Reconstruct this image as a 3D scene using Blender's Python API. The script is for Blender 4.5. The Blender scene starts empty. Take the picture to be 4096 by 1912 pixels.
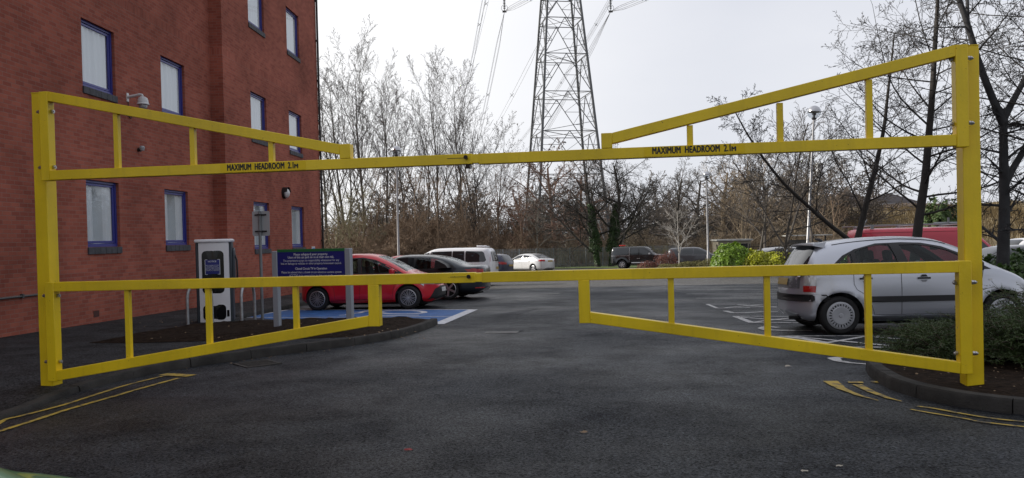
import bpy, bmesh, math, random
import numpy as np
from mathutils import Vector, Matrix, noise as mnoise

scene = bpy.context.scene
COL = scene.collection
R = math.radians

# ------------------------------------------------------------------ camera
CF, CROLL, CPITCH, CCY, CH, SLOPE = 3102.0, -0.0243, -0.0131, 988.7, 1.369, 0.0233
_F = Vector((0, math.cos(CPITCH), math.sin(CPITCH)))
_r = Vector((1, 0, 0)); _u = _r.cross(_F)
_R2 = _r * math.cos(CROLL) + _u * math.sin(CROLL)
_U2 = -_r * math.sin(CROLL) + _u * math.cos(CROLL)
EYE = Vector((0, 0, CH))
cam_data = bpy.data.cameras.new("camera")
cam = bpy.data.objects.new("camera", cam_data); COL.objects.link(cam)
mw = Matrix((( _R2.x, _U2.x, -_F.x, 0), (_R2.y, _U2.y, -_F.y, 0), (_R2.z, _U2.z, -_F.z, CH), (0, 0, 0, 1)))
cam.matrix_world = mw
cam_data.sensor_width = 36.0
cam_data.lens = 36.0 * CF / 4096.0
cam_data.shift_y = (CCY - 956.0) / 4096.0
cam_data.clip_start = 0.05; cam_data.clip_end = 4000
scene.camera = cam

# ------------------------------------------------------------------ world and sun
SUN_EL, SUN_AZ = R(27), R(-82)          # azimuth measured from +Y towards +X
sun_dir = Vector((math.sin(SUN_AZ) * math.cos(SUN_EL), math.cos(SUN_AZ) * math.cos(SUN_EL), math.sin(SUN_EL)))
world = bpy.data.worlds.new("World"); scene.world = world; world.use_nodes = True
nt = world.node_tree; nt.nodes.clear()
def wn(t, **k):
    n = nt.nodes.new(t)
    for a, b in k.items(): setattr(n, a, b)
    return n
out = wn("ShaderNodeOutputWorld"); bg = wn("ShaderNodeBackground"); bg.inputs[1].default_value = 0.1
sky = wn("ShaderNodeTexSky"); sky.sky_type = 'NISHITA'; sky.sun_disc = False
sky.sun_elevation = SUN_EL; sky.sun_rotation = SUN_AZ
tc = wn("ShaderNodeTexCoord")
mp = wn("ShaderNodeMapping"); mp.inputs[3].default_value = (1.0, 1.0, 3.0)
nz = wn("ShaderNodeTexNoise"); nz.inputs[2].default_value = 1.6; nz.inputs[3].default_value = 5; nz.inputs[4].default_value = 0.5
nt.links.new(tc.outputs[0], mp.inputs[0]); nt.links.new(mp.outputs[0], nz.inputs[0])
ramp = wn("ShaderNodeValToRGB")
ramp.color_ramp.elements[0].position = 0.3; ramp.color_ramp.elements[0].color = (7.3, 7.55, 8.4, 1)
ramp.color_ramp.elements[1].position = 0.75; ramp.color_ramp.elements[1].color = (8.9, 9.0, 9.5, 1)
nt.links.new(nz.outputs[0], ramp.inputs[0])
dotn = wn("ShaderNodeVectorMath", operation='DOT_PRODUCT'); dotn.inputs[1].default_value = Vector((-0.42, 0.80, 0.43)).normalized()
nt.links.new(tc.outputs[0], dotn.inputs[0])
mr = wn("ShaderNodeMapRange"); mr.inputs[1].default_value = 0.72; mr.inputs[2].default_value = 1.0; mr.inputs[3].default_value = 0; mr.inputs[4].default_value = 1
mr.interpolation_type = 'SMOOTHSTEP'
nt.links.new(dotn.outputs["Value"], mr.inputs[0])
mg = wn("ShaderNodeMixRGB"); mg.inputs[2].default_value = (12.0, 11.9, 11.9, 1)
nt.links.new(mr.outputs[0], mg.inputs[0]); nt.links.new(ramp.outputs[0], mg.inputs[1])
mx = wn("ShaderNodeMixRGB"); mx.inputs[0].default_value = 0.9
nt.links.new(sky.outputs[0], mx.inputs[1]); nt.links.new(mg.outputs[0], mx.inputs[2])
# cloud is brightest in the sun's half of the sky and duller behind the camera
mr2 = wn("ShaderNodeMapRange"); mr2.interpolation_type = 'SMOOTHSTEP'; mr2.inputs[1].default_value = -0.75; mr2.inputs[2].default_value = 0.55; mr2.inputs[3].default_value = 0.72; mr2.inputs[4].default_value = 1.0
nt.links.new(dotn.outputs["Value"], mr2.inputs[0])
vsc = wn("ShaderNodeVectorMath", operation='SCALE'); nt.links.new(mx.outputs[0], vsc.inputs[0]); nt.links.new(mr2.outputs[0], vsc.inputs["Scale"])
nt.links.new(vsc.outputs[0], bg.inputs[0]); nt.links.new(bg.outputs[0], out.inputs[0])

sl = bpy.data.lights.new("sun", 'SUN'); sl.energy = 4.6; sl.angle = R(1.5); sl.color = (1.0, 0.94, 0.84)
so = bpy.data.objects.new("sun", sl); COL.objects.link(so)
so.rotation_euler = sun_dir.to_track_quat('Z', 'Y').to_euler()
so.location = (0, 0, 60)

vs = scene.view_settings
vs.view_transform = 'Standard'; vs.look = 'None'; vs.exposure = 0.0; vs.gamma = 1.0; vs.use_curve_mapping = False
scene.cycles.max_bounces = 6; scene.cycles.transparent_max_bounces = 12
scene.cycles.caustics_reflective = False; scene.cycles.caustics_refractive = False

# ------------------------------------------------------------------ materials
MATS = {}
def mat(name, col, rough=0.6, metal=0.0, var=0.0, vscale=3.0, bump=0.0, bscale=20.0, spec=0.5, coat=0.0, grime=0.0, trans=0.0, emis=None):
    if name in MATS: return MATS[name]
    m = bpy.data.materials.new(name); m.use_nodes = True; MATS[name] = m
    n = m.node_tree.nodes; l = m.node_tree.links; b = n["Principled BSDF"]
    b.inputs["Base Color"].default_value = (*col, 1); b.inputs["Roughness"].default_value = rough
    b.inputs["Metallic"].default_value = metal; b.inputs["Specular IOR Level"].default_value = spec
    if coat: b.inputs["Coat Weight"].default_value = coat; b.inputs["Coat Roughness"].default_value = 0.04
    tcn = n.new("ShaderNodeTexCoord")
    if var:
        t = n.new("ShaderNodeTexNoise"); t.inputs["Scale"].default_value = vscale; t.inputs["Detail"].default_value = 6
        l.new(tcn.outputs["Object"], t.inputs["Vector"])
        r = n.new("ShaderNodeValToRGB")
        r.color_ramp.elements[0].position = 0.3; r.color_ramp.elements[1].position = 0.7
        r.color_ramp.elements[0].color = (*[max(0, c * (1 - var)) for c in col], 1)
        r.color_ramp.elements[1].color = (*[min(1, c * (1 + var)) for c in col], 1)
        l.new(t.outputs[0], r.inputs[0]); l.new(r.outputs[0], b.inputs["Base Color"])
    if grime:       # thin dirty streaks running down and small rusty specks
        mpg = n.new("ShaderNodeMapping"); mpg.inputs[3].default_value = (7, 7, 0.9); l.new(tcn.outputs["Object"], mpg.inputs[0])
        g1 = n.new("ShaderNodeTexNoise"); g1.inputs["Scale"].default_value = 3; g1.inputs["Detail"].default_value = 8; l.new(mpg.outputs[0], g1.inputs["Vector"])
        g2 = n.new("ShaderNodeMapRange"); g2.inputs[1].default_value = .50; g2.inputs[2].default_value = .75; g2.inputs[4].default_value = grime; l.new(g1.outputs[0], g2.inputs[0])
        m1 = n.new("ShaderNodeMixRGB"); m1.inputs[2].default_value = (col[0] * .35, col[1] * .33, col[2] * 1.5 + .01, 1); l.new(g2.outputs[0], m1.inputs[0])
        if b.inputs["Base Color"].links: l.new(b.inputs["Base Color"].links[0].from_socket, m1.inputs[1])
        else: m1.inputs[1].default_value = (*col, 1)
        g3 = n.new("ShaderNodeTexNoise"); g3.inputs["Scale"].default_value = 55; g3.inputs["Detail"].default_value = 3; l.new(tcn.outputs["Object"], g3.inputs["Vector"])
        g4 = n.new("ShaderNodeMapRange"); g4.inputs[1].default_value = .72; g4.inputs[2].default_value = .76; g4.inputs[4].default_value = .8; l.new(g3.outputs[0], g4.inputs[0])
        m2 = n.new("ShaderNodeMixRGB"); m2.inputs[2].default_value = (.10, .035, .012, 1); l.new(g4.outputs[0], m2.inputs[0]); l.new(m1.outputs[0], m2.inputs[1]); l.new(m2.outputs[0], b.inputs["Base Color"])
    if bump:
        t2 = n.new("ShaderNodeTexNoise"); t2.inputs["Scale"].default_value = bscale; t2.inputs["Detail"].default_value = 4
        l.new(tcn.outputs["Object"], t2.inputs["Vector"])
        bp = n.new("ShaderNodeBump"); bp.inputs["Strength"].default_value = bump; bp.inputs["Distance"].default_value = 0.02
        l.new(t2.outputs[0], bp.inputs["Height"]); l.new(bp.outputs[0], b.inputs["Normal"])
    if trans:
        tr = n.new("ShaderNodeBsdfTranslucent"); tr.inputs[0].default_value = (*[min(1, c * 1.2) for c in col], 1)
        ms = n.new("ShaderNodeMixShader"); ms.inputs[0].default_value = trans
        l.new(b.outputs[0], ms.inputs[1]); l.new(tr.outputs[0], ms.inputs[2]); l.new(ms.outputs[0], n["Material Output"].inputs[0])
    return m

def glass_mat(name, tint, refl=1.0, ior=1.6):
    if name in MATS: return MATS[name]
    m = bpy.data.materials.new(name); m.use_nodes = True; MATS[name] = m
    n = m.node_tree.nodes; l = m.node_tree.links; n.clear()
    o = n.new("ShaderNodeOutputMaterial"); t = n.new("ShaderNodeBsdfTransparent"); t.inputs[0].default_value = (*tint, 1)
    g = n.new("ShaderNodeBsdfGlossy"); g.inputs["Roughness"].default_value = 0.02; g.inputs[0].default_value = (0.95 * refl, 0.98 * refl, refl, 1)
    lw = n.new("ShaderNodeLayerWeight"); lw.inputs[0].default_value = 0.5      # Schlick reflectance, alike from both faces
    pw_ = n.new("ShaderNodeMath"); pw_.operation = 'POWER'; pw_.inputs[1].default_value = 5.0; l.new(lw.outputs["Facing"], pw_.inputs[0])
    f0 = ((ior - 1) / (ior + 1)) ** 2
    fr = n.new("ShaderNodeMapRange"); fr.inputs[3].default_value = f0; fr.inputs[4].default_value = 1.0; l.new(pw_.outputs[0], fr.inputs[0])
    x = n.new("ShaderNodeMixShader"); l.new(fr.outputs[0], x.inputs[0]); l.new(t.outputs[0], x.inputs[1]); l.new(g.outputs[0], x.inputs[2]); l.new(x.outputs[0], o.inputs[0])
    return m

# ------------------------------------------------------------------ mesh helpers
class MB:
    def __init__(s): s.v = []; s.f = []; s.mi = []; s.m = 0
    def add(s, vs_, fs):
        k = len(s.v); s.v.extend([tuple(p) for p in vs_]); s.f.extend([tuple(i + k for i in f) for f in fs]); s.mi.extend([s.m] * len(fs)); return s
    def box(s, c, d, rot=None):
        x, y, z = d[0] / 2, d[1] / 2, d[2] / 2
        P = [Vector((a * x, b * y, e * z)) for a in (-1, 1) for b in (-1, 1) for e in (-1, 1)]
        if rot is not None: P = [rot @ p for p in P]
        c = Vector(c)
        return s.add([p + c for p in P], [(0, 1, 3, 2), (4, 6, 7, 5), (0, 4, 5, 1), (2, 3, 7, 6), (0, 2, 6, 4), (1, 5, 7, 3)])
    def bx(s, x0, x1, y0, y1, z0, z1): return s.box(((x0 + x1) / 2, (y0 + y1) / 2, (z0 + z1) / 2), (abs(x1 - x0), abs(y1 - y0), abs(z1 - z0)))
    def prism(s, poly, axis, a, b):
        """poly: 2D points, extruded along axis between a and b; axis 'y': poly=(x,z); 'z': (x,y); 'x': (y,z)"""
        def mk(p, t):
            return {'y': (p[0], t, p[1]), 'z': (p[0], p[1], t), 'x': (t, p[0], p[1])}[axis]
        n = len(poly)
        V = [mk(p, a) for p in poly] + [mk(p, b) for p in poly]
        F = [tuple(range(n)), tuple(range(2 * n - 1, n - 1, -1))] + [(i, i + n, (i + 1) % n + n, (i + 1) % n) for i in range(n)]
        return s.add(V, F)
    def tube(s, pts, r, k=8, cap=True):
        pts = [Vector(p) for p in pts]; n = len(pts)
        rr = r if isinstance(r, (list, tuple)) else [r] * n
        V = []; side = None
        for i, p in enumerate(pts):
            d = (pts[min(i + 1, n - 1)] - pts[max(i - 1, 0)]).normalized()
            if side is None:
                side = d.orthogonal().normalized()
            side = (side - d * side.dot(d)).normalized(); up = d.cross(side)
            for j in range(k):
                a = 2 * math.pi * j / k; V.append(p + (side * math.cos(a) + up * math.sin(a)) * rr[i])
        F = [(i * k + j, i * k + (j + 1) % k, (i + 1) * k + (j + 1) % k, (i + 1) * k + j) for i in range(n - 1) for j in range(k)]
        if cap: F += [tuple(range(k - 1, -1, -1)), tuple((n - 1) * k + j for j in range(k))]
        return s.add(V, F)
    def lathe(s, prof, k=32, M=None, close=False):
        """prof: (radius, axial z) points revolved round Z"""
        V = []; n = len(prof)
        for (r_, z) in prof:
            for j in range(k):
                a = 2 * math.pi * j / k; V.append(Vector((r_ * math.cos(a), r_ * math.sin(a), z)))
        if M is not None: V = [M @ v for v in V]
        F = [(i * k + j, i * k + (j + 1) % k, (i + 1) * k + (j + 1) % k, (i + 1) * k + j) for i in range(n - 1) for j in range(k)]
        if close: F += [((n - 1) * k + j, (n - 1) * k + (j + 1) % k, (j + 1) % k, j) for j in range(k)]
        return s.add(V, F)
    def build(s, name, m, parent=None, smooth=False, bevel=0.0, sharp=30, fix=True, **props):
        me = bpy.data.meshes.new(name); me.from_pydata(s.v, [], s.f); 
        ms = m if isinstance(m, (list, tuple)) else [m]
        for q in ms: me.materials.append(q)
        if len(ms) > 1: me.polygons.foreach_set("material_index", s.mi)
        if fix:
            bm = bmesh.new(); bm.from_mesh(me); bmesh.ops.recalc_face_normals(bm, faces=bm.faces); bm.to_mesh(me); bm.free()
        if smooth or bevel:
            me.polygons.foreach_set("use_smooth", [True] * len(me.polygons)); me.set_sharp_from_angle(angle=R(sharp))
        me.update()
        o = bpy.data.objects.new(name, me); COL.objects.link(o)
        if parent is not None: o.parent = parent
        if bevel:
            b = o.modifiers.new("bevel", 'BEVEL'); b.width = bevel; b.segments = 2; b.limit_method = 'ANGLE'; b.angle_limit = R(30)
            b.harden_normals = False
        return o

def big_mesh(name, V, F, m, parent=None, smooth=False):
    """V (n,3) array, F (m,3 or 4) array -> object"""
    me = bpy.data.meshes.new(name); V = np.asarray(V, dtype=np.float32); F = np.asarray(F, dtype=np.int32)
    me.vertices.add(len(V)); me.vertices.foreach_set("co", V.ravel())
    k = F.shape[1]
    me.loops.add(F.size); me.loops.foreach_set("vertex_index", F.ravel())
    me.polygons.add(len(F)); me.polygons.foreach_set("loop_start", np.arange(0, F.size, k, dtype=np.int32))
    if smooth: me.polygons.foreach_set("use_smooth", np.ones(len(F), dtype=bool))
    me.update(calc_edges=True); me.validate()
    me.materials.append(m)
    o = bpy.data.objects.new(name, me); COL.objects.link(o)
    if parent is not None: o.parent = parent
    return o

def tag(o, label=None, cat=None, group=None, kind=None):
    if label: o["label"] = label
    if cat: o["category"] = cat
    if group: o["group"] = group
    if kind: o["kind"] = kind
    return o
def empty(name, loc=(0, 0, 0), rz=0.0, label=None, cat=None, group=None):
    o = bpy.data.objects.new(name, None); COL.objects.link(o); o.location = loc; o.rotation_euler = (0, 0, rz); o.empty_display_size = 0.2
    return tag(o, label, cat, group)
def copy_tree(o, parent=None):
    c = o.copy(); COL.objects.link(c); c.parent = parent
    for ch in list(o.children): copy_tree(ch, c)
    return c

FLAT_Y = 82.0
def gz(x, y):
    """height of the ground: one plane falling gently away from the camera, levelling out behind the fence"""
    return -SLOPE * min(y, FLAT_Y)
def ray(px, py): return _F + _R2 * ((px - 2048) / CF) - _U2 * ((py - CCY) / CF)
def G(px, py, h=0.0):
    """point of the sloping ground (raised by h) that a measured photo pixel falls on"""
    d = ray(px, py); t = (-CH + h) / (d.z + SLOPE * d.y); return EYE + d * t
def at(px, py, y):
    """point at depth y on the sight line of a measured photo pixel"""
    d = ray(px, py); return EYE + d * (y / d.y)
def place(o, x, y, rz=0.0, dz=0.0, sc=1.0):
    """stand a thing on the slope with its heading rz"""
    M = Matrix.Translation((x, y, gz(x, y) + dz)) @ Matrix.Rotation(-math.atan(SLOPE) if y < FLAT_Y else 0, 4, 'X') @ Matrix.Rotation(rz, 4, 'Z')
    o.location = M.to_translation(); o.rotation_euler = M.to_euler(); o.scale = (sc, sc, sc); return o

def text_mesh(body, size, m, name, parent, bold=0.0, extrude=0.001, align='CENTER', sx=1.0, spacing=1.0, line=1.0):
    cu = bpy.data.curves.new(name, 'FONT'); cu.body = body; cu.size = size; cu.align_x = align; cu.align_y = 'CENTER'
    cu.extrude = extrude; cu.space_character = spacing; cu.space_line = line; cu.resolution_u = 3
    o = bpy.data.objects.new(name + "_tmp", cu); COL.objects.link(o)
    dg = bpy.context.evaluated_depsgraph_get(); me = bpy.data.meshes.new_from_object(o.evaluated_get(dg))
    bpy.data.objects.remove(o); bpy.data.curves.remove(cu)
    for v in me.vertices: v.co.x *= sx
    if bold:        # heavier strokes: the outline repeated a hair to each side, each copy a hair further back
        bmx = bmesh.new(); bmx.from_mesh(me); src = bmx.copy(); bmx.free(); acc = bmesh.new()
        for k, (dx, dy) in enumerate(((0, 0), (1, 0), (-1, 0), (0, .7), (0, -.7))):
            c_ = src.copy(); bmesh.ops.translate(c_, verts=c_.verts, vec=(dx * bold, dy * bold, -.00012 * k)); tm = bpy.data.meshes.new("t"); c_.to_mesh(tm); c_.free(); acc.from_mesh(tm); bpy.data.meshes.remove(tm)
        acc.to_mesh(me); acc.free(); src.free()
    me.materials.clear(); me.materials.append(m); me.name = name
    q = bpy.data.objects.new(name, me); COL.objects.link(q); q.parent = parent
    return q

def boolean(obj, cutter_mb, cm=None):
    c = cutter_mb.build("cutter_tmp", cm or obj.data.materials[0])
    c.matrix_world = obj.matrix_world
    md = obj.modifiers.new("b", 'BOOLEAN'); md.operation = 'DIFFERENCE'; md.object = c; md.solver = 'EXACT'; md.material_mode = 'TRANSFER'
    dg = bpy.context.evaluated_depsgraph_get(); dg.update()
    me = bpy.data.meshes.new_from_object(obj.evaluated_get(dg))
    obj.modifiers.clear(); old = obj.data; obj.data = me; me.name = old.name
    bpy.data.objects.remove(c)
    me.polygons.foreach_set("use_smooth", [True] * len(me.polygons)); me.set_sharp_from_angle(angle=R(35))
# ------------------------------------------------------------------ ground surfaces
def asphalt_mat(name, base, patch=0.35, rough=(0.55, 0.85), speck=0.8, joints=False):
    m = bpy.data.materials.new(name); m.use_nodes = True; n = m.node_tree.nodes; l = m.node_tree.links; b = n["Principled BSDF"]; b.inputs["Specular Tint"].default_value = (0.80, 0.89, 1.0, 1)
    t = n.new("ShaderNodeTexCoord")
    big = n.new("ShaderNodeTexNoise"); big.inputs["Scale"].default_value = 0.22; big.inputs["Detail"].default_value = 5; big.inputs["Roughness"].default_value = 0.6
    mid = n.new("ShaderNodeTexNoise"); mid.inputs["Scale"].default_value = 1.3; mid.inputs["Detail"].default_value = 6; mid.inputs["Roughness"].default_value = 0.7
    fine = n.new("ShaderNodeTexNoise"); fine.inputs["Scale"].default_value = 48; fine.inputs["Detail"].default_value = 5; fine.inputs["Roughness"].default_value = 0.8
    vor = n.new("ShaderNodeTexVoronoi"); vor.inputs["Scale"].default_value = 75
    for q in (big, mid, fine, vor): l.new(t.outputs["Object"], q.inputs["Vector"])
    rb = n.new("ShaderNodeMapRange"); rb.inputs[1].default_value = 0.35; rb.inputs[2].default_value = 0.68; rb.inputs[3].default_value = 1 - patch; rb.inputs[4].default_value = 1 + patch
    l.new(big.outputs[0], rb.inputs[0])
    rm = n.new("ShaderNodeMapRange"); rm.inputs[1].default_value = 0.3; rm.inputs[2].default_value = 0.7; rm.inputs[3].default_value = 0.8; rm.inputs[4].default_value = 1.2
    l.new(mid.outputs[0], rm.inputs[0])
    rf = n.new("ShaderNodeMapRange"); rf.inputs[1].default_value = 0.3; rf.inputs[2].default_value = 0.72; rf.inputs[3].default_value = 1 - speck; rf.inputs[4].default_value = 1 + speck * 1.3
    l.new(fine.outputs[0], rf.inputs[0])
    vc = n.new("ShaderNodeSeparateColor"); l.new(vor.outputs["Color"], vc.inputs[0])
    rv = n.new("ShaderNodeMapRange"); rv.inputs[1].default_value = 0.82; rv.inputs[2].default_value = 1.0; rv.inputs[3].default_value = 1.0; rv.inputs[4].default_value = 4.5
    l.new(vc.outputs[0], rv.inputs[0])
    def mul(a, c):
        q = n.new("ShaderNodeMath"); q.operation = 'MULTIPLY'; l.new(a, q.inputs[0]); l.new(c, q.inputs[1]); return q.outputs[0]
    k = mul(mul(mul(rb.outputs[0], rm.outputs[0]), rf.outputs[0]), rv.outputs[0])
    cc = n.new("ShaderNodeVectorMath"); cc.operation = 'SCALE'; cc.inputs[0].default_value = base; l.new(k, cc.inputs["Scale"])
    l.new(cc.outputs[0], b.inputs["Base Color"])
    # every stone catches the sky differently; damp patches shine as a whole
    sp1 = n.new("ShaderNodeMapRange"); sp1.inputs[1].default_value = 0.36; sp1.inputs[2].default_value = 0.66; sp1.inputs[3].default_value = 0.0; sp1.inputs[4].default_value = 1.0; l.new(fine.outputs[0], sp1.inputs[0])
    sp2 = n.new("ShaderNodeMapRange"); sp2.inputs[1].default_value = 0.0; sp2.inputs[2].default_value = 1.0; sp2.inputs[3].default_value = 0.15; sp2.inputs[4].default_value = 1.25; l.new(vc.outputs[1], sp2.inputs[0])
    sp3 = n.new("ShaderNodeMapRange"); sp3.inputs[1].default_value = 0.38; sp3.inputs[2].default_value = 0.62; sp3.inputs[3].default_value = 1.75; sp3.inputs[4].default_value = 0.5; l.new(mid.outputs[0], sp3.inputs[0])
    l.new(mul(mul(sp1.outputs[0], sp2.outputs[0]), sp3.outputs[0]), b.inputs["Specular IOR Level"])
    rr = n.new("ShaderNodeMapRange"); rr.inputs[1].default_value = 0.35; rr.inputs[2].default_value = 0.65; rr.inputs[3].default_value = rough[0]; rr.inputs[4].default_value = rough[1]
    l.new(big.outputs[0], rr.inputs[0]); l.new(rr.outputs[0], b.inputs["Roughness"])
    bp = n.new("ShaderNodeBump"); bp.inputs["Strength"].default_value = 1.0; bp.inputs["Distance"].default_value = 0.02
    l.new(fine.outputs[0], bp.inputs["Height"]); l.new(bp.outputs[0], b.inputs["Normal"])
    return m
ASPH = asphalt_mat("asphalt", (0.0085, 0.0095, 0.0120), patch=.55, rough=(0.36, 0.72))
ASPH2 = asphalt_mat("asphalt_sunlit", (0.060, 0.056, 0.050), patch=.2, rough=(0.5, 0.7))  # sunlight on the far surface painted in as a paler base colour
PAVE = asphalt_mat("pavement_asphalt", (0.012, 0.0125, 0.0127), patch=0.25, rough=(0.6, 0.85))
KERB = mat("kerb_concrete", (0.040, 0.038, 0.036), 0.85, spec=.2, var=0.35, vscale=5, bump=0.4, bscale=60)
KERB_SUN = mat("kerb_concrete_sunlit", (0.26, 0.24, 0.21), 0.85, var=0.25, vscale=5, bump=0.3, bscale=60)  # paler copy of the kerb concrete, sunshine put into the colour
SOIL = mat("soil", (0.020, 0.013, 0.009), 0.95, spec=.08, var=0.6, vscale=14, bump=1.0, bscale=30)
GRASS = mat("grass", (0.09, 0.13, 0.035), 0.9, var=0.4, vscale=8, bump=0.8, bscale=60)

def sheet(name, pts, m, h=0.004, z_of=None, parent=None):
    """flat polygon following the slope, h above it"""
    mb = MB(); V = [(p[0], p[1], gz(p[0], p[1]) + h) for p in pts]; mb.add(V, [tuple(range(len(V)))])
    o = mb.build(name, m, parent)
    if o.data.polygons[0].normal.z < 0: o.data.flip_normals()
    return o

# asphalt sheet (falls to FLAT_Y), then open land to the horizon
mb = MB(); xs = (-60, -20, 0, 20, 60); ys = (-15, 5, 25, 50, FLAT_Y)
mb.add([(x, y, gz(x, y)) for y in ys for x in xs], [(j * 5 + i, j * 5 + i + 1, (j + 1) * 5 + i + 1, (j + 1) * 5 + i) for j in range(4) for i in range(4)])
tag(mb.build("car_park_ground", ASPH), kind="structure")
mb = MB()
LAND = mat("rough_land", (0.075, 0.065, 0.035), 0.95, var=0.4, vscale=0.2)
xs2 = [-2500, -400, -120, -60, -20, 0, 20, 60, 120, 400, 2500]; ys2 = [FLAT_Y, 110, 160, 260, 500, 1200, 3000]
def land_z(x, y):
    z = -SLOPE * FLAT_Y
    if y > 110: z += min(1, (y - 110) / 160) * (2.0 + (4.0 if x > 20 else 0))
    return z
mb.add([(x, y, land_z(x, y)) for y in ys2 for x in xs2], [(j * 11 + i, j * 11 + i + 1, (j + 1) * 11 + i + 1, (j + 1) * 11 + i) for j in range(6) for i in range(10)])
tag(mb.build("open_land", LAND, smooth=True), kind="structure")
# paler asphalt over the far half, the sunlit band's brightness put into its colour
o = sheet("sunlit_asphalt", [(-5.9, 31.6), (19, 29.6), (30, 29.0), (44, 40), (44, FLAT_Y), (-40, FLAT_Y), (-40, 41), (-5.9, 41)], ASPH2, 0.0035); tag(o, kind="structure")
mb = MB()   # land beyond the car park on both sides and behind
for (x0, x1) in ((-2500, -60), (60, 2500)):
    mb.add([(x0, -400, 0.3), (x1, -400, 0.3), (x1, FLAT_Y, gz(0, FLAT_Y)), (x0, FLAT_Y, gz(0, FLAT_Y))], [(0, 1, 2, 3)])
mb.add([(-60, -400, .3), (60, -400, .3), (60, -15, gz(0, -15)), (-60, -15, gz(0, -15))], [(0, 1, 2, 3)])
tag(mb.build("surrounding_ground", LAND), kind="structure")

def smooth_line(P, n=6):
    """Catmull-Rom through P"""
    P = [Vector(p) for p in P]; Q = []
    for i in range(len(P) - 1):
        p0, p1, p2, p3 = P[max(i - 1, 0)], P[i], P[i + 1], P[min(i + 2, len(P) - 1)]
        for k in range(n):
            t = k / n; Q.append(0.5 * ((2 * p1) + (p2 - p0) * t + (2 * p0 - 5 * p1 + 4 * p2 - p3) * t * t + (3 * p1 - p0 - 3 * p2 + p3) * t ** 3))
    Q.append(P[-1]); return Q

def kerb_strip(name, line, width, top, m, inward, joints=0.9):
    """kerb stones along a line of ground points (top edge, road side); inward = +1 left of travel; top: height per point or number"""
    L0 = [Vector((p[0], p[1])) for p in line]; n = len(L0); V = []; F = []
    tp0 = top if isinstance(top, list) else [top] * n
    cum = [0.0]
    for a, b in zip(L0, L0[1:]): cum.append(cum[-1] + (b - a).length)
    def pt(s_):
        for i in range(len(cum) - 1):
            if s_ <= cum[i + 1]: f = (s_ - cum[i]) / max(1e-9, cum[i + 1] - cum[i]); return L0[i].lerp(L0[i + 1], f), tp0[i] + (tp0[i + 1] - tp0[i]) * f
        return L0[-1], tp0[-1]
    ns = max(1, round(cum[-1] / joints)); kr = random.Random(int(cum[-1] * 10)); mb = MB()
    for q in range(ns):          # separate stones with open joints
        a_, b_ = cum[-1] * q / ns + .005, cum[-1] * (q + 1) / ns - .005; sub_ = [pt(a_ + (b_ - a_) * i / 6) for i in range(7)]; jz = kr.uniform(-.003, .003); jo = kr.uniform(-.004, .004)
        L = [p for p, _ in sub_]; tops = [t + jz for _, t in sub_]; n = 7; V = []; F = []
        kerb_stone(mb, L, tops, width, inward, jo)
    o = mb.build(name, m, smooth=True, sharp=40); tag(o, kind="structure"); return o
def kerb_stone(mb, L, tops, width, inward, jo):
    n = len(L); V = []; F = []
    for i, p in enumerate(L):
        d = (L[min(i + 1, n - 1)] - L[max(i - 1, 0)]).normalized(); nn = Vector((-d.y, d.x)) * inward
        g = gz(p.x, p.y); t = tops[i]; q = p + nn * width
        p = p + nn * jo
        for (w, h) in ((-0.012, -0.05), (0.0, max(0.0, t - 0.02)), (0.018, t), (width, t + 0.002), (width, -0.05)):
            a = p + nn * w; V.append((a.x, a.y, gz(a.x, a.y) + h))
    for i in range(n - 1):
        for j in range(4): F.append((i * 5 + j, (i + 1) * 5 + j, (i + 1) * 5 + j + 1, i * 5 + j + 1))
    F += [(0, 1, 2, 3, 4), tuple((n - 1) * 5 + j for j in range(5))]
    mb.add(V, F)

# left kerb: dropped beside the post, rising to the nose of the planting bed
lk = [(-4.45, 2.0), (-4.60, 5.5), (-4.62, 7.0), (-4.72, 8.6), (-4.30, 10.05), (-3.55, 11.05), (-2.95, 11.75), (-2.35, 12.55), (-1.90, 13.55), (-1.62, 15.0), (-1.55, 15.75)]
LK = smooth_line([(x, y, 0) for x, y in lk], 5)
tops = [0.035 if i < 12 else min(0.12, 0.035 + (i - 12) * 0.012) for i in range(len(LK))]
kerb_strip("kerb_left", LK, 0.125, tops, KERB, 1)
edge = []
for i, p in enumerate(LK):
    d = (LK[min(i + 1, len(LK) - 1)] - LK[max(i - 1, 0)]).normalized(); q = p + Vector((-d.y, d.x, 0)) * 0.12; edge.append((q.x, q.y))
# planting bed back edge + kerb of the footway along the building
back = [G(1700, 1281, .1), G(1400, 1281, .1), G(1250, 1284, .1), G(1010, 1290, .1)]
# footway polygon as a raised slab
fw = edge + [(-2.0, 16.2)] + [(back[1].x, back[1].y), (back[2].x, back[2].y), (back[3].x, back[3].y), (-6.62, 18.3), (-6.5, 21.0), (-6.15, 34.0), (-6.1, 40.0), (-14, 40.0), (-14, 2.0)]
def slab(name, pts, m, tops=0.1, kind="structure"):
    n = len(pts); hs = tops if isinstance(tops, list) else [tops] * n
    mb = MB(); V = [(p[0], p[1], gz(*p[:2]) + h) for p, h in zip(pts, hs)] + [(p[0], p[1], gz(*p[:2]) - 0.1) for p in pts]
    mb.add(V, [tuple(range(n))] + [(i, i + n, (i + 1) % n + n, (i + 1) % n) for i in range(n)])
    o = mb.build(name, m); tag(o, kind=kind); return o
tsl = [min(t, 0.1) for t in tops]
o = slab("footway", fw, PAVE, tops=tsl + [0.1] * (len(fw) - len(edge)))
bm = bmesh.new(); bm.from_mesh(o.data); bmesh.ops.triangulate(bm, faces=bm.faces); bm.to_mesh(o.data); bm.free()
kerb_strip("footway_kerb", smooth_line([(-6.55, 18.3, 0), (-6.4, 21.0, 0), (-6.1, 30, 0), (-6.0, 40.0, 0)], 3), 0.125, 0.12, KERB, 1)

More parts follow.
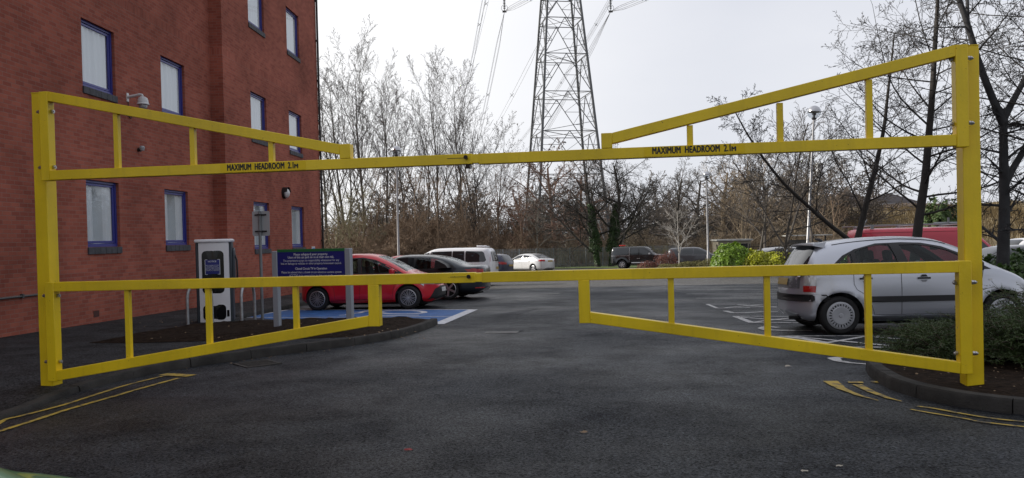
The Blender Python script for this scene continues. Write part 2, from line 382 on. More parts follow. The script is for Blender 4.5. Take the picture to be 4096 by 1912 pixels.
# bed of bark soil left, lumpy
def lumpy_bed(name, poly, m, h, res=0.16, amp=0.05, mound=0.06, seed=1):
    from mathutils.geometry import intersect_point_line
    P = [Vector((p[0], p[1])) for p in poly]; n = len(P)
    def inside(x, y):
        c = False
        for i in range(n):
            a, b = P[i], P[(i + 1) % n]
            if (a.y > y) != (b.y > y) and x < (b.x - a.x) * (y - a.y) / (b.y - a.y) + a.x: c = not c
        return c
    bmx = bmesh.new(); vs_ = [bmx.verts.new((p.x, p.y, 0)) for p in P]; f = bmx.faces.new(vs_)
    x0, x1 = min(p.x for p in P), max(p.x for p in P); y0, y1 = min(p.y for p in P), max(p.y for p in P)
    for k in range(1, int((x1 - x0) / res) + 1):
        bmesh.ops.bisect_plane(bmx, geom=bmx.verts[:] + bmx.edges[:] + bmx.faces[:], plane_co=(x0 + k * res, 0, 0), plane_no=(1, 0, 0))
    for k in range(1, int((y1 - y0) / res) + 1):
        bmesh.ops.bisect_plane(bmx, geom=bmx.verts[:] + bmx.edges[:] + bmx.faces[:], plane_co=(0, y0 + k * res, 0), plane_no=(0, 1, 0))
    for v in bmx.verts:
        d = min(math.dist(intersect_point_line(v.co.xy.to_3d(), P[i].to_3d(), P[(i + 1) % n].to_3d())[0].xy, v.co.xy) if 0 <= intersect_point_line(v.co.xy.to_3d(), P[i].to_3d(), P[(i + 1) % n].to_3d())[1] <= 1 else 9 for i in range(n))
        e = min(1, d / 0.35)
        v.co.z = gz(v.co.x, v.co.y) + h + e * (mound + amp * mnoise.noise(Vector((v.co.x * 3.1 + seed, v.co.y * 3.1, seed))) + amp * 0.5 * mnoise.noise(Vector((v.co.x * 9, v.co.y * 9, seed + 4))))
    me = bpy.data.meshes.new(name); bmx.to_mesh(me); bmx.free(); me.materials.append(m)
    me.polygons.foreach_set("use_smooth", [True] * len(me.polygons))
    o = bpy.data.objects.new(name, me); COL.objects.link(o); tag(o, kind="structure")
    if me.polygons[0].normal.z < 0: me.flip_normals()
    return o
bed1px = [(350, 1373), (560, 1372), (930, 1362), (1120, 1360), (1400, 1353), (1494, 1358), (1600, 1322), (1700, 1300), (1725, 1284), (1690, 1277), (1400, 1277), (1250, 1279), (1010, 1290), (800, 1300), (560, 1335)]
bed1 = [G(a, b, .1) for a, b in bed1px[:4]] + [Vector((p[0] - .03, p[1], 0)) for p in edge if 12.5 < p[1] < 15.6] + [G(a, b, .1) for a, b in bed1px[9:]]
lumpy_bed("soil_bed", bed1, SOIL, 0.104, seed=3)
# kerb behind bed at the blue bay
kerb_strip("bed_back_kerb", [G(1735, 1284, .1), G(1400, 1278, .1), G(1230, 1281, .1), G(1000, 1287, .1)], 0.1, 0.112, KERB, 1)

# right kerb and bed
rk = [(3.90, 8.6), (3.72, 8.1), (3.64, 7.72), (3.58, 7.38), (3.585, 7.05), (3.64, 6.75), (3.78, 6.43), (4.06, 6.12), (4.6, 5.85), (5.6, 5.75), (9.0, 5.7)]
RK = smooth_line([(x, y, 0) for x, y in rk], 5)
kerb_strip("kerb_right", RK, 0.125, 0.12, KERB, 1)
re = []
for i, p in enumerate(RK):
    d = (RK[min(i + 1, len(RK) - 1)] - RK[max(i - 1, 0)]).normalized(); q = p + Vector((-d.y, d.x, 0)) * 0.12; re.append((q.x, q.y))
bed2 = re + [(9.0, 10.3), (5.9, 10.2), (5.1, 9.9), (4.35, 9.3)]
lumpy_bed("soil_bed_right", bed2, SOIL, 0.09, res=0.2, seed=8, mound=0.0, amp=0.04)

# ------------------------------------------------------------------ painted markings
def paint_mat(name, col, wear=0.5):
    m = bpy.data.materials.new(name); m.use_nodes = True; n = m.node_tree.nodes; l = m.node_tree.links; b = n["Principled BSDF"]
    t = n.new("ShaderNodeTexCoord"); a = n.new("ShaderNodeTexNoise"); a.inputs["Scale"].default_value = 9; a.inputs["Detail"].default_value = 8; a.inputs["Roughness"].default_value = 0.75
    l.new(t.outputs["Object"], a.inputs["Vector"])
    r = n.new("ShaderNodeValToRGB"); r.color_ramp.elements[0].position = 0.5 - 0.12 + (wear - .5) * .3; r.color_ramp.elements[1].position = 0.5 + 0.02 + (wear - .5) * .3
    r.color_ramp.elements[0].color = (0.045, 0.045, 0.05, 1); r.color_ramp.elements[1].color = (*col, 1)
    l.new(a.outputs[0], r.inputs[0]); l.new(r.outputs[0], b.inputs["Base Color"]); b.inputs["Roughness"].default_value = 0.7
    a2 = n.new("ShaderNodeTexNoise"); a2.inputs["Scale"].default_value = 50; l.new(t.outputs["Object"], a2.inputs["Vector"])
    bp = n.new("ShaderNodeBump"); bp.inputs["Strength"].default_value = 0.4; bp.inputs["Distance"].default_value = 0.01; l.new(a2.outputs[0], bp.inputs["Height"]); l.new(bp.outputs[0], b.inputs["Normal"])
    return m
YEL_LINE = paint_mat("yellow_line_paint", (0.46, 0.32, 0.04), 0.52)
WHITE_LINE = paint_mat("white_line_paint", (0.50, 0.50, 0.50), 0.38)
WHITE_NEW = mat("white_bay_paint", (0.62, 0.64, 0.68), 0.7, var=0.25, vscale=12)
BLUE_BAY = mat("blue_bay_paint", (0.022, 0.115, 0.34), 0.7, var=0.25, vscale=4, bump=0.3, bscale=50)
FR = random.Random(5)
def strip_on_ground(mb, P, w, h):
    """ribbon of width w (number, or one per point) through ground points"""
    P = [Vector((p[0], p[1])) for p in P]; n = len(P); V = []
    ws = w if isinstance(w, list) else [w] * n
    Q, W2 = [], []                      # resample and fray the edges a little
    for i in range(n - 1):
        k = max(1, min(60, int((P[i + 1] - P[i]).length / .045)))
        for j in range(k): Q.append(P[i].lerp(P[i + 1], j / k)); W2.append((ws[i] + (ws[i + 1] - ws[i]) * j / k) + FR.uniform(-.012, .006))
    Q.append(P[-1]); W2.append(ws[-1]); P, ws, n = Q, W2, len(Q)
    for i, p in enumerate(P):
        d = (P[min(i + 1, n - 1)] - P[max(i - 1, 0)]).normalized(); nn = Vector((-d.y, d.x)) * ws[i] / 2
        for q in (p - nn, p + nn): V.append((q.x, q.y, gz(q.x, q.y) + h))
    mb.add(V, [(2 * i, 2 * i + 2, 2 * i + 3, 2 * i + 1) for i in range(n - 1)])
def px_strip(mb, pts, w, h=0.008, sm=False):
    P = [G(a, b) for a, b in pts]
    if sm: P = smooth_line([(p.x, p.y, 0) for p in P], 6)
    strip_on_ground(mb, P, w, h)
c1 = lambda x, y: (x / 1.258, 1200 + y / 1.258)
c4 = lambda x, y: (3300 + x / 3.005, 1350 + y / 3.005)
c5 = lambda x, y: (2000 + x / 2.404, 800 + y / 2.404)
c6 = lambda x, y: (2900 + x / 2.0033, 850 + y / 2.0033)
def up(mb, name, m):
    o = mb.build(name, m, fix=False); bm = bmesh.new(); bm.from_mesh(o.data)
    for f in bm.faces:
        f.normal_update()
        if f.normal.z < 0: f.normal_flip()
    bm.to_mesh(o.data); bm.free(); tag(o, kind="structure"); return o
mb = MB()
inner = [(-60, 660)] + [(20, 608), (100, 588), (250, 550), (350, 522), (500, 473), (640, 430), (780, 395), (850, 378)]
outer = [(-60, 680)] + [(10, 660), (100, 632), (230, 590), (370, 545), (530, 500), (700, 450), (900, 395)]
px_strip(mb, [c1(*p) for p in inner], 0.055, sm=True); px_strip(mb, [c1(*p) for p in outer], 0.060, sm=True)
px_strip(mb, [c1(820, 376), c1(965, 384)], 0.16, 0.0088)
px_strip(mb, [c4(60, 530), c4(200, 620), c4(400, 700), c4(640, 765)], [0.15, 0.09, 0.05, 0.02], sm=False)
px_strip(mb, [c4(380, 570), c4(560, 660), c4(760, 735), c4(920, 775)], [0.09, 0.075, 0.05, 0.02])
px_strip(mb, [c4(275, 543), c4(460, 548)], 0.10, 0.0088); px_strip(mb, [c4(555, 540), c4(645, 542)], 0.09)
px_strip(mb, [c4(1110, 835), c4(1300, 860), c4(1600, 915), c4(2000, 980), c4(2392, 1020), c4(2900, 1050)], 0.035, sm=True)
px_strip(mb, [c4(1030, 872), c4(1270, 915), c4(1690, 985), c4(1860, 1020), c4(2392, 1082), c4(2900, 1120)], 0.035, sm=True)
up(mb, "yellow_line_markings", YEL_LINE)
# blue bay
c3 = lambda x, y: (1200 + x / 2.671, 900 + y / 2.671)
bayL = [G(985, 1268), G(1147, 1241), G(*c3(1858, 906)), G(*c3(1475, 1062)), G(1690, 1300), G(1300, 1300)]
o = sheet("blue_bay_marking", bayL, BLUE_BAY, 0.004); tag(o, kind="structure")
mb = MB()
px_strip(mb, [c3(0, 909), c3(900, 907), c3(1850, 906)], 0.10)
px_strip(mb, [(985, 1271), c3(0, 991), c3(800, 985), c3(1640, 979)], 0.07)
px_strip(mb, [c3(1850, 906), c3(1475, 1062)], 0.26, 0.0085)
px_strip(mb, [(1147, 1241), (985, 1269)], 0.10)
ring = [c3(1090 + 240 * math.cos(a), 934 + 19 * math.sin(a)) for a in np.linspace(-2.9, 2.9, 30)]
px_strip(mb, ring, 0.16)
px_strip(mb, [c3(860, 968), c3(1000, 970), c3(1270, 966)], 0.12, 0.0085)
px_strip(mb, [c3(850, 1000), c3(950, 1002), c3(1060, 1008)], 0.22)
for a, b_, w in ((420, 968, .10), (560, 948, .12), (590, 935, .10), (640, 930, .08)):
    px_strip(mb, [c3(a, b_), c3(a + 70, b_ - 4), c3(a + 120, b_ - 16)], w, 0.0085)
up(mb, "white_bay_markings", WHITE_NEW)
# white lines on the right-hand bays
mb = MB()
LW = 0.09
def W5(*p): px_strip(mb, [c5(*q) for q in p], LW)
def W6(*p, w=LW, h=0.008): px_strip(mb, [c6(*q) for q in p], w, h)
for y_, x_ in ((812, 1660), (835, 1690), (862, 1700), (905, 1790), (946, 1890)):
    a = G(*c5(x_, y_)); px_strip(mb, [c5(x_, y_), c5(x_ + 700, y_ + 0)], LW); 
    px_strip(mb, [c5(x_ + 700, y_), c5(x_ + 1900, y_ - 3)], LW)
W5((1990, 1003), (2404, 1004)); W5((1990, 1003), (2090, 1043)); W5((2090, 1043), (2404, 1036), )
W6((170, 760), (415, 757)); W6((0, 765), (300, 737), (420, 735)); W6((100, 740), (415, 762), h=.0086)
W6((0, 790), (60, 805), (160, 806), (300, 797), w=.12); W6((300, 797), (425, 797), h=.0086)
W6((80, 833), (300, 834), (580, 836)); W6((80, 833), (215, 885), w=.13); W6((215, 885), (400, 886), (620, 887)); W6((215, 885), (330, 868), (560, 845), h=.0086); W6((120, 840), (330, 858), (600, 872), h=.0091)
W6((430, 925), (330, 915), (290, 930), (330, 943), (560, 952), w=.13); W6((330, 943), (700, 950), h=.0086)
W6((440, 993), (1000, 992), (1760, 994), w=.07); W6((440, 993), (640, 1015), (820, 1050), w=.15); W6((800, 1050), (950, 1026), (1140, 993), w=.09, h=.0086)
W6((560, 997), (1000, 1040), (1430, 1083), h=.0091); W6((830, 1083), (1200, 1083), (1430, 1084)); W6((1200, 1000), (1540, 1032), h=.0086); W6((1430, 1084), (1560, 1045), (1730, 1012), w=.13, h=.0095)
px_strip(mb, [c4(190, 245), c4(100, 255), c4(150, 283), c4(300, 310), c4(500, 326), c4(770, 332)], [.1, .16, .12, .08, .07, .09])
up(mb, "white_line_markings", WHITE_LINE)
SEAMM = mat("asphalt_seam", (0.006, 0.006, 0.007), .7)
mb = MB(); px_strip(mb, [(1690, 1400), (1900, 1455), (2048, 1478), (2600, 1492), (3180, 1497)], .010, .0045, sm=True); px_strip(mb, [(1950, 1226), (2150, 1205), (2600, 1190)], .03, .0045); px_strip(mb, [(1900, 1330), (2250, 1322), (2420, 1310)], .02, .0045, sm=True)
up(mb, "asphalt_seam", SEAMM)
# patch of concrete set in the road, gully grate, seams
mb = MB(); px_strip(mb, [c3(1980, 1150), c3(2330, 1146)], 0.42, 0.006)
tag(up(mb, "concrete_patch", mat("patch_concrete", (0.16, 0.16, 0.155), 0.85, var=0.3, vscale=9, bump=.4)), kind="structure")
mb = MB(); px_strip(mb, [c5(400, 906), c5(570, 900)], 0.5, 0.006)
tag(up(mb, "concrete_patch_far", MATS["patch_concrete"]), kind="structure")
DARKP = asphalt_mat("asphalt_repair", (0.026, 0.026, 0.029), patch=0.2)
o = sheet("asphalt_repair_strip", [G(*c3(1990, 1148)), G(*c3(2120, 1125)), G(*c3(2400, 1128)), G(*c3(2360, 1143))], DARKP, 0.0045); tag(o, kind="structure")
o = sheet("asphalt_repair_band", [G(1950, 1262), G(2100, 1240), G(2150, 1237), G(2080, 1258)], DARKP, 0.0045); tag(o, kind="structure")
g = G(1030, 1457); IRON = mat("cast_iron", (0.05, 0.048, 0.045), 0.6, 0.6, var=.4, vscale=20)
t = empty("gully_grate", (g.x, g.y, gz(g.x, g.y)), R(40), "cast iron slotted gully grate in the road below the left kerb", "drain cover")
mb = MB(); mb.bx(-.24, .24, -.24, -.2, .001, .014).bx(-.24, .24, .2, .24, .001, .014).bx(-.24, -.2, -.2, .2, .001, .014).bx(.2, .24, -.2, .2, .001, .014)
mb.build("frame", IRON, t)
mb = MB()
for i in range(7): mb.bx(-.2, .2, -.175 + i * .055, -.15 + i * .055, .002, .012)
mb.build("bars", IRON, t)
mb = MB(); mb.bx(-.2, .2, -.2, .2, .0005, .0015); mb.build("pit", mat("pit_black", (0.004, 0.004, 0.004), 1), t)
# grass verge in front of the far fence
vg = [G(2170, 1076), (10.0, 66.5), (16.0, 66.5), (16.0, 81.0), (-4.0, 81.0), (-2.5, 76.0)]
o = sheet("grass_verge", [(p[0], p[1]) for p in vg], GRASS, 0.05); tag(o, kind="structure")
# ------------------------------------------------------------------ brick building
def brick_mat(name, c1_, c2_, mortar, soldier=None):
    m = bpy.data.materials.new(name); m.use_nodes = True; n = m.node_tree.nodes; l = m.node_tree.links; b = n["Principled BSDF"]
    t = n.new("ShaderNodeTexCoord"); sx = n.new("ShaderNodeSeparateXYZ"); l.new(t.outputs["Object"], sx.inputs[0])
    ad = n.new("ShaderNodeMath"); ad.operation = 'ADD'; l.new(sx.outputs[0], ad.inputs[0]); l.new(sx.outputs[1], ad.inputs[1])
    cx = n.new("ShaderNodeCombineXYZ"); l.new(ad.outputs[0], cx.inputs[0]); l.new(sx.outputs[2], cx.inputs[1])
    def bt(vec, w, h):
        q = n.new("ShaderNodeTexBrick"); q.inputs["Scale"].default_value = 1; q.inputs["Brick Width"].default_value = w; q.inputs["Row Height"].default_value = h
        q.inputs["Mortar Size"].default_value = 0.006; q.inputs["Mortar Smooth"].default_value = 0.3; q.inputs["Bias"].default_value = -0.1
        q.inputs["Color1"].default_value = (*c1_, 1); q.inputs["Color2"].default_value = (*c2_, 1); q.inputs["Mortar"].default_value = (*mortar, 1); l.new(vec, q.inputs["Vector"]); return q
    q1 = bt(cx.outputs[0], 0.235, 0.083)
    cs = n.new("ShaderNodeCombineXYZ"); l.new(sx.outputs[2], cs.inputs[0]); l.new(ad.outputs[0], cs.inputs[1])
    q2 = bt(cs.outputs[0], 0.235, 0.078); q2.offset = 0.0
    # soldier courses at the window-head bands
    def band(z0, z1):
        a = n.new("ShaderNodeMath"); a.operation = 'GREATER_THAN'; a.inputs[1].default_value = z0; l.new(sx.outputs[2], a.inputs[0])
        c = n.new("ShaderNodeMath"); c.operation = 'LESS_THAN'; c.inputs[1].default_value = z1; l.new(sx.outputs[2], c.inputs[0])
        d = n.new("ShaderNodeMath"); d.operation = 'MULTIPLY'; l.new(a.outputs[0], d.inputs[0]); l.new(c.outputs[0], d.inputs[1]); return d.outputs[0]
    s1 = band(7.02, 7.255)
    mxn = n.new("ShaderNodeMixRGB"); l.new(s1, mxn.inputs[0]); l.new(q1.outputs[0], mxn.inputs[1]); l.new(q2.outputs[0], mxn.inputs[2])
    nz_ = n.new("ShaderNodeTexNoise"); nz_.inputs["Scale"].default_value = 0.5; nz_.inputs["Detail"].default_value = 7; nz_.inputs["Roughness"].default_value = 0.65; l.new(t.outputs["Object"], nz_.inputs["Vector"])
    mr_ = n.new("ShaderNodeMapRange"); mr_.inputs[1].default_value = .3; mr_.inputs[2].default_value = .7; mr_.inputs[3].default_value = .68; mr_.inputs[4].default_value = 1.25; l.new(nz_.outputs[0], mr_.inputs[0])
    sc_ = n.new("ShaderNodeVectorMath"); sc_.operation = 'SCALE'; l.new(mxn.outputs[0], sc_.inputs[0]); l.new(mr_.outputs[0], sc_.inputs["Scale"])
    l.new(sc_.outputs[0], b.inputs["Base Color"]); b.inputs["Roughness"].default_value = 0.9; b.inputs["Specular IOR Level"].default_value = 0.15
    bp = n.new("ShaderNodeBump"); bp.inputs["Strength"].default_value = 0.5; bp.inputs["Distance"].default_value = 0.008; bp.invert = True
    l.new(q1.outputs["Fac"], bp.inputs["Height"]); l.new(bp.outputs[0], b.inputs["Normal"])
    return m
BRICK = brick_mat("red_brick", (0.38, 0.118, 0.080), (0.27, 0.076, 0.054), (0.30, 0.165, 0.135))
BLUEF = mat("blue_window_frame", (0.035, 0.042, 0.26), 0.4, coat=.2)
SLATE = mat("sill_slate_brick", (0.055, 0.058, 0.068), 0.7, var=0.3, vscale=8)
CURT = mat("net_curtain", (0.80, 0.86, 0.89), 0.9)
ROOM = mat("room_wall", (0.75, 0.74, 0.70), 0.9)
WGLASS = glass_mat("window_glass", (0.97, 0.98, 0.99), 1.0, ior=2.1)
BLACKP = mat("black_plastic", (0.012, 0.012, 0.013), 0.45)
# local frame: X along the wall away from the camera, Y out of the wall (towards the car park), Z up
B_ANG = math.atan2(1, 0.0411)          # wall direction
bld = empty("brick_building", (-9.891 + 0.0411 * 0, 0, 0), B_ANG, "four storey red brick building with blue framed windows", "building")
WX = math.sqrt(1 + 0.0411 ** 2)
U = lambda y: y * WX                      # world depth along the wall -> local X
OUT = -1                                  # outward is local -Y
STEP = 0.382
y0w, yst, yend, HT = 3.0, 23.36, 33.25, 14.4
wins = []   # (x0, x1, z0, z1, far?)
for zf0, zf1, zn in ((1.37, 2.85, 0), (4.87, 6.35, 1), (8.37, 9.85, 2), (11.87, 13.35, 3)):
    for (a, b_) in ((13.35, 14.65), (16.83, 18.13), (20.31, 21.65)):
        if a < 14 : continue
        wins.append((U(a), U(b_), zf0, zf1, 0))
for zf0, zf1 in ((1.17, 2.75), (4.86, 6.38), (8.62, 10.3), (11.9, 13.5)):
    for (a, b_) in ((25.53, 26.98), (29.36, 30.87)): wins.append((U(a), U(b_), zf0, zf1, 1))
def wall_with_holes(mb, x0, x1, z0, z1, yo, holes, depth, thick_in):
    """front face at yo with rectangular openings, reveals going in by depth (towards +Y)"""
    xs_ = sorted({x0, x1} | {h[0] for h in holes} | {h[1] for h in holes}); zs_ = sorted({z0, z1} | {h[2] for h in holes} | {h[3] for h in holes})
    ix = {x: i for i, x in enumerate(xs_)}; iz = {z: i for i, z in enumerate(zs_)}; nx = len(xs_)
    V = [(x, yo, z) for z in zs_ for x in xs_]; F = []
    for i in range(len(xs_) - 1):
        for j in range(len(zs_) - 1):
            cx_, cz_ = (xs_[i] + xs_[i + 1]) / 2, (zs_[j] + zs_[j + 1]) / 2
            if any(h[0] < cx_ < h[1] and h[2] < cz_ < h[3] for h in holes): continue
            F.append((j * nx + i, j * nx + i + 1, (j + 1) * nx + i + 1, (j + 1) * nx + i))
    mb.add(V, F)
    for h in holes:
        a = [(h[0], h[2]), (h[1], h[2]), (h[1], h[3]), (h[0], h[3])]
        V = [(p[0], yo, p[1]) for p in a] + [(p[0], yo + depth, p[1]) for p in a]
        mb.add(V, [(i, (i + 1) % 4, (i + 1) % 4 + 4, i + 4) for i in range(4)])
mb = MB()
near = [(w[0], w[1], w[2], w[3]) for w in wins if not w[4]]; far = [(w[0], w[1], w[2], w[3]) for w in wins if w[4]]
wall_with_holes(mb, U(y0w), U(yst), -1.5, HT, 0, near, 0.16, 0)
wall_with_holes(mb, U(yst), U(yend), -1.5, HT, -STEP, far, 0.16, 0)
mb.add([(U(yst), 0, -1.5), (U(yst), -STEP, -1.5), (U(yst), -STEP, HT), (U(yst), 0, HT)], [(0, 1, 2, 3)])
mb.add([(U(yend), -STEP, -1.5), (U(yend), 11, -1.5), (U(yend), 11, HT), (U(yend), -STEP, HT)], [(0, 1, 2, 3)])
mb.add([(U(y0w), 0, -1.5), (U(y0w), 11, -1.5), (U(y0w), 11, HT), (U(y0w), 0, HT)], [(0, 1, 2, 3)])
mb.add([(U(y0w), 11, -1.5), (U(yend), 11, -1.5), (U(yend), 11, HT), (U(y0w), 11, HT)], [(0, 1, 2, 3)])
wallo = mb.build("wall", BRICK, bld, fix=False)
mb = MB(); mb.bx(U(y0w) - .25, U(yst) + .0, -.25, 11.25, HT, HT + .35); mb.bx(U(yst), U(yend) + .25, -STEP - .25, 11.25, HT + .001, HT + .352)
mb.build("roof", mat("roof_edge", (0.12, .12, .125), .7), bld)
rngw = random.Random(4)
def make_window(x0, x1, z0, z1, yo):
    f = MB(); d = 0.055; y = yo + 0.07
    f.bx(x0, x1, y, y + .07, z1 - d, z1).bx(x0, x1, y, y + .07, z0, z0 + d + .02).bx(x0, x0 + d, y, y + .07, z0 + d + .02, z1 - d).bx(x1 - d, x1, y, y + .07, z0 + d + .02, z1 - d)
    # opening sash, stepped inside the outer frame
    e = d + .012; s_ = .05
    f.bx(x0 + e, x1 - e, y + .02, y + .06, z1 - e - s_, z1 - e).bx(x0 + e, x1 - e, y + .02, y + .06, z0 + e + .02, z0 + e + s_ + .02)
    f.bx(x0 + e, x0 + e + s_, y + .02, y + .06, z0 + e + s_ + .02, z1 - e - s_).bx(x1 - e - s_, x1 - e, y + .02, y + .06, z0 + e + s_ + .02, z1 - e - s_)
    w = f.build("window", BLUEF, bld, bevel=.004)
    g = MB(); xa_, xb_, za_, zb_w = x0 + e + s_ - .004, x1 - e - s_ + .004, z0 + e + s_ + .016, z1 - e - s_ + .004; g.add([(xa_, y + .04, za_), (xb_, y + .04, za_), (xb_, y + .04, zb_w), (xa_, y + .04, zb_w)], [(0, 1, 2, 3)]); g.build("pane", WGLASS, w, fix=False)
    c = MB(); n = 60; V = []
    ph = rngw.random() * 9
    for i in range(n + 1):
        xx = x0 + .02 + (x1 - x0 - .04) * i / n; fx_ = i / n; yy = yo + (.50 if z0 < 2 and .36 < fx_ < .66 else .148) + .016 * math.sin(i * .62 + ph) + .010 * math.sin(i * .27 + ph * 2)
        V += [(xx, yy, z0 + .02), (xx, yy, z1 - .02)]
    c.add(V, [(2 * i, 2 * i + 2, 2 * i + 3, 2 * i + 1) for i in range(n)]); c.build("curtain", CURT, w, smooth=True, sharp=80, fix=False)
    r = MB(); r.add([(x0 - .02, yo + .16, z0 - .02), (x1 + .02, yo + .16, z0 - .02), (x1 + .02, yo + .16, z1 + .02), (x0 - .02, yo + .16, z1 + .02)] + [(x0 - .02, yo + 1.2, z0 - .02), (x1 + .02, yo + 1.2, z0 - .02), (x1 + .02, yo + 1.2, z1 + .02), (x0 - .02, yo + 1.2, z1 + .02)],
        [(0, 1, 5, 4), (1, 2, 6, 5), (2, 3, 7, 6), (3, 0, 4, 7), (4, 5, 6, 7)]); r.build("reveal", ROOM, w, fix=False)
    s = MB()
    k = max(2, round((x1 - x0 + .04) / .225)); bw = (x1 - x0 + .04) / k
    for i in range(k): s.bx(x0 - .02 + i * bw + .004, x0 - .02 + (i + 1) * bw - .004, yo - .035, yo + .069, z0 - .155, z0 - .003)
    s.build("sill", SLATE, w, bevel=.004)
for w in wins: make_window(w[0], w[1], w[2], w[3], -STEP if w[4] else 0)
# downpipe at the far corner, movement joint, air brick, cable conduit
dp = MB(); xx = U(yend) - .06; dp.tube([(xx, -STEP - .07, -.75), (xx, -STEP - .07, HT - .1)], .045, 10)
for k in range(9): dp.bx(xx - .07, xx + .07, -STEP - .075, -STEP - .001, -.3 + k * 1.7, -.24 + k * 1.7)
dp.build("downpipe", BLACKP, bld, smooth=True)
ab = MB(); ab.bx(U(16.96), U(17.17), -.008, .05, -.165, -.03)
for k in range(4): 
    pass
ab.build("air_brick", mat("air_brick_clay", (0.09, 0.035, 0.028), .9), bld)
cb = MB(); cb.tube([(U(3.2), -.03, .50), (U(14.2), -.03, .475), (U(15.2), -.03, .47)], .02, 8)
for k in range(5): cb.bx(U(6 + k * 2.15), U(6 + k * 2.15) + .05, -.055, -.002, .44, .52)
cb.build("cable_conduit", mat("conduit_grey", (0.07, .07, .07), .6), bld, smooth=True)

def on_wall(x, z, yo=0.0):
    """world point on the wall face"""
    return Matrix.Rotation(B_ANG, 4, 'Z') @ Vector((x, yo, z)) + Vector((-9.891, 0, 0))
WHITEP = mat("white_plastic", (0.62, 0.63, 0.64), 0.35)
GALV = mat("galvanised_steel", (0.42, 0.44, 0.46), 0.42, 0.75, var=.25, vscale=12)
# CCTV dome camera on a swan-neck bracket; local X along wall, -Y out of the wall
p = on_wall(U(18.62), 4.95)
t = empty("security_camera", p, B_ANG, "white dome security camera on a bracket on the brick wall below the first floor window", "camera")
mb = MB(); mb.bx(-.06, .06, -.03, 0, -.16, .12); mb.tube([(0, -.03, -.01), (0, -.42, .06), (0, -.50, .05), (0, -.53, 0.0)], [.05, .042, .04, .036], 12); mb.build("bracket", WHITEP, t, smooth=True, sharp=40)
M_ = Matrix.Translation((0, -.53, -.28))
mb = MB(); mb.lathe([(.0, .28), (.07, .27), (.14, .22), (.165, .14), (.17, .06), (.195, .03), (.195, .0), (.0, .0)], 28, M_); mb.build("housing", WHITEP, t, smooth=True)
mb = MB(); mb.lathe([(.13, 0), (.135, -.05), (.12, -.11), (.08, -.15), (.0, -.17)], 24, M_); mb.build("dome", mat("dome_smoke", (.35, .35, .36), .1, spec=.8), t, smooth=True)
mb = MB(); mb.bx(.05, .2, -.1, 0, -.62, -.40); mb.build("junction_box", WHITEP, t, bevel=.006)
mb = MB(); mb.tube([(0, -.03, -.16), (0, -.03, -.55), (.02, -.04, -.66), (.10, -.05, -.71), (.15, -.05, -.68), (.16, -.05, -.62)], .014, 6); mb.build("cable", BLACKP, t, smooth=True)
t.scale = (.72, .72, .72)
# small movement sensor
p = on_wall(U(19.05), 3.73)
t = empty("movement_sensor", p, B_ANG, "small grey and black sensor on the brick wall below the security camera", "sensor")
mb = MB(); mb.tube([(0, 0, 0), (0, -.07, 0)], .05, 12); mb.build("base", BLACKP, t, smooth=True)
mb = MB(); mb.lathe([(0, .07), (.05, .06), (.065, .02), (.05, -.05), (0, -.06)], 14, Matrix.Translation((0, -.1, .03))); mb.build("lens", mat("sensor_grey", (.35, .36, .38), .4), t, smooth=True)
# bulkhead lamp
p = on_wall(U(28.5), 3.18, -STEP)
t = empty("wall_lamp", p, B_ANG, "black bulkhead lamp with white diffuser between two ground floor windows", "lamp")
mb = MB(); mb.lathe([(.0, 0), (.21, 0), (.21, .07), (.19, .10), (.17, .10)], 28, Matrix.Rotation(R(90), 4, 'X')); mb.build("casing", BLACKP, t, smooth=True)
mb = MB(); mb.lathe([(.185, .085), (.175, .14), (.13, .19), (.07, .22), (0, .225)], 28, Matrix.Rotation(R(90), 4, 'X')); mb.build("diffuser", WHITEP, t, smooth=True)
mb = MB(); V = [];
for k in range(13):
    a = math.pi * k / 12; V += [(.217 * math.cos(a), 0, .217 * math.sin(a)), (.21 * math.cos(a), -.21, .04 + .18 * math.sin(a))]
mb.add(V, [(2 * i, 2 * i + 2, 2 * i + 3, 2 * i + 1) for i in range(12)]); mb.build("hood", BLACKP, t, smooth=True, fix=False)
# small blue notice near the corner
p = on_wall(U(31.95), 1.0, -STEP)
t = empty("wall_notice", p, B_ANG, "tiny blue and white notice plate on the brick wall beside the corner downpipe", "sign")
mb = MB(); mb.bx(-.2, .2, -.03, 0, -.18, .18); mb.build("plate", WHITEP, t)
mb = MB(); mb.bx(-.16, .16, -.034, -.03, -.15, .12); mb.build("blue_panel", mat("sign_lightblue", (.08, .25, .6), .5), t)

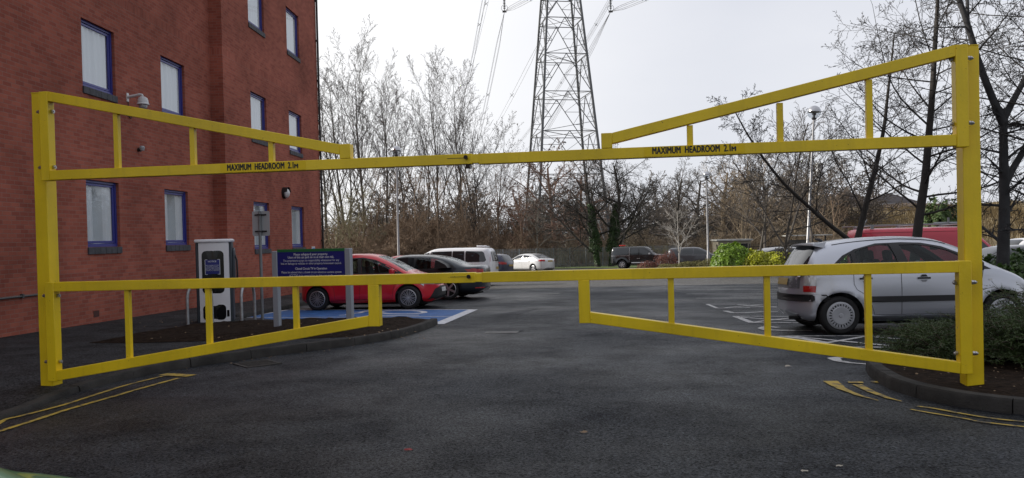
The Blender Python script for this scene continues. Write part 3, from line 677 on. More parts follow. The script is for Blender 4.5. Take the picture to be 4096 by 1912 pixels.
# ------------------------------------------------------------------ height barrier
YEL = mat("yellow_paint", (0.82, 0.59, 0.010), 0.36, var=0.13, vscale=1.7, bump=0.08, bscale=40, spec=.5, grime=.13)
YEL2 = mat("yellow_sticker", (0.82, 0.58, 0.015), 0.4, spec=.25)
BLKT = mat("black_lettering", (0.012, 0.012, 0.012), 0.5)
BOLT = mat("zinc_bolt", (0.5, 0.5, 0.52), 0.3, 0.9)
A0 = Vector((-5.17, 8.42)); B_RZ = math.atan2(7.03 - 8.42, 4.25 + 5.17)
T = 0.10  # box section
def barrier_half(side):
    L = side == 'left'
    o = empty("height_barrier", (0, 0, 0), 0, "left half of the yellow height barrier, post beside the brick building" if L else "right half of the yellow height barrier, tall post in the planting bed", "barrier")
    u0 = 0.08 if L else 9.459        # post centre
    o.location = (A0.x + u0 * math.cos(B_RZ) , A0.y + u0 * math.sin(B_RZ), 0); o.rotation_euler = (0, 0, B_RZ)
    fx = lambda u: u - u0
    pb = gz(0, o.location.y) - .2
    pt = 3.05 if L else 3.0
    m = MB(); m.bx(-.075, .075, 0, .15, pb, pt); post = m.build("post", YEL, o, bevel=.006)
    m = MB(); m.bx(-.078, .078, -.003, .153, pt, pt + .008); m.build("post_cap", YEL, o)
    F0, F1 = -.12, -.02
    def chord(m, ua, za, ub, zb):   # top line (ua,za)-(ub,zb), 0.1 deep
        m.prism([(fx(ua), za), (fx(ub), zb), (fx(ub), zb - .103), (fx(ua), za - .103)], 'y', F0 + .001, F1 - .001)
    if L: st, se, es0, es1 = (.19, .293), .293, (3.516, 3.63), (3.775, 3.888)
    else: st, se, es0, es1 = (9.288, 9.392), 9.288, (6.128, 6.232), (5.878, 5.984)
    # upper gate
    ztop = 3.037 if L else 2.99
    m = MB()
    m.bx(fx(st[0]), fx(st[1]), F0, F1, 2.09 if L else 2.076, ztop)
    if L:
        chord(m, se, 3.037, es0[0], 2.342); m.bx(fx(es0[0]), fx(es0[1]), F0, F1, 2.197, 2.342); m.bx(fx(se), fx(4.868), F0 + .0015, F1 - .0015, 2.094, 2.195)
    else:
        chord(m, es0[1], 2.338, se, 2.99); m.bx(fx(es0[0]), fx(es0[1]), F0, F1, 2.193, 2.338); m.bx(fx(4.937), fx(se), F0 + .0015, F1 - .0015, 2.089, 2.191)
    ug = m.build("upper_gate", YEL, o, bevel=.005)
    if L:
        stz = [(1.03, 2.195, 2.80), (1.89, 2.195, 2.62), (2.752, 2.195, 2.43)]; wd = .052
    else:
        stz = [(6.932, 2.191, 2.40), (7.75, 2.191, 2.57), (8.535, 2.191, 2.745)]; wd = .055
    for (u_, z0, z1) in stz:
        m = MB(); m.bx(fx(u_), fx(u_ + wd), F0 + .024, F1 - .024, z0 - .01, z1 - .02); m.build("strut", YEL, ug, bevel=.003)
    # lower gate
    zt = lambda u: 1.003 + .0056 * u
    m = MB()
    if L:
        m.bx(fx(st[0]), fx(st[1]), F0, F1, -.055, 1.0045)
        m.prism([(fx(se), zt(se)), (fx(4.868), zt(4.868)), (fx(4.868), zt(4.868) - .1), (fx(se), zt(se) - .1)], 'y', F0 + .0015, F1 - .0015)
        m.bx(fx(es1[0]), fx(es1[1]), F0, F1, .508, zt(3.8) - .099)
        m.prism([(fx(se), .058), (fx(es1[0]), .615), (fx(es1[0]), .508), (fx(se), -.05)], 'y', F0 + .001, F1 - .001)
    else:
        m.bx(fx(st[0]), fx(st[1]), F0, F1, .04, 1.057)
        m.prism([(fx(4.937), zt(4.937)), (fx(se), zt(se)), (fx(se), zt(se) - .102), (fx(4.937), zt(4.937) - .1)], 'y', F0 + .0015, F1 - .0015)
        m.bx(fx(es1[0]), fx(es1[1]), F0, F1, .524, zt(5.9) - .099)
        m.prism([(fx(es1[1]), .629), (fx(se), .147), (fx(se), .043), (fx(es1[1]), .525)], 'y', F0 + .001, F1 - .001)
    lg = m.build("lower_gate", YEL, o, bevel=.005)
    if L: stz = [(1.097, .19, .91), (2.011, .34, .915), (2.968, .49, .92)]
    else: stz = [(6.725, .51, .94), (7.604, .38, .945), (8.497, .25, .95)]
    for (u_, z0, z1) in stz:
        m = MB(); m.bx(fx(u_), fx(u_ + wd), F0 + .024, F1 - .024, z0 - .01, z1 + .01); m.build("strut", YEL, lg, bevel=.003)
    # locking pins and sleeves at the meeting ends
    if L:
        for par, zc in ((ug, 2.145), (lg, zt(4.9) - .05)):
            m = MB(); m.bx(fx(4.868) - .2, fx(4.941), F0 + .006, F1 - .006, zc - .044, zc + .044); m.build("spigot", YEL, par, bevel=.004)
            m = MB(); m.tube([(fx(4.815), F0 - .045, zc + .012), (fx(4.815), F0 + .02, zc + .0)], .013, 12); m.tube([(fx(4.815), F0 - .05, zc + .012), (fx(4.815), F0 - .035, zc + .012)], .02, 12); m.build("locking_pin", mat("dark_steel", (.03, .02, .018), .4, .7), par, smooth=True)
            m = MB(); m.bx(fx(4.62), fx(4.80), F0 - .0025, F0 + .001, zc + .008, zc + .012); m.build("slot", BLKT, par)
        m = MB(); m.bx(fx(4.80), fx(4.845), F0 + .01, F1 - .01, 2.055, 2.094); m.build("padlock_lug", mat("dark_steel", (.03, .02, .018), .4, .7), ug)
    # hinge bolts: one beside the stile on the post front, one on its inner side
    zs = ((2.83, ug), (2.235, ug), (.86, lg), (.15, lg)) if L else ((2.87, ug), (2.29, ug), (.86, lg), (.22, lg))
    for zc, par in zs:
        s_ = -1 if L else 1
        uo = fx(st[0]) if L else fx(st[1])
        m = MB(); m.tube([(uo, -.075, zc), (uo + s_ * .06, -.075, zc)], .011, 8); m.tube([(uo + s_ * .014, -.075, zc), (uo + s_ * .032, -.075, zc)], .021, 6); m.tube([(uo + s_ * .036, -.075, zc), (uo + s_ * .05, -.075, zc)], .019, 6)
        m.build("hinge_bolt", BOLT, par, smooth=True); m = MB()
        ui = fx(st[1]) if L else fx(st[0])
        m.tube([(ui, -.062, zc), (ui - s_ * .035, -.062, zc)], .010, 8); m.tube([(ui - s_ * .004, -.062, zc), (ui - s_ * .026, -.062, zc)], .021, 6)
        m.build("hinge_bolt", BOLT, par, smooth=True)
        m = MB(); m.bx(uo + s_ * .004, uo + s_ * .02, -.1, .0, zc - .033, zc - .018); m.bx(uo + s_ * .02, uo + s_ * .026, -.04, .0, zc - .05, zc + .05); m.build("hinge_lug", YEL, par, bevel=.003)
    # lettering on its sticker
    uc = 2.697 if L else 6.99
    m = MB(); m.bx(fx(uc) - .46, fx(uc) + .46, F0 - .0009, F0 + .001, 2.1, 2.189); m.build("sticker", YEL2, ug)
    tx = text_mesh("MAXIMUM  HEADROOM  2.1", 0.088, BLKT, "lettering", ug, bold=.0042, extrude=.0006, sx=.86, spacing=1.06)
    tx.location = (fx(uc) - .022, F0 - .0022, 2.147); tx.rotation_euler = (R(90), 0, 0)
    wdt = tx.dimensions.x; k = 0.72 / wdt; tx.scale = (k, 1, 1)
    tx = text_mesh("M", 0.060, BLKT, "lettering", ug, bold=.0034, extrude=.0006, sx=.95)
    tx.location = (fx(uc) + .362, F0 - .0022, 2.138); tx.rotation_euler = (R(90), 0, 0)
    return o
barrier_half('left'); barrier_half('right')

# ------------------------------------------------------------------ charging cabinet
CHW = mat("cabinet_silver", (0.80, 0.81, 0.85), 0.35, 0.0, coat=.3); CHD = mat("cabinet_slate", (0.035, 0.045, 0.058), 0.45); CHB = mat("cabinet_black_gloss", (0.008, 0.009, 0.011), 0.12)
SBLUE = mat("sign_blue", (0.012, 0.018, 0.19), 0.4); SWHITE = mat("sign_white", (0.7, 0.72, 0.76), 0.5)
def lbox(m, x0, x1, z0, z1, y0, y1, r=.06, k=5):
    P = []
    for (cx_, cz_, a0) in ((x1 - r, z1 - r, 0), (x0 + r, z1 - r, 90), (x0 + r, z0 + r, 180), (x1 - r, z0 + r, 270)):
        for i in range(k + 1): a = R(a0 + 90 * i / k); P.append((cx_ + r * math.cos(a), cz_ + r * math.sin(a)))
    m.prism(P, 'y', y0, y1)
pc = G(800, 1294, .1)
t = empty("charging_cabinet", (-6.38, 16.65, gz(0, 16.65) + .1), R(16), "tall white and slate electric vehicle charging cabinet in the soil bed", "charging point")
H_ = 1.69
m = MB(); m.bx(-.36, -.30, -.30, .33, 0, H_); m.bx(-.30, .36, -.22, .32, .0, H_); m.build("body", CHD, t, bevel=.02)
# curved front panel
def front_poly(w0, w1, n=12): return [(w0 + (w1 - w0) * i / n, -.30 - .045 * math.sin(math.pi * (i / n) * .8 + .3)) for i in range(n + 1)]
fp = front_poly(-.297, .30); m = MB(); m.prism(fp + [(.30, -.22), (-.297, -.22)], 'z', .02, H_); m.build("front_panel", CHW, t, smooth=True, sharp=50)
def fpatch(name, mt, x0, x1, z0, z1, off, r=.07):
    """rounded panel laid on the curved front"""
    P = []
    k = 6
    for (cx_, cz_, a0) in ((x1 - r, z1 - r, 0), (x0 + r, z1 - r, 90), (x0 + r, z0 + r, 180), (x1 - r, z0 + r, 270)):
        for i in range(k + 1): a = R(a0 + 90 * i / k); P.append((cx_ + r * math.cos(a), cz_ + r * math.sin(a)))
    cy_ = lambda x: -.30 - .045 * math.sin(math.pi * min(1, max(0, (x + .297) / .597)) * .8 + .3)
    n = len(P); V = []; F = []
    mxx, mzz = (x0 + x1) / 2, (z0 + z1) / 2
    for q, s_ in enumerate((1, .8, .6, .4, .2)):
        for (x, z) in P: xx_ = mxx + (x - mxx) * s_; zz_ = mzz + (z - mzz) * s_; V.append((xx_, cy_(xx_) - off, zz_))
    for q in range(4): F += [(q * n + i, q * n + (i + 1) % n, (q + 1) * n + (i + 1) % n, (q + 1) * n + i) for i in range(n)]
    F.append(tuple(4 * n + i for i in range(n))); V2 = [(v[0], v[1] + off + .01, v[2]) for v in V[:n]]; b0 = len(V); V += V2
    F += [(i, (i + 1) % n, b0 + (i + 1) % n, b0 + i) for i in range(n)]
    mm = MB(); mm.add(V, F); return mm.build(name, mt, t, smooth=True, sharp=40)
fpatch("black_window", CHB, -.235, .20, .62, 1.52, .006, .09)
fpatch("lower_opening", CHB, -.235, .22, .06, .38, .006, .08)
n_ = fpatch("notice", SWHITE, -.175, .125, 1.02, 1.34, .009, .012); n2 = fpatch("notice_panel", SBLUE, -.165, .115, 1.03, 1.33, .0115, .01); n2.parent = n_
m = MB(); fpatch("lock_plate", CHB, .235, .285, .12, .26, .006, .01)
tx = text_mesh("NOTICE", .045, SWHITE, "lettering", n_, bold=.001); tx.location = (-.03, -.3605, 1.295); tx.rotation_euler = (R(90), 0, 0)
tx = text_mesh("THE OWNERS OF THIS\nCAR PARK DO NOT\nACCEPT LIABILITY FOR\nANY LOSS OR DAMAGE\nCAUSED TO VEHICLES", .026, SWHITE, "lettering", n_); tx.location = (-.03, -.3605, 1.16); tx.rotation_euler = (R(90), 0, 0)
m = MB(); m.prism([(-.38, -.33), (-.15, -.375), (.1, -.375), (.33, -.33), (.38, -.2), (.38, .34), (-.38, .34)], 'z', H_ + .001, H_ + .075); m.build("top_cap", CHW, t, bevel=.025)
m = MB(); m.prism([(-.25, .75), (-.2, 1.5), (-.05, 1.58), (.18, 1.5), (.2, .85), (0, .7)], 'x', .361, .41); m.build("cable_holster", CHD, t, bevel=.02)
m = MB(); m.tube([(.40, -.1, 1.45), (.45, -.14, 1.3), (.455, -.15, 1.0), (.43, -.1, .75), (.40, 0, .7)], .018, 8); m.build("charging_cable", BLACKP, t, smooth=True)
# protective hoops
def hoop(px0, px1, h, label):
    a, b_ = G(*px0, .1), G(*px1, .1); c = (a + b_) / 2; d = (b_ - a); w = d.length / 2
    o = empty("steel_hoop", (c.x, c.y, gz(c.x, c.y) + .1), math.atan2(d.y, d.x), label, "hoop", "galvanised hoops guarding the charging cabinet")
    m = MB(); P = [(-w, 0, -.1), (-w, 0, h - w * 1.3)] + [(-w * math.cos(R(q)), 0, h - w * 1.3 + w * 1.3 * math.sin(R(q))) for q in range(15, 166, 15)] + [(w, 0, h - w * 1.3), (w, 0, -.1)]
    m.tube(P, .03, 12); m.build("hoop_tube", GALV, o, smooth=True)
    for s_ in (-w, w):
        m = MB(); m.lathe([(0.031, .012), (.07, .012), (.07, 0)], 16, Matrix.Translation((s_, 0, .0))); m.build("foot_ring", GALV, o, smooth=True, sharp=40)
    return o
hoop((752, 1304), (850, 1296), .88, "galvanised hoop on the building side of the charging cabinet")
hoop((968, 1299), (1020, 1290), .86, "galvanised hoop between the charging cabinet and the sign pole")
# sign pole seen from behind
p = Vector((-5.48, 16.9, 0)); t = empty("sign_post", (p.x, p.y, gz(p.x, p.y) + .1), R(-14), "grey pole carrying a blank backed square sign, seen from behind", "sign")
m = MB(); m.tube([(0, 0, -.15), (0, 0, 2.36)], .033, 12); m.build("pole", mat("pole_grey", (.22, .23, .24), .5, .5, var=.2), t, smooth=True)
m = MB(); lbox(m, -.21, .21, 1.82, 2.36, .045, .05, r=.03); m.build("sign_plate", mat("plate_back", (.42, .44, .46), .55), t)
for z in (1.92, 2.28):
    m = MB(); m.bx(-.14, .14, .026, .045, z - .015, z + .015); m.bx(-.05, .05, -.042, .03, z - .012, z + .012); m.build("clamp", mat("clamp_dark", (.05, .05, .055), .5, .5), t)
# notice board
pa = G(1110, 1327, .1); pb_ = G(1394, 1335, .1)
pa = Vector((-4.33, 14.2, gz(0, 14.2) + .1)); pb_ = Vector((-2.90, 13.75, gz(0, 13.75) + .1))
c = (pa + pb_) / 2; d = pb_ - pa; w = math.hypot(d.x, d.y) / 2
t = empty("notice_board", (c.x, c.y, c.z), math.atan2(d.y, d.x), "blue car park notice board with white lettering, green top strip and two grey posts", "sign")
PG = mat("post_grey", (.33, .36, .41), .45)
for s_ in (-1, 1):
    m = MB(); m.bx(s_ * w - .055, s_ * w + .055, -.05, .05, -.15, 1.44 if s_ < 0 else 1.465); m.build("post", PG, t, bevel=.01)
zt_, zb_ = 1.42, .86
m = MB(); m.bx(-w + .056, w - .056, -.03, .03, zb_, zt_); pan = m.build("blue_panel", SBLUE, t)
m = MB(); m.bx(-w + .056, w - .056, -.034, .034, zt_ + .001, zt_ + .05); m.build("green_strip", mat("sign_green", (.02, .17, .05), .4), t)
m = MB(); m.bx(-w + .056, w - .056, -.0325, -.030, 1.185, 1.189); m.build("panel_joint", BLKT, pan)
WT = 2 * w - .2
def line(s, z, size, bold, mx=None):
    tx = text_mesh(s, size, SWHITE, "lettering", pan, bold=bold, extrude=.0008); tx.location = (0, -.0315, z); tx.rotation_euler = (R(90), 0, 0)
    wd_ = tx.dimensions.x
    if mx: tx.scale = (mx / wd_, 1, 1)
line("Please safeguard your property.", 1.373, .060, .0012, .70); line("Users of this car park do so at their own risk.", 1.320, .060, .0012, .95)
line("The proprietors accept no responsibility whatsoever for any", 1.262, .056, 0, 1.15); line("loss or damage to vehicles or other property howsoever caused.", 1.208, .056, 0, 1.24)
line("Closed Circuit TV in Operation", 1.115, .060, .0012, .65); line("Please be advised that a closed circuit television camera system", 1.050, .056, 0, 1.23)
line("(CCTV) is in operation in this car park.", .990, .056, 0, .9)
# litter on the bed and road
rl = random.Random(11); LEAF = mat("dead_leaf", (.22, .15, .09), .8); LEAFP = mat("pale_leaf", (.42, .38, .32), .8)
mb = MB()
def leafq(mb, x, y, z, s):
    a = rl.random() * 6.3; b_ = rl.uniform(-.6, .6); u_ = Vector((math.cos(a), math.sin(a), b_ * .5)) * s; v_ = Vector((-math.sin(a), math.cos(a), rl.uniform(-.5, .8))) * s * .6; c = Vector((x, y, z + s * .45))
    mb.add([c - u_, c - v_ * .8, c + u_, c + v_], [(0, 1, 2, 3)])
for i in range(260):
    a = rl.random(); q = G(rl.uniform(560, 1700), rl.uniform(1285, 1370), .1)
    if q.y > 17 or q.x > -1.75 + (13.0 - q.y) * .75: continue
    leafq(mb, q.x, q.y, gz(q.x, q.y) + .15, rl.uniform(.008, .028))
for i in range(150):
    q = (rl.uniform(3.9, 5.5), rl.uniform(6.2, 9.5)); leafq(mb, q[0], q[1], gz(*q) + .11, rl.uniform(.006, .018))
for i in range(90):
    k = rl.randrange(20, len(LK)); q = LK[k] + Vector((rl.uniform(.02, .25), -rl.uniform(.0, .2), 0)); leafq(mb, q.x, q.y, gz(q.x, q.y), rl.uniform(.006, .02))
tag(mb.build("fallen_leaves", [LEAF], None, fix=False), "scattered dead leaves and bark scraps on the soil and along the kerb", "leaves", kind="stuff")
for (px, py, s, mt, lab) in ((2333, 1733, .045, LEAF, "curled dark dead leaf alone on the asphalt near the middle"), (3155, 1468, .05, LEAFP, "pale crumpled scrap of paper on the asphalt before the barrier"), (3220, 1888, .03, LEAFP, "small white scrap on the asphalt at the bottom edge, leftward one"), (1635, 1803, .035, mat("red_leaf", (.25, .03, .03), .7), "small dark red leaf on the asphalt in the foreground"), (3357, 1868, .03, LEAFP, "small white scrap at the bottom edge towards the right kerb")):
    g = G(px, py); mb = MB(); n = 9
    V = [(s * rl.uniform(.6, 1) * math.cos(6.28 * i / n), .6 * s * rl.uniform(.6, 1) * math.sin(6.28 * i / n), .004 + s * rl.uniform(0, .35)) for i in range(n)] + [(0, 0, .012)]
    mb.add(V, [(i, (i + 1) % n, n) for i in range(n)])
    o = mb.build("leaf" if "leaf" in lab else "paper_scrap", mt, None, fix=False); o.location = (g.x, g.y, g.z); tag(o, lab, "leaf" if "leaf" in lab else "litter")
# ------------------------------------------------------------------ cars
TYRE = mat("tyre_rubber", (0.014, 0.014, 0.015), 0.85, bump=.2, bscale=80)
RIM = mat("alloy_rim", (0.48, 0.48, 0.50), 0.3, 0.7); HUBCAP = mat("hubcap_plastic", (0.42, 0.43, 0.46), 0.4, 0.2)
WDARK = mat("wheel_well_black", (0.006, 0.006, 0.006), 0.9)
INTER = mat("car_interior", (0.022, 0.023, 0.026), 0.8); SEAT = mat("seat_fabric", (0.045, 0.048, 0.055), 0.9)
CGLASS = glass_mat("car_glass_clear", (0.56, 0.70, 0.70), .9, ior=1.5); CGDARK = mat("car_glass_dark", (0.012, 0.015, 0.018), 0.05, spec=.9)
TRIM = mat("black_trim", (0.016, 0.016, 0.018), 0.5); SEAM = mat("panel_seam", (0.03, 0.03, 0.035), 0.8)
REDL = mat("tail_lamp_red", (0.42, 0.008, 0.012), 0.12, coat=.6); CLEARL = mat("lamp_clear", (0.55, 0.55, 0.57), 0.1, 0.3, coat=.6)
PLATEY = mat("number_plate_yellow", (0.36, 0.23, 0.03), 0.5); PLATEW = mat("number_plate_white", (0.6, 0.6, 0.6), 0.5)
def paint(name, col, metal=0.3, rough=0.32): return mat("paint_" + name, col, rough, metal, coat=0.7)

def interp(P, x):
    if x <= P[0][0]: return P[0][1]
    for (a, b), (c, d) in zip(P, P[1:]):
        if x <= c: return b + (d - b) * (x - a) / (c - a)
    return P[-1][1]
def smooth_prof(P, n=6):
    """monotone-in-x Catmull-Rom smoothing of (x, z)"""
    Q = smooth_line([(a, b, 0) for a, b in P], n); out_ = []
    for q in Q:
        if out_ and q.x <= out_[-1][0] + 1e-5: continue
        out_.append((q.x, q.y))
    return out_

class Car:
    def __init__(s, name, label, spec, pm, cat="car", group=None):
        s.sp = spec; s.W = spec['W']; s.top = smooth_prof(spec['top']); s.x0, s.x1 = s.top[0][0], s.top[-1][0]
        s.belt = spec['belt']; s.pw = spec.get('pw', 7); s.tb = spec.get('tb', .28); s.pm = pm; s.pt = spec.get('pt', 5)
        s.root = empty(name, label=label, cat=cat, group=group); s.zb = spec.get('zb', .2); s.r = spec['r']; s.ax = spec['ax']; s.kids = {}
    def hw(s, x):
        xc = (s.x0 + s.x1) / 2; t = min(1, abs(x - xc) / ((s.x1 - s.x0) / 2)); pw = s.pw if x < xc else s.sp.get('pwf', s.pw)
        return s.W / 2 * max(0.0, 1 - t ** pw) ** (1 / 2.6)
    def zbot(s, x):
        t = min(x - s.x0, s.x1 - x); return s.zb + max(0, .22 - t) * .7 
    def zs(s, x): return min(interp(s.belt, x), interp(s.top, x) - s.sp.get('bon', .10))
    def side(s, x, z):
        """body half-width at (x, z)"""
        zt, zs_ = interp(s.top, x), s.zs(x); w = s.hw(x)
        if z <= zs_:
            k = (z - .62) / .55; y = w * (1 - .035 * k * k)
            if z < s.zb + .12: y *= 1 - .5 * ((s.zb + .12 - z) / .12) ** 2 * .3
            for a in s.ax:      # wheel-arch swell
                y += s.sp.get('swell', .018) * math.exp(-(((x - a) ** 2 + (z - s.r) ** 2) ** .5 - s.r - .09) ** 2 / .006) * min(1, w * 3)
            return y
        h = zt - zs_; T_ = min(1, (z - zs_) / h); p = s.pt if h > .38 else 2.4 + (s.pt - 2.4) * max(0, (h - .12) / .26)
        k = (zs_ - .62) / .55; w0 = w * (1 - .035 * k * k)
        return max(0.0, (w0 - s.tb * (z - zs_) * min(1, w * 2))) * max(0.0, 1 - T_ ** p) ** (1 / p)
    def ring(s, x, inset=0, zlow=None, ztop_off=0):
        zt, zs_ = interp(s.top, x) - ztop_off, s.zs(x); w = max(0, s.hw(x) - inset); zb = s.zbot(x) if zlow is None else zlow
        zs_ = min(zs_, zt - .03); P = [(0, zb), (w * .5, zb), (w * .86, zb)]
        if zlow is None:
            zz = [zb + .02, zb + .06] + [zb + .1 + (zs_ - zb - .1) * i / 7 for i in range(8)]
        else: zz = [zb + (zs_ - zb) * i / 4 for i in range(5)]
        for z in zz:
            y = s.side(x, max(z, zb)) - inset if z <= zs_ + 1e-6 else w
            P.append((max(0.0, y) if w > 0 else 0, max(z, zb)))
        h = zt - zs_; p = s.pt if h > .38 else 2.4 + (s.pt - 2.4) * max(0, (h - .12) / .26)
        k = (zs_ - .62) / .55; w0 = P[-1][0]
        for i in range(1, 15):
            th = math.pi / 2 * i / 14; Tz = math.sin(th) ** (2 / p); y = (w0 - s.tb * h * Tz * min(1, w * 2)) * max(0, math.cos(th)) ** (2 / p)
            P.append((max(0.0, y) if i < 14 else 0.0, zs_ + h * Tz))
        return P
    def loft(s, xs_, **k):
        mb = MB(); V = []; n = None
        for x in xs_:
            P = s.ring(x, **k); full = P + [(-y, z) for y, z in P[-2:0:-1]]; n = len(full); V += [(x, y, z) for y, z in full]
        F = [(i * n + j, i * n + (j + 1) % n, (i + 1) * n + (j + 1) % n, (i + 1) * n + j) for i in range(len(xs_) - 1) for j in range(n)]
        F += [tuple(range(n)), tuple((len(xs_) - 1) * n + j for j in range(n - 1, -1, -1))]
        mb.add(V, F); return mb
    def xs(s, a, b, n=64, ends=True):
        if not ends: return [a + (b - a) * i / n for i in range(n + 1)]
        e = [.012, .03, .055, .09, .13, .18]
        return [a + .003] + [a + q for q in e] + [a + .18 + (b - a - .36) * i / n for i in range(1, n)] + [b - q for q in reversed(e)] + [b - .003]
    def body(s, hollow=None):
        mb = s.loft(s.xs(s.x0, s.x1, 56)); o = mb.build("body", s.pm, s.root, smooth=True, sharp=35)
        bm = bmesh.new(); bm.from_mesh(o.data); bmesh.ops.remove_doubles(bm, verts=bm.verts, dist=1e-5); bmesh.ops.dissolve_degenerate(bm, edges=bm.edges, dist=1e-6); bmesh.ops.recalc_face_normals(bm, faces=bm.faces); bm.to_mesh(o.data); bm.free()
        s.b = o
        c = MB()
        ra = s.r + s.sp.get('gap', .045)
        for a in s.ax:
            for sg in (-1, 1):
                P = [(a + ra * math.cos(R(q)), s.r + .01 + ra * math.sin(R(q))) for q in range(0, 181, 9)] + [(a - ra, -.1), (a + ra, -.1)]
                c.prism(P, 'y', sg * (s.W / 2 - .27), sg * (s.W / 2 + .2))
        boolean(o, c, WDARK)
        if hollow:
            xa, xb = hollow; c = s.loft(s.xs(xa, xb, 24, False), inset=.07, zlow=.42, ztop_off=.055); boolean(o, c, INTER)
        return o
    def lim(s):
        """x range in which the flank still faces sideways"""
        xs_ = np.linspace(s.x0, s.x1, 500); ok = [x for x in xs_ if s.hw(x) > .80 * s.W / 2]; return ok[0], ok[-1]
    def top_pt(s, x, y, off=0):
        """point on the upper surface at lateral y"""
        zt, zs_ = interp(s.top, x), s.zs(x); lo, hi = zs_, zt
        for _ in range(22):
            m = (lo + hi) / 2
            if s.side(x, m) > abs(y): lo = m
            else: hi = m
        return Vector((x, y, lo + off))
    def patch(s, name, mt, poly, sides=(1, -1), off=.006, parent=None, rings=5, thick=0, label=None, res=.07):
        """surface patch on the car's flank, poly in (x, z)"""
        xa_, xb_ = s.lim(); poly = [(min(max(a, xa_), xb_), b) for a, b in poly]
        n0 = len(poly); P = []
        for i in range(n0):
            a, b = poly[i], poly[(i + 1) % n0]; d = math.dist(a, b); k = max(1, int(d / res))
            P += [(a[0] + (b[0] - a[0]) * j / k, a[1] + (b[1] - a[1]) * j / k) for j in range(k)]
        n = len(P); cx_, cz_ = sum(p[0] for p in P) / n, sum(p[1] for p in P) / n; o = None
        for sg in sides:
            V = []; 
            for q in range(rings):
                f = 1 - q / rings
                for (x, z) in P: xx_ = cx_ + (x - cx_) * f; zz_ = cz_ + (z - cz_) * f; V.append((xx_, sg * (s.side(xx_, zz_) + off), zz_))
            V.append((cx_, sg * (s.side(cx_, cz_) + off), cz_)); F = []
            for q in range(rings - 1): F += [(q * n + i, q * n + (i + 1) % n, (q + 1) * n + (i + 1) % n, (q + 1) * n + i) for i in range(n)]
            F += [((rings - 1) * n + i, (rings - 1) * n + (i + 1) % n, rings * n) for i in range(n)]
            if thick:
                b0 = len(V); V += [(v[0], v[1] - sg * thick, v[2]) for v in V[:n]]; F += [(i, (i + 1) % n, b0 + (i + 1) % n, b0 + i) for i in range(n)]
            mb = MB(); mb.add(V, F); o = mb.build(name, mt, parent or s.root, smooth=True, sharp=45)
            if label: o["label"] = label
        return o
    def strip(s, mb, pts, w, off=.004, sides=(1, -1), res=.05):
        """thin line on the flank"""
        P = []
        for a, b in zip(pts, pts[1:]):
            k = max(1, int(math.dist(a, b) / res)); P += [(a[0] + (b[0] - a[0]) * j / k, a[1] + (b[1] - a[1]) * j / k) for j in range(k)]
        P.append(pts[-1])
        for sg in sides:
            V = []
            for i, p in enumerate(P):
                q0, q1 = P[max(i - 1, 0)], P[min(i + 1, len(P) - 1)]; dx, dz = q1[0] - q0[0], q1[1] - q0[1]; L_ = math.hypot(dx, dz) or 1
                for t in (-.5, .5):
                    x, z = p[0] - dz / L_ * w * t, p[1] + dx / L_ * w * t; V.append((x, sg * (s.side(x, z) + off), z))
            mb.add(V, [(2 * i, 2 * i + 2, 2 * i + 3, 2 * i + 1) for i in range(len(P) - 1)])
    def end_x(s, y, z, front):
        """x of the nose or tail surface at (y, z)"""
        xc = (s.x0 + s.x1) / 2; a, b = (s.x1, xc) if front else (s.x0, xc)
        prev = a
        for i in range(1, 400):
            x = a + (b - a) * i / 400
            if s.zbot(x) <= z <= interp(s.top, x) and s.side(x, z) >= abs(y):
                lo, hi = prev, x
                for _ in range(14):
                    m = (lo + hi) / 2
                    if s.zbot(m) <= z <= interp(s.top, m) and s.side(m, z) >= abs(y): hi = m
                    else: lo = m
                return hi
            prev = x
        return b
    def epatch(s, name, mt, poly, front, off=.008, mirror=False, parent=None, rings=5, label=None, res=.06):
        """patch on nose (front) or tail, poly in (y, z)"""
        n0 = len(poly); P = []
        for i in range(n0):
            a, b = poly[i], poly[(i + 1) % n0]; d = math.dist(a, b); k = max(1, int(d / res))
            P += [(a[0] + (b[0] - a[0]) * j / k, a[1] + (b[1] - a[1]) * j / k) for j in range(k)]
        n = len(P); cy_, cz_ = sum(p[0] for p in P) / n, sum(p[1] for p in P) / n; o = None; so_ = 1 if front else -1
        for sg in ((1, -1) if mirror else (1,)):
            V = []
            for q in range(rings):
                f = 1 - q / rings
                for (y, z) in P: yy = cy_ + (y - cy_) * f; zz = cz_ + (z - cz_) * f; V.append((s.end_x(yy, zz, front) + so_ * off, sg * yy, zz))
            V.append((s.end_x(cy_, cz_, front) + so_ * off, sg * cy_, cz_)); F = []
            for q in range(rings - 1): F += [(q * n + i, q * n + (i + 1) % n, (q + 1) * n + (i + 1) % n, (q + 1) * n + i) for i in range(n)]
            F += [((rings - 1) * n + i, (rings - 1) * n + (i + 1) % n, rings * n) for i in range(n)]
            mb = MB(); mb.add(V, F); o = mb.build(name, mt, parent or s.root, smooth=True, sharp=45)
            if label: o["label"] = label
        return o
    def screen(s, name, mt, xa, xb, fa, fb, cut=False, off=.004, cyl=.0, rise=0):
        """windscreen or rear window on the upper surface between xa (top edge) and xb (bottom edge); fa, fb: half width there"""
        nx, ny = 10, 14
        def grid(o_, e=0):
            V = []
            for i in range(nx + 1):
                x = xa + (xb - xa) * i / nx; hwid = fa + (fb - fa) * i / nx
                for j in range(ny + 1):
                    y = -hwid + 2 * hwid * j / ny; p = s.top_pt(x, y); q = s.top_pt(x + .02, y) - s.top_pt(x - .02, y); nn = Vector((-q.z, 0, q.x)).normalized()
                    V.append(p + nn * o_)
            return V
        m1 = ny + 1
        F = [(i * m1 + j, (i + 1) * m1 + j, (i + 1) * m1 + j + 1, i * m1 + j + 1) for i in range(nx) for j in range(ny)]
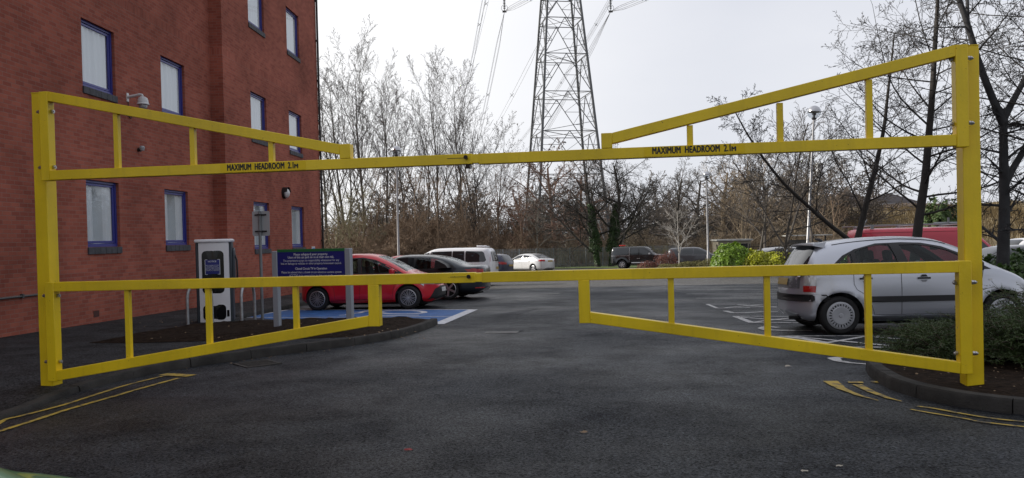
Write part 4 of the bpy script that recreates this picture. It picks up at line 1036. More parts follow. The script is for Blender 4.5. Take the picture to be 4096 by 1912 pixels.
        if cut:
            A, B = grid(.10), grid(-.11); N = len(A); c = MB()
            bd = [(j) for j in range(ny)] + [(i * m1 + ny) for i in range(nx)] + [nx * m1 + j for j in range(ny, 0, -1)] + [i * m1 for i in range(nx, 0, -1)]
            c.add(A + B, F + [tuple(k + N for k in reversed(f)) for f in F] + [(bd[i], bd[(i + 1) % len(bd)], bd[(i + 1) % len(bd)] + N, bd[i] + N) for i in range(len(bd))])
            boolean(s.b, c, TRIM)
        mb = MB(); mb.add(grid(off if not cut else -.004), F); return mb.build(name, mt, s.root, smooth=True, sharp=60)
    def side_windows(s, polys, hollow, mt):
        if hollow:
            c = MB()
            for P in polys: c.prism(P, 'y', -1.3, 1.3)
            boolean(s.b, c, TRIM)
            for P in polys: s.patch("window", mt, P, off=-.008)
        else:
            for P in polys: s.patch("window", mt, P, off=.007)
    def wheels(s, style, rimm=RIM, w=.20, rr=None):
        rr = rr or s.r * .66; ms = []
        for sg in (1, -1):
            for a in s.ax:
                r = s.r; M_ = Matrix.Translation((a, sg * (s.W / 2 - .02 - w / 2), r)) @ Matrix.Rotation(R(-90 * sg), 4, 'X')
                wh = empty("wheel", parent_loc(M_), 0); wh.parent = s.root; wh.matrix_local = M_
                h = w / 2
                mb = MB(); mb.lathe([(rr, h - .015), (r - .05, h), (r - .018, h - .008), (r - .002, h - .035), (r, 0), (r - .002, -h + .035), (r - .018, -h + .008), (rr, -h)], 48); mb.build("tyre", TYRE, wh, smooth=True, sharp=50)
                mb = MB(); mb.lathe([(rr + .004, h - .012), (rr - .012, h - .006), (rr - .018, h - .03), (rr - .03, -h + .03)], 48)
                if style == 'cap':
                    mb.lathe([(rr - .012, h - .008), (rr - .028, h + .004), (rr - .03, h - .002)], 48)
                    mb.lathe([(.0, h + .022), (.03, h + .02), (.036, h + .008), (.045, h + .010), (.135, h + .012), (.145, h + .002)], 36)
                    N_ = 12
                    for k in range(N_):
                        for dd in (-.020, .020):
                            th = 2 * math.pi * k / N_; c_, s__ = math.cos(th), math.sin(th); P = []
                            for (rad, tt) in ((.13, dd - .010), (rr - .02, dd * 1.2 - .012), (rr - .02, dd * 1.2 + .012), (.13, dd + .010)): P.append((rad * c_ - tt * s__, rad * s__ + tt * c_))
                            mb.prism(P, 'z', h - .012, h + .006)
                else:
                    N_ = {'multi': 10, 'five': 5, 'steel': 6}.get(style, 5); wd = {'multi': .0075, 'five': .034, 'steel': .045}.get(style, .03)
                    for k in range(N_):
                        for dd, tw in (((-.022, -.10), (.022, .10)) if style == 'multi' else ((0, 0),)):
                            th = 2 * math.pi * k / N_ + .2; c_, s__ = math.cos(th), math.sin(th); P = []
                            for (rad, tt) in ((.03, dd * .4 - wd * .8), (rr - .008, dd * 1.6 - wd), (rr - .008, dd * 1.6 + wd), (.03, dd * .4 + wd * .8)): P.append((rad * c_ - tt * s__, rad * s__ + tt * c_))
                            mb.prism(P, 'z', h - .035, h - .008)
                    mb.lathe([(0, h - .0), (.032, h - .004), (.045, h - .03)], 20)
                mb.build("rim", rimm, wh, smooth=True, sharp=35)
                mb = MB(); mb.lathe([(0, h - .055), (rr - .02, h - .055)], 24); mb.lathe([(.05, h - .05), (.05, h - .04), (rr * .55, h - .04), (rr * .55, h - .05)], 24); mb.build("brake_disc", WDARK, wh)
    def seats(s, xf, xr, right_drive=True):
        for x, n_ in ((xf, "front_seat"), (xr, "rear_seat")):
            for y in (-.36, .36):
                m = MB(); m.box((x, y, .62), (.5, .5, .16)); m.box((x - .27, y, .88), (.13, .46, .55), Matrix.Rotation(R(-14), 3, 'Y')); m.box((x - .36, y, 1.22), (.09, .24, .17), Matrix.Rotation(R(-8), 3, 'Y')); m.build(n_, SEAT, s.root, bevel=.04)
        m = MB(); m.box((xf + .95, 0, .80), (.45, s.W - .3, .28)); m.build("dashboard", INTER, s.root, bevel=.06)
        m = MB(); M_ = Matrix.Translation((xf + .56, -.36, .93)) @ Matrix.Rotation(R(65), 4, 'Y')
        P = [M_ @ Vector((.18 * math.cos(a), .18 * math.sin(a), 0)) for a in np.linspace(0, 2 * math.pi, 25)]; m.tube(P, .014, 8, cap=False); m.tube([M_ @ Vector((0, 0, 0)), M_ @ Vector((0, 0, .25))], .03, 8); m.tube([M_ @ Vector((-.17, 0, 0)), M_ @ Vector((.17, 0, 0))], .018, 6)
        m.build("steering_wheel", INTER, s.root, smooth=True)
    def mirrors(s, x, z, mt=None):
        for sg in (1, -1):
            y = s.side(x, z) ; m = MB(); m.box((x, sg * (y + .13), z + .03), (.11, .20, .14)); m.box((x + .01, sg * (y + .02), z - .02), (.07, .08, .05)); m.build("door_mirror", mt or s.pm, s.root, bevel=.03)
    def handles(s, pts, mt=None):
        for (x, z) in pts:
            s.patch("door_handle", mt or s.pm, [(x - .09, z - .014), (x + .09, z - .014), (x + .09, z + .014), (x - .09, z + .014)], off=.03, thick=.03, rings=1)
    def seams(s, lines, w=.006):
        mb = MB()
        for L_ in lines: s.strip(mb, L_, w)
        mb.build("door_seams", SEAM, s.root, fix=False)
    def under(s):
        m = MB(); m.bx(s.x0 + .35, s.x1 - .35, -s.W / 2 + .3, s.W / 2 - .3, s.zb - .06, s.zb + .1); m.build("underbody", WDARK, s.root)
def parent_loc(M_): return M_.to_translation()

# ---- silver hatchback, the nearest car
def c3_like():
    sp = dict(W=1.67, r=.30, ax=(-1.23, 1.23), zb=.2, tb=.34, pw=6, pwf=3.6, pt=4.6, swell=.03, gap=.05,
        top=[(-1.89, .50), (-1.885, .70), (-1.85, .88), (-1.80, .99), (-1.68, 1.16), (-1.54, 1.36), (-1.40, 1.43), (-1.0, 1.492), (-.5, 1.525), (-.1, 1.525), (.35, 1.48), (.75, 1.33), (1.10, 1.12), (1.30, 1.02), (1.60, .90), (1.82, .76), (1.94, .6), (1.97, .45)],
        belt=[(-1.9, .97), (1.0, .97), (1.3, .95), (1.97, .8)])
    pm = paint("silver_blue", (0.56, 0.58, 0.64), 0.62, 0.30)
    c = Car("silver_hatchback", "silver grey rounded five door hatchback with wheel trims, closest car behind the right gate", sp, pm); c.body((-1.62, 1.15))
    W1 = [(-1.30, 1.0), (-1.24, 1.10), (-1.10, 1.22), (-1.02, 1.265), (-1.0, 1.0)]
    W2 = [(-.94, 1.0), (-.955, 1.29), (-.8, 1.345), (-.55, 1.39), (-.40, 1.395), (-.34, 1.2), (-.30, 1.0)]
    W3 = [(-.14, 1.0), (-.19, 1.2), (-.25, 1.385), (.0, 1.385), (.25, 1.35), (.5, 1.27), (.72, 1.15), (.90, 1.02), (.90, 1.0)]
    W4 = [(.95, 1.0), (.95, 1.02), (1.07, .985)]
    BAND = [(-1.36, .975), (-1.30, 1.10), (-1.15, 1.235), (-.95, 1.33), (-.6, 1.415), (-.2, 1.425), (.1, 1.41), (.4, 1.345), (.7, 1.21), (.95, 1.05), (1.08, .975)]
    # black surround as its own part, cut like the body
    c.patch("window_surround", TRIM, BAND, off=.004)
    for o in [q for q in c.root.children if q.name.startswith("window_surround")]:
        cc = MB()
        for P in (W1, W2, W3): cc.prism(P, 'y', -1.3, 1.3)
        boolean(o, cc, TRIM)
    c.side_windows([W1, W2, W3], True, CGLASS)
    c.screen("windscreen", CGLASS, .50, 1.22, .50, .66, cut=True); c.screen("rear_window", CGDARK, -1.50, -1.79, .50, .66, off=.008)
    mb = MB(); pts = []
    for sgn in (-1, 1): pass
    # spoiler lip over the rear window
    V = []; n = 16
    for i in range(n + 1):
        y = -.56 + 1.12 * i / n; bow = (1 - (y / .56) ** 2) * .05
        V += [(-1.34, y, 1.452 + bow * .2), (-1.55 - bow, y, 1.425 + bow * .3), (-1.55 - bow, y, 1.40 + bow * .3), (-1.38, y, 1.36)]
    mb.add(V, [(4 * i + j, 4 * (i + 1) + j, 4 * (i + 1) + (j + 1) % 4, 4 * i + (j + 1) % 4) for i in range(n) for j in range(4)] + [(0, 1, 2, 3), (4 * n + 3, 4 * n + 2, 4 * n + 1, 4 * n)])
    mb.build("spoiler", pm, c.root, smooth=True, sharp=35)
    mb = MB(); mb.tube([(-1.30, 0, 1.50), (-1.36, 0, 1.56)], .006, 6); mb.tube([(-1.22, 0, 1.47), (-1.26, 0, 1.50), (-1.33, 0, 1.51)], [.03, .025, .012], 8); mb.build("aerial", TRIM, c.root, smooth=True)
    for sg in (1,):
        mb = MB(); V = []
        P = [(-1.30, 1.395), (-.9, 1.47), (-.3, 1.49), (.3, 1.455)]
        mb2 = MB()
        for s_ in (-1, 1):
            Q = [Vector((x, s_ * (c.side(x, interp(c.top, x) - .055) + .0), interp(c.top, x) - .052)) for x in np.linspace(-1.25, .5, 24)]
            mb2.tube(Q, .006, 6)
        mb2.build("roof_rails", TRIM, c.root, smooth=True)
    # rear: tail lamps wrap the corner
    c.patch("tail_lamp", REDL, [(-1.9, .67), (-1.58, .66), (-1.575, .765), (-1.9, .765)], off=.010, res=.03)
    c.patch("tail_lamp_clear", CLEARL, [(-1.9, .767), (-1.575, .767), (-1.60, .93), (-1.9, .93)], off=.010, res=.03)
    c.epatch("tail_lamp_inner", REDL, [(.60, .67), (.72, .67), (.72, .765), (.60, .765)], False, off=.012, mirror=True)
    c.epatch("tail_lamp_upper", CLEARL, [(.60, .767), (.72, .767), (.72, .93), (.61, .93)], False, off=.012, mirror=True)
    c.epatch("tailgate_panel", mat("tailgate_grey", (.16, .165, .18), .45, .3), [(-.54, .72), (.54, .72), (.56, .96), (-.56, .96)], False, off=.004)
    pl = c.epatch("number_plate", PLATEY, [(-.26, .775), (.26, .775), (.26, .885), (-.26, .885)], False, off=.02)
    c.epatch("bumper_strip", TRIM, [(-.80, .515), (.80, .515), (.80, .63), (-.80, .63)], False, off=.022)
    c.patch("bumper_strip", TRIM, [(-1.9, .515), (-1.64, .515), (-1.60, .54), (-1.60, .605), (-1.64, .63), (-1.9, .63)], off=.022, thick=.02, res=.03)
    c.patch("side_moulding", TRIM, [(-.86, .515), (-.84, .50), (.82, .50), (.84, .515), (.84, .575), (.82, .59), (-.80, .59), (-.84, .575)], off=.018, thick=.02)
    c.patch("sill_moulding", pm, [(-.80, .22), (.86, .22), (.86, .29), (-.78, .29)], off=.02, thick=.02)
    c.seams([[(-.30, .97), (-.30, .7), (-.31, .3)], [(-1.02, .96), (-1.02, .78), (-.98, .70), (-.86, .62), (-.76, .45), (-.72, .3), (.86, .3), (.88, .6), (.95, .96)], [(-1.63, .7), (-1.66, .97)]], w=.007)
    c.handles([(-.84, .87), (.04, .86)], TRIM)
    for x in (-.84, .04): c.patch("handle_recess", mat("handle_recess_silver", (.30, .31, .34), .5, .3), [(x - .05, .83), (x + .05, .83), (x + .03, .80), (x - .03, .80)], off=.004, res=.02)
    for x in (-.84, .04): c.patch("handle_cap", TRIM, [(x - .055, .88), (x + .055, .88), (x + .03, .915), (x - .03, .915)], off=.014, res=.02)
    c.patch("indicator", CLEARL, [(1.03, .80), (1.08, .80), (1.08, .83), (1.03, .83)], off=.008, res=.02)
    c.patch("headlamp", CLEARL, [(1.60, .66), (1.86, .64), (1.80, .78), (1.62, .82)], off=.01, res=.04)
    c.epatch("grille", TRIM, [(-.45, .55), (.45, .55), (.5, .62), (-.5, .62)], True, off=.012)
    mb = MB()
    for a in sp['ax']:
        pass
    mb = MB(); mb.tube([(-1.92, -.45, .255), (-1.7, -.45, .26)], .028, 10); mb.build("exhaust_pipe", WDARK, c.root, smooth=True)
    mb = MB(); mb.tube([(-1.85, .35, 1.03), (-1.80, 0, 1.02)], .009, 6); mb.build("rear_wiper", TRIM, c.root)
    c.mirrors(.80, 1.0, TRIM); c.seats(.05, -.85); c.wheels('cap', HUBCAP, rr=.21); c.under()
    mb = MB(); mb.box((.55, -.1, 1.33), (.03, .24, .08)); mb.build("rear_view_mirror", TRIM, c.root, bevel=.02)
    return c
c3 = c3_like()
g0 = G(3350, 1339); g1 = G(4018, 1332)
c3r = c3.root; place(c3r, 6.38, 12.83, R(-3))

def std(name, label, sp, pm, cat="car", group=None, hollow=None, wins=(), gm=None, ws=None, rw=None, style='five', rimm=RIM, seams=(), handles=(), mirror=None, tail=None, head=None, plate=None, plate_col=None, mirror_mat=None, extra=None, wheel_w=.2, rr=None):
    c = Car(name, label, sp, pm, cat, group); c.body(hollow)
    gm = gm or (CGLASS if hollow else CGDARK)
    if sp.get('band'):
        c.patch("window_surround", TRIM, sp['band'], off=.004)
        if hollow:
            for o in [q for q in c.root.children if q.name.startswith("window_surround")]:
                cc = MB()
                for P in wins: cc.prism(P, 'y', -1.3, 1.3)
                boolean(o, cc, TRIM)
    c.side_windows(wins, bool(hollow), gm)
    if ws: c.screen("windscreen", gm, *ws, cut=bool(hollow), off=.008)
    if rw: c.screen("rear_window", gm if not hollow else gm, *rw, cut=bool(hollow), off=.008)
    if tail:
        c.patch("tail_lamp", REDL, tail[0], off=.018, res=.025, rings=8)
        if tail[1]: c.epatch("tail_lamp", REDL, tail[1], False, off=.012, mirror=True)
    if head:
        c.patch("headlamp", CLEARL, head[0], off=.01, res=.03)
        if head[1]: c.epatch("headlamp", CLEARL, head[1], True, off=.012, mirror=True)
    if plate: c.epatch("number_plate", plate_col or PLATEY, [(-.26, plate[1]), (.26, plate[1]), (.26, plate[1] + .11), (-.26, plate[1] + .11)], plate[0] == 'f', off=.02)
    if seams: c.seams(seams)
    if handles: c.handles(handles, mirror_mat and None)
    if mirror: c.mirrors(*mirror)
    c.wheels(style, rimm, w=wheel_w, rr=rr); c.under()
    if extra: extra(c)
    return c

# ---- red hatchback in the bay beside the blue one
RED = paint("red", (0.64, 0.011, 0.026), 0.1, 0.3)
W1 = [(-1.35, 1.0), (-1.25, 1.12), (-1.0, 1.22), (-.92, 1.24), (-.9, 1.0)]
W2 = [(-.84, .99), (-.86, 1.26), (-.6, 1.33), (-.3, 1.36), (-.14, 1.36), (-.10, .98)]
W3 = [(-.0, .975), (-.04, 1.36), (.15, 1.35), (.4, 1.28), (.75, 1.12), (.98, .985)]
def red_extra(c):
    c.seats(.15, -.75)
    c.epatch("grille", TRIM, [(-.62, .24), (.62, .24), (.50, .52), (.30, .60), (-.30, .60), (-.50, .52)], True, off=.010)
    c.epatch("upper_grille", TRIM, [(-.5, .64), (.5, .64), (.4, .70), (-.4, .70)], True, off=.012)
    c.patch("running_light", CLEARL, [(1.69, .32), (1.715, .32), (1.78, .58), (1.76, .60)], off=.014, res=.03)
    c.patch("fog_lamp_recess", TRIM, [(1.74, .32), (1.82, .32), (1.83, .40), (1.76, .42)], off=.010, res=.03)
    m = MB(); m.tube([(1.16, -.3, 1.02), (1.05, .25, 1.07)], .008, 6); m.tube([(1.16, .25, 1.03), (1.04, .62, 1.05)], .008, 6); m.build("wipers", TRIM, c.root)
red = std("red_hatchback", "bright red small hatchback facing right beside the blue bay, partly behind the notice board",
    dict(W=1.695, r=.31, ax=(-1.255, 1.255), zb=.19, tb=.30, pw=6, pwf=3.6, swell=.02, top=[(-1.90, .5), (-1.89, .85), (-1.78, 1.05), (-1.60, 1.33), (-1.35, 1.43), (-.8, 1.495), (-.2, 1.51), (.25, 1.475), (.7, 1.30), (1.15, 1.07), (1.32, .99), (1.65, .90), (1.90, .77), (2.03, .6), (2.06, .42)],
         belt=[(-1.9, 1.0), (-.5, .965), (1.2, .93), (2.06, .75)], band=[(-1.42, .98), (-1.3, 1.16), (-1.0, 1.29), (-.5, 1.385), (0, 1.40), (.35, 1.33), (.75, 1.16), (1.14, .95), (.2, .95)]),
    RED, hollow=(-1.55, 1.2), wins=(W1, W2, W3), ws=(.38, 1.20, .52, .66), rw=(-1.5, -1.75, .5, .6), style='multi', rr=.215,
    seams=([(-.06, .95), (-.05, .6), (-.08, .28)], [(-.93, .97), (-.92, .72), (-.78, .6), (-.75, .28), (.82, .28), (.86, .55), (1.0, .93)]), handles=((-.72, .84), (.2, .82)),
    mirror=(.86, .98), tail=([(-1.88, .75), (-1.62, .8), (-1.6, .92), (-1.85, .95)], None), head=([(1.52, .70), (1.93, .60), (1.84, .74), (1.6, .80)], [(.52, .64), (.72, .66), (.72, .74), (.50, .70)]), plate=('f', .44), plate_col=PLATEW, extra=red_extra)
place(red.root, -3.93, 21.5, R(-7))

# ---- dark saloon beside it, tail towards us on the right
DARKB = paint("dark_slate", (0.020, 0.027, 0.038), 0.35, 0.28)
S1 = [(-1.52, 1.02), (-1.44, 1.12), (-1.22, 1.24), (-1.12, 1.27), (-1.08, 1.0)]
S2 = [(-1.03, 1.0), (-1.07, 1.285), (-.7, 1.34), (-.36, 1.36), (-.30, .99)]
S3 = [(-.20, .985), (-.25, 1.36), (.1, 1.35), (.4, 1.28), (.75, 1.12), (.98, .98)]
def sk_extra(c):
    c.seats(.1, -.85); c.patch("chrome_line", RIM, [(-2.44, .98), (-2.30, 1.01), (-2.30, 1.03), (-2.44, 1.0)], off=.012, res=.03)
    c.epatch("bumper_reflector", REDL, [(.45, .34), (.78, .34), (.78, .37), (.45, .37)], False, off=.014, mirror=True)
sk = std("dark_saloon", "dark slate grey saloon parked behind the red hatchback, tail towards the road",
    dict(W=1.86, r=.335, ax=(-1.42, 1.42), zb=.2, tb=.34, pw=8, pwf=4, swell=.015, top=[(-2.55, .45), (-2.54, .85), (-2.50, 1.01), (-2.40, 1.075), (-2.1, 1.09), (-1.85, 1.13), (-1.3, 1.33), (-.8, 1.43), (-.2, 1.46), (.3, 1.43), (.8, 1.22), (1.25, 1.02), (1.7, .95), (2.1, .83), (2.28, .68), (2.33, .45)],
         belt=[(-2.55, .99), (-1.5, .98), (1.0, .94), (2.33, .7)], band=[(-1.66, 1.01), (-1.5, 1.14), (-1.2, 1.28), (-.7, 1.385), (-.2, 1.40), (.2, 1.375), (.6, 1.23), (1.1, .96), (-.3, .965)]),
    DARKB, hollow=(-1.8, 1.15), wins=(S1, S2, S3), ws=(.42, 1.15, .55, .70), rw=(-1.05, -1.80, .52, .66), style='five', rr=.245,
    seams=([(-.25, .96), (-.26, .3)], [(-1.14, .97), (-1.1, .75), (-.95, .65), (-.93, .3), (.95, .3), (.97, .6), (1.0, .94)], [(-1.95, .9), (-2.2, .86)]), handles=((-.95, .86), (.05, .84)),
    mirror=(.86, .98), tail=([(-2.545, .82), (-2.20, .90), (-2.16, .98), (-2.545, .97)], [(.5, .82), (.86, .83), (.88, .96), (.52, .95)]), plate=('r', .60), extra=sk_extra)
place(sk.root, -3.28, 25.85, R(180 - 11))

# ---- white people carrier
MPVW = paint("pearl_silver", (0.76, 0.76, 0.79), 0.15, 0.33)
def mpv_extra(c):
    m = MB(); m.box((-1.70, 0, 1.79), (.42, .9, .05)); m.box((-1.62, -.40, 1.815), (.30, .10, .06)); m.box((-1.62, .40, 1.815), (.30, .10, .06)); m.build("roof_spoiler", c.pm, c.root, bevel=.02)
    for x in (-.42, .62, -1.02):
        for sd in (1, -1):
            m = MB(); c.strip(m, [(x, 1.09), (x, 1.56)], .03, off=.012, sides=(sd,)); m.build("window_trim", RIM, c.root, fix=False)
    c.epatch("rear_glass", CGDARK, [(-.60, 1.12), (.60, 1.12), (.60, 1.35), (.56, 1.56), (-.56, 1.56), (-.60, 1.35)], False, off=.030)
mpv = std("people_carrier", "pearl white people carrier with dark privacy glass, behind the dark saloon",
    dict(W=1.86, r=.335, ax=(-1.40, 1.40), zb=.22, tb=.17, pw=11, pwf=4, pt=6, top=[(-2.32, .5), (-2.31, .9), (-2.28, 1.15), (-2.17, 1.5), (-2.05, 1.70), (-1.8, 1.745), (-1, 1.76), (0, 1.76), (.5, 1.72), (.9, 1.55), (1.4, 1.27), (1.85, 1.03), (2.15, .88), (2.3, .68), (2.34, .45)],
         belt=[(-2.32, 1.08), (1.5, 1.02), (2.34, .75)]),
    MPVW, wins=([(-1.92, 1.10), (-1.98, 1.18), (-1.88, 1.50), (-1.80, 1.57), (-1.04, 1.60), (-1.04, 1.10)], [(-.98, 1.10), (-.98, 1.60), (-.44, 1.61), (-.44, 1.10)], [(-.40, 1.10), (-.40, 1.61), (.58, 1.60), (.62, 1.10)], [(.66, 1.10), (.66, 1.58), (.85, 1.53), (1.4, 1.22), (1.5, 1.10)]),
    gm=CGDARK, ws=(.95, 1.8, .6, .74), style='five', seams=([(.6, 1.05), (.6, .3)], [(-.44, 1.05), (-.46, .3)]), handles=((.3, .95), (-.2, .95)), mirror=(1.2, 1.08),
    tail=([(-2.32, 1.10), (-2.14, 1.10), (-2.14, 1.28), (-2.18, 1.46), (-2.32, 1.42)], None), plate=('r', .75), extra=mpv_extra)
g = at(1960, 1086, 34.5); place(mpv.root, -2.98, 35.9, R(180 - 10))

# ---- small strip of another red car between them
red2 = std("red_car", "red car almost hidden behind the dark saloon, only its roof edge showing",
    dict(W=1.7, r=.31, ax=(-1.25, 1.25), zb=.2, top=[(-1.9, .5), (-1.88, .95), (-1.6, 1.32), (-1, 1.44), (-.2, 1.46), (.4, 1.4), (1.2, 1.0), (1.8, .85), (2.0, .65), (2.02, .45)], belt=[(-1.9, .97), (2, .8)]),
    RED, wins=([(-1.3, .99), (-1.1, 1.25), (-.2, 1.34), (-.2, .98)], [(-.12, .98), (-.12, 1.34), (.4, 1.26), (.95, .98)]), ws=(.45, 1.15, .5, .64))
place(red2.root, -4.15, 29.6, R(180 - 10))

# ---- dark blue hatchback
NAVY = paint("navy", (0.035, 0.04, 0.075), 0.4, 0.3)
bl = std("navy_hatchback", "dark navy hatchback with red tail lamps between the white people carrier and the silver saloon",
    dict(W=1.8, r=.33, ax=(-1.3, 1.3), zb=.2, tb=.32, pw=7, pwf=4, top=[(-2.12, .5), (-2.11, .85), (-2.02, 1.05), (-1.85, 1.26), (-1.66, 1.41), (-1.2, 1.47), (-.3, 1.49), (.3, 1.45), (.8, 1.24), (1.25, 1.02), (1.8, .88), (2.05, .7), (2.12, .45)], belt=[(-2.1, 1.0), (2.1, .85)]),
    NAVY, wins=([(-1.55, 1.06), (-1.4, 1.22), (-1.0, 1.31), (-1.0, 1.0)], [(-.95, 1.0), (-.95, 1.32), (-.2, 1.37), (-.2, .98)], [(-.12, .98), (-.12, 1.37), (.4, 1.3), (1.0, .99)]), ws=(.45, 1.2, .52, .68), rw=(-1.74, -2.03, .52, .62),
    tail=([(-2.11, .84), (-1.74, .90), (-1.74, .97), (-2.11, 1.02)], [(.48, .84), (.8, .85), (.82, 1.0), (.5, .98)]), plate=('r', .72), mirror=(.95, 1.0), extra=lambda c: c.epatch("bumper_reflector", REDL, [(.55, .34), (.78, .34), (.78, .42), (.55, .42)], False, off=.014, mirror=True))
place(bl.root, -2.0, 46.2, R(180 - 25))

# ---- silver saloon, sunlit
SILV = paint("bright_silver", (0.66, 0.66, 0.66), 0.5, 0.3)
oc = std("silver_saloon", "sunlit bright silver saloon seen from its rear quarter by the far fence",
    dict(W=1.81, r=.32, ax=(-1.34, 1.34), zb=.2, tb=.33, pw=8, pwf=4, top=[(-2.32, .45), (-2.31, .85), (-2.27, 1.0), (-2.15, 1.05), (-1.85, 1.08), (-1.2, 1.32), (-.7, 1.43), (-.1, 1.46), (.4, 1.41), (.9, 1.2), (1.35, 1.0), (1.8, .92), (2.15, .78), (2.3, .6), (2.34, .45)], belt=[(-2.3, .96), (2.3, .8)]),
    SILV, wins=([(-1.35, 1.02), (-1.2, 1.16), (-.95, 1.26), (-.95, 1.0)], [(-.9, 1.0), (-.9, 1.28), (-.2, 1.35), (-.2, .98)], [(-.12, .98), (-.12, 1.36), (.4, 1.29), (1.05, .98)]), ws=(.5, 1.3, .52, .68), rw=(-1.0, -1.80, .52, .64), style='five',
    seams=([(-.16, .96), (-.16, .3)], [(-1.0, .96), (-.9, .3), (.95, .3), (1.0, .94)]), handles=((-.9, .86), (.1, .84)), mirror=(.95, 1.0),
    tail=([(-2.315, .84), (-2.05, .86), (-2.05, .98), (-2.31, 1.0)], [(.52, .84), (.83, .85), (.84, .99), (.5, .97)]), plate=('r', .80))
place(oc.root, 1.25, 60.0, R(90 + 44))

# ---- black pickup with canopy
BLK = paint("black", (0.010, 0.011, 0.012), 0.2, 0.22)
def pk_extra(c):
    m = MB(); m.tube([(-.75, -.93, .50), (.95, -.93, .50)], .05, 8); m.tube([(-.75, .93, .50), (.95, .93, .50)], .05, 8); m.build("side_step", RIM, c.root, smooth=True)
    m = MB(); m.tube([(2.62, -.5, .45), (2.72, -.45, .62), (2.72, .45, .62), (2.62, .5, .45)], .035, 8); m.build("nudge_bar", RIM, c.root, smooth=True)
    m = MB(); m.box((-1.65, 0, 1.93), (.5, .32, .09)); m.build("roof_beacon", mat("beacon_red", (.5, .03, .02), .3), c.root, bevel=.02)
    mm = MB(); c.strip(mm, [(-2.5, 1.09), (-.95, 1.09)], .02, off=.01); c.strip(mm, [(-.93, .6), (-.93, 1.72)], .02, off=.012); c.strip(mm, [(-.3, .85), (-.05, .85)], .03, off=.02); mm.build("chrome_trim", RIM, c.root, fix=False)
    c.epatch("grille", RIM, [(-.5, .78), (.5, .78), (.5, 1.0), (-.5, 1.0)], True, off=.012)
    m = MB(); 
    for sg in (-1, 1): m.box((2.42, sg * .5, .52), (.1, .2, .1))
    m.build("fog_lamp", CLEARL, c.root)
pk = std("black_pickup", "black double cab pickup with load canopy and red roof beacon, parked by the far fence",
    dict(W=1.84, r=.37, ax=(-1.54, 1.54), zb=.42, tb=.20, pw=14, pwf=7, pt=6, gap=.09, swell=.05, top=[(-2.62, .6), (-2.61, 1.1), (-2.55, 1.35), (-2.42, 1.72), (-2.25, 1.80), (-1.5, 1.83), (-.9, 1.83), (.0, 1.83), (.35, 1.78), (.75, 1.5), (1.08, 1.22), (1.5, 1.17), (2.2, 1.08), (2.48, .95), (2.6, .75), (2.62, .55)], belt=[(-2.6, 1.12), (1.1, 1.12), (2.6, 1.0)]),
    BLK, wins=([(-2.42, 1.16), (-2.25, 1.60), (-2.1, 1.68), (-1.02, 1.70), (-1.02, 1.16)], [(-.84, 1.16), (-.80, 1.62), (-.65, 1.66), (-.22, 1.66), (-.18, 1.14)], [(-.08, 1.14), (-.10, 1.66), (.2, 1.63), (.5, 1.46), (.85, 1.16)]), ws=(.42, 1.05, .58, .70), style='steel', rr=.22,
    seams=([(-.93, .5), (-.93, 1.1)], [(-.13, .5), (-.13, 1.1)], [(.95, .55), (.95, 1.1)]), handles=((-.75, 1.0), (.05, 1.0)), mirror=(.75, 1.18, RIM), head=([(2.2, .88), (2.55, .86), (2.5, .98), (2.2, 1.03)], [(.58, .86), (.86, .86), (.84, .98), (.58, .98)]), tail=([(-2.61, .8), (-2.5, .8), (-2.5, 1.1), (-2.61, 1.1)], None), extra=pk_extra, wheel_w=.24)
place(pk.root, 10.7, 63.6, R(-20))

# ---- dark grey SUV behind the heather bed
GREYP = paint("graphite", (0.05, 0.052, 0.06), 0.4, 0.3)
su = std("grey_estate", "graphite grey estate car behind the heather bushes and the white birch",
    dict(W=1.85, r=.34, ax=(-1.35, 1.35), zb=.25, tb=.26, top=[(-2.25, .6), (-2.24, .95), (-2.1, 1.3), (-1.9, 1.58), (-1.2, 1.64), (-.2, 1.66), (.35, 1.6), (.9, 1.35), (1.35, 1.1), (1.9, .98), (2.2, .8), (2.26, .5)], belt=[(-2.2, 1.1), (2.2, .95)]),
    GREYP, wins=([(-1.9, 1.13), (-1.75, 1.42), (-1.0, 1.5), (-1.0, 1.12)], [(-.92, 1.12), (-.92, 1.51), (-.15, 1.54), (-.15, 1.12)], [(-.05, 1.12), (-.05, 1.54), (.4, 1.46), (1.05, 1.12)]), ws=(.5, 1.3, .56, .7), head=([(1.9, .82), (2.2, .76), (2.15, .9), (1.9, .95)], None), mirror=(1.0, 1.13, RIM))
place(su.root, 14.3, 60.5, R(-18))
# ---- silver car behind the laurels
sv = std("silver_estate", "silver estate car behind the low yellow laurel hedge, only roof and windows showing",
    dict(W=1.8, r=.32, ax=(-1.35, 1.35), zb=.2, tb=.3, top=[(-2.25, .5), (-2.2, .9), (-1.9, .98), (-1.5, 1.12), (-.9, 1.38), (-.2, 1.46), (.6, 1.47), (1.3, 1.44), (1.7, 1.3), (2.1, 1.0), (2.25, .85), (2.27, .45)], belt=[(-2.2, .85), (2.2, .98)]),
    paint("mid_silver", (.42, .43, .45), .5, .3), wins=([(1.75, 1.02), (1.5, 1.25), (1.2, 1.35), (1.2, 1.0)], [(1.12, 1.0), (1.12, 1.37), (.4, 1.39), (.4, .98)], [(.3, .98), (.3, 1.39), (-.2, 1.37), (-.9, 1.15), (-1.2, .97)]), ws=(-.9, -1.6, .55, .68), mirror=(-1.1, .98))
place(sv.root, 15.2, 44.5, R(-6))

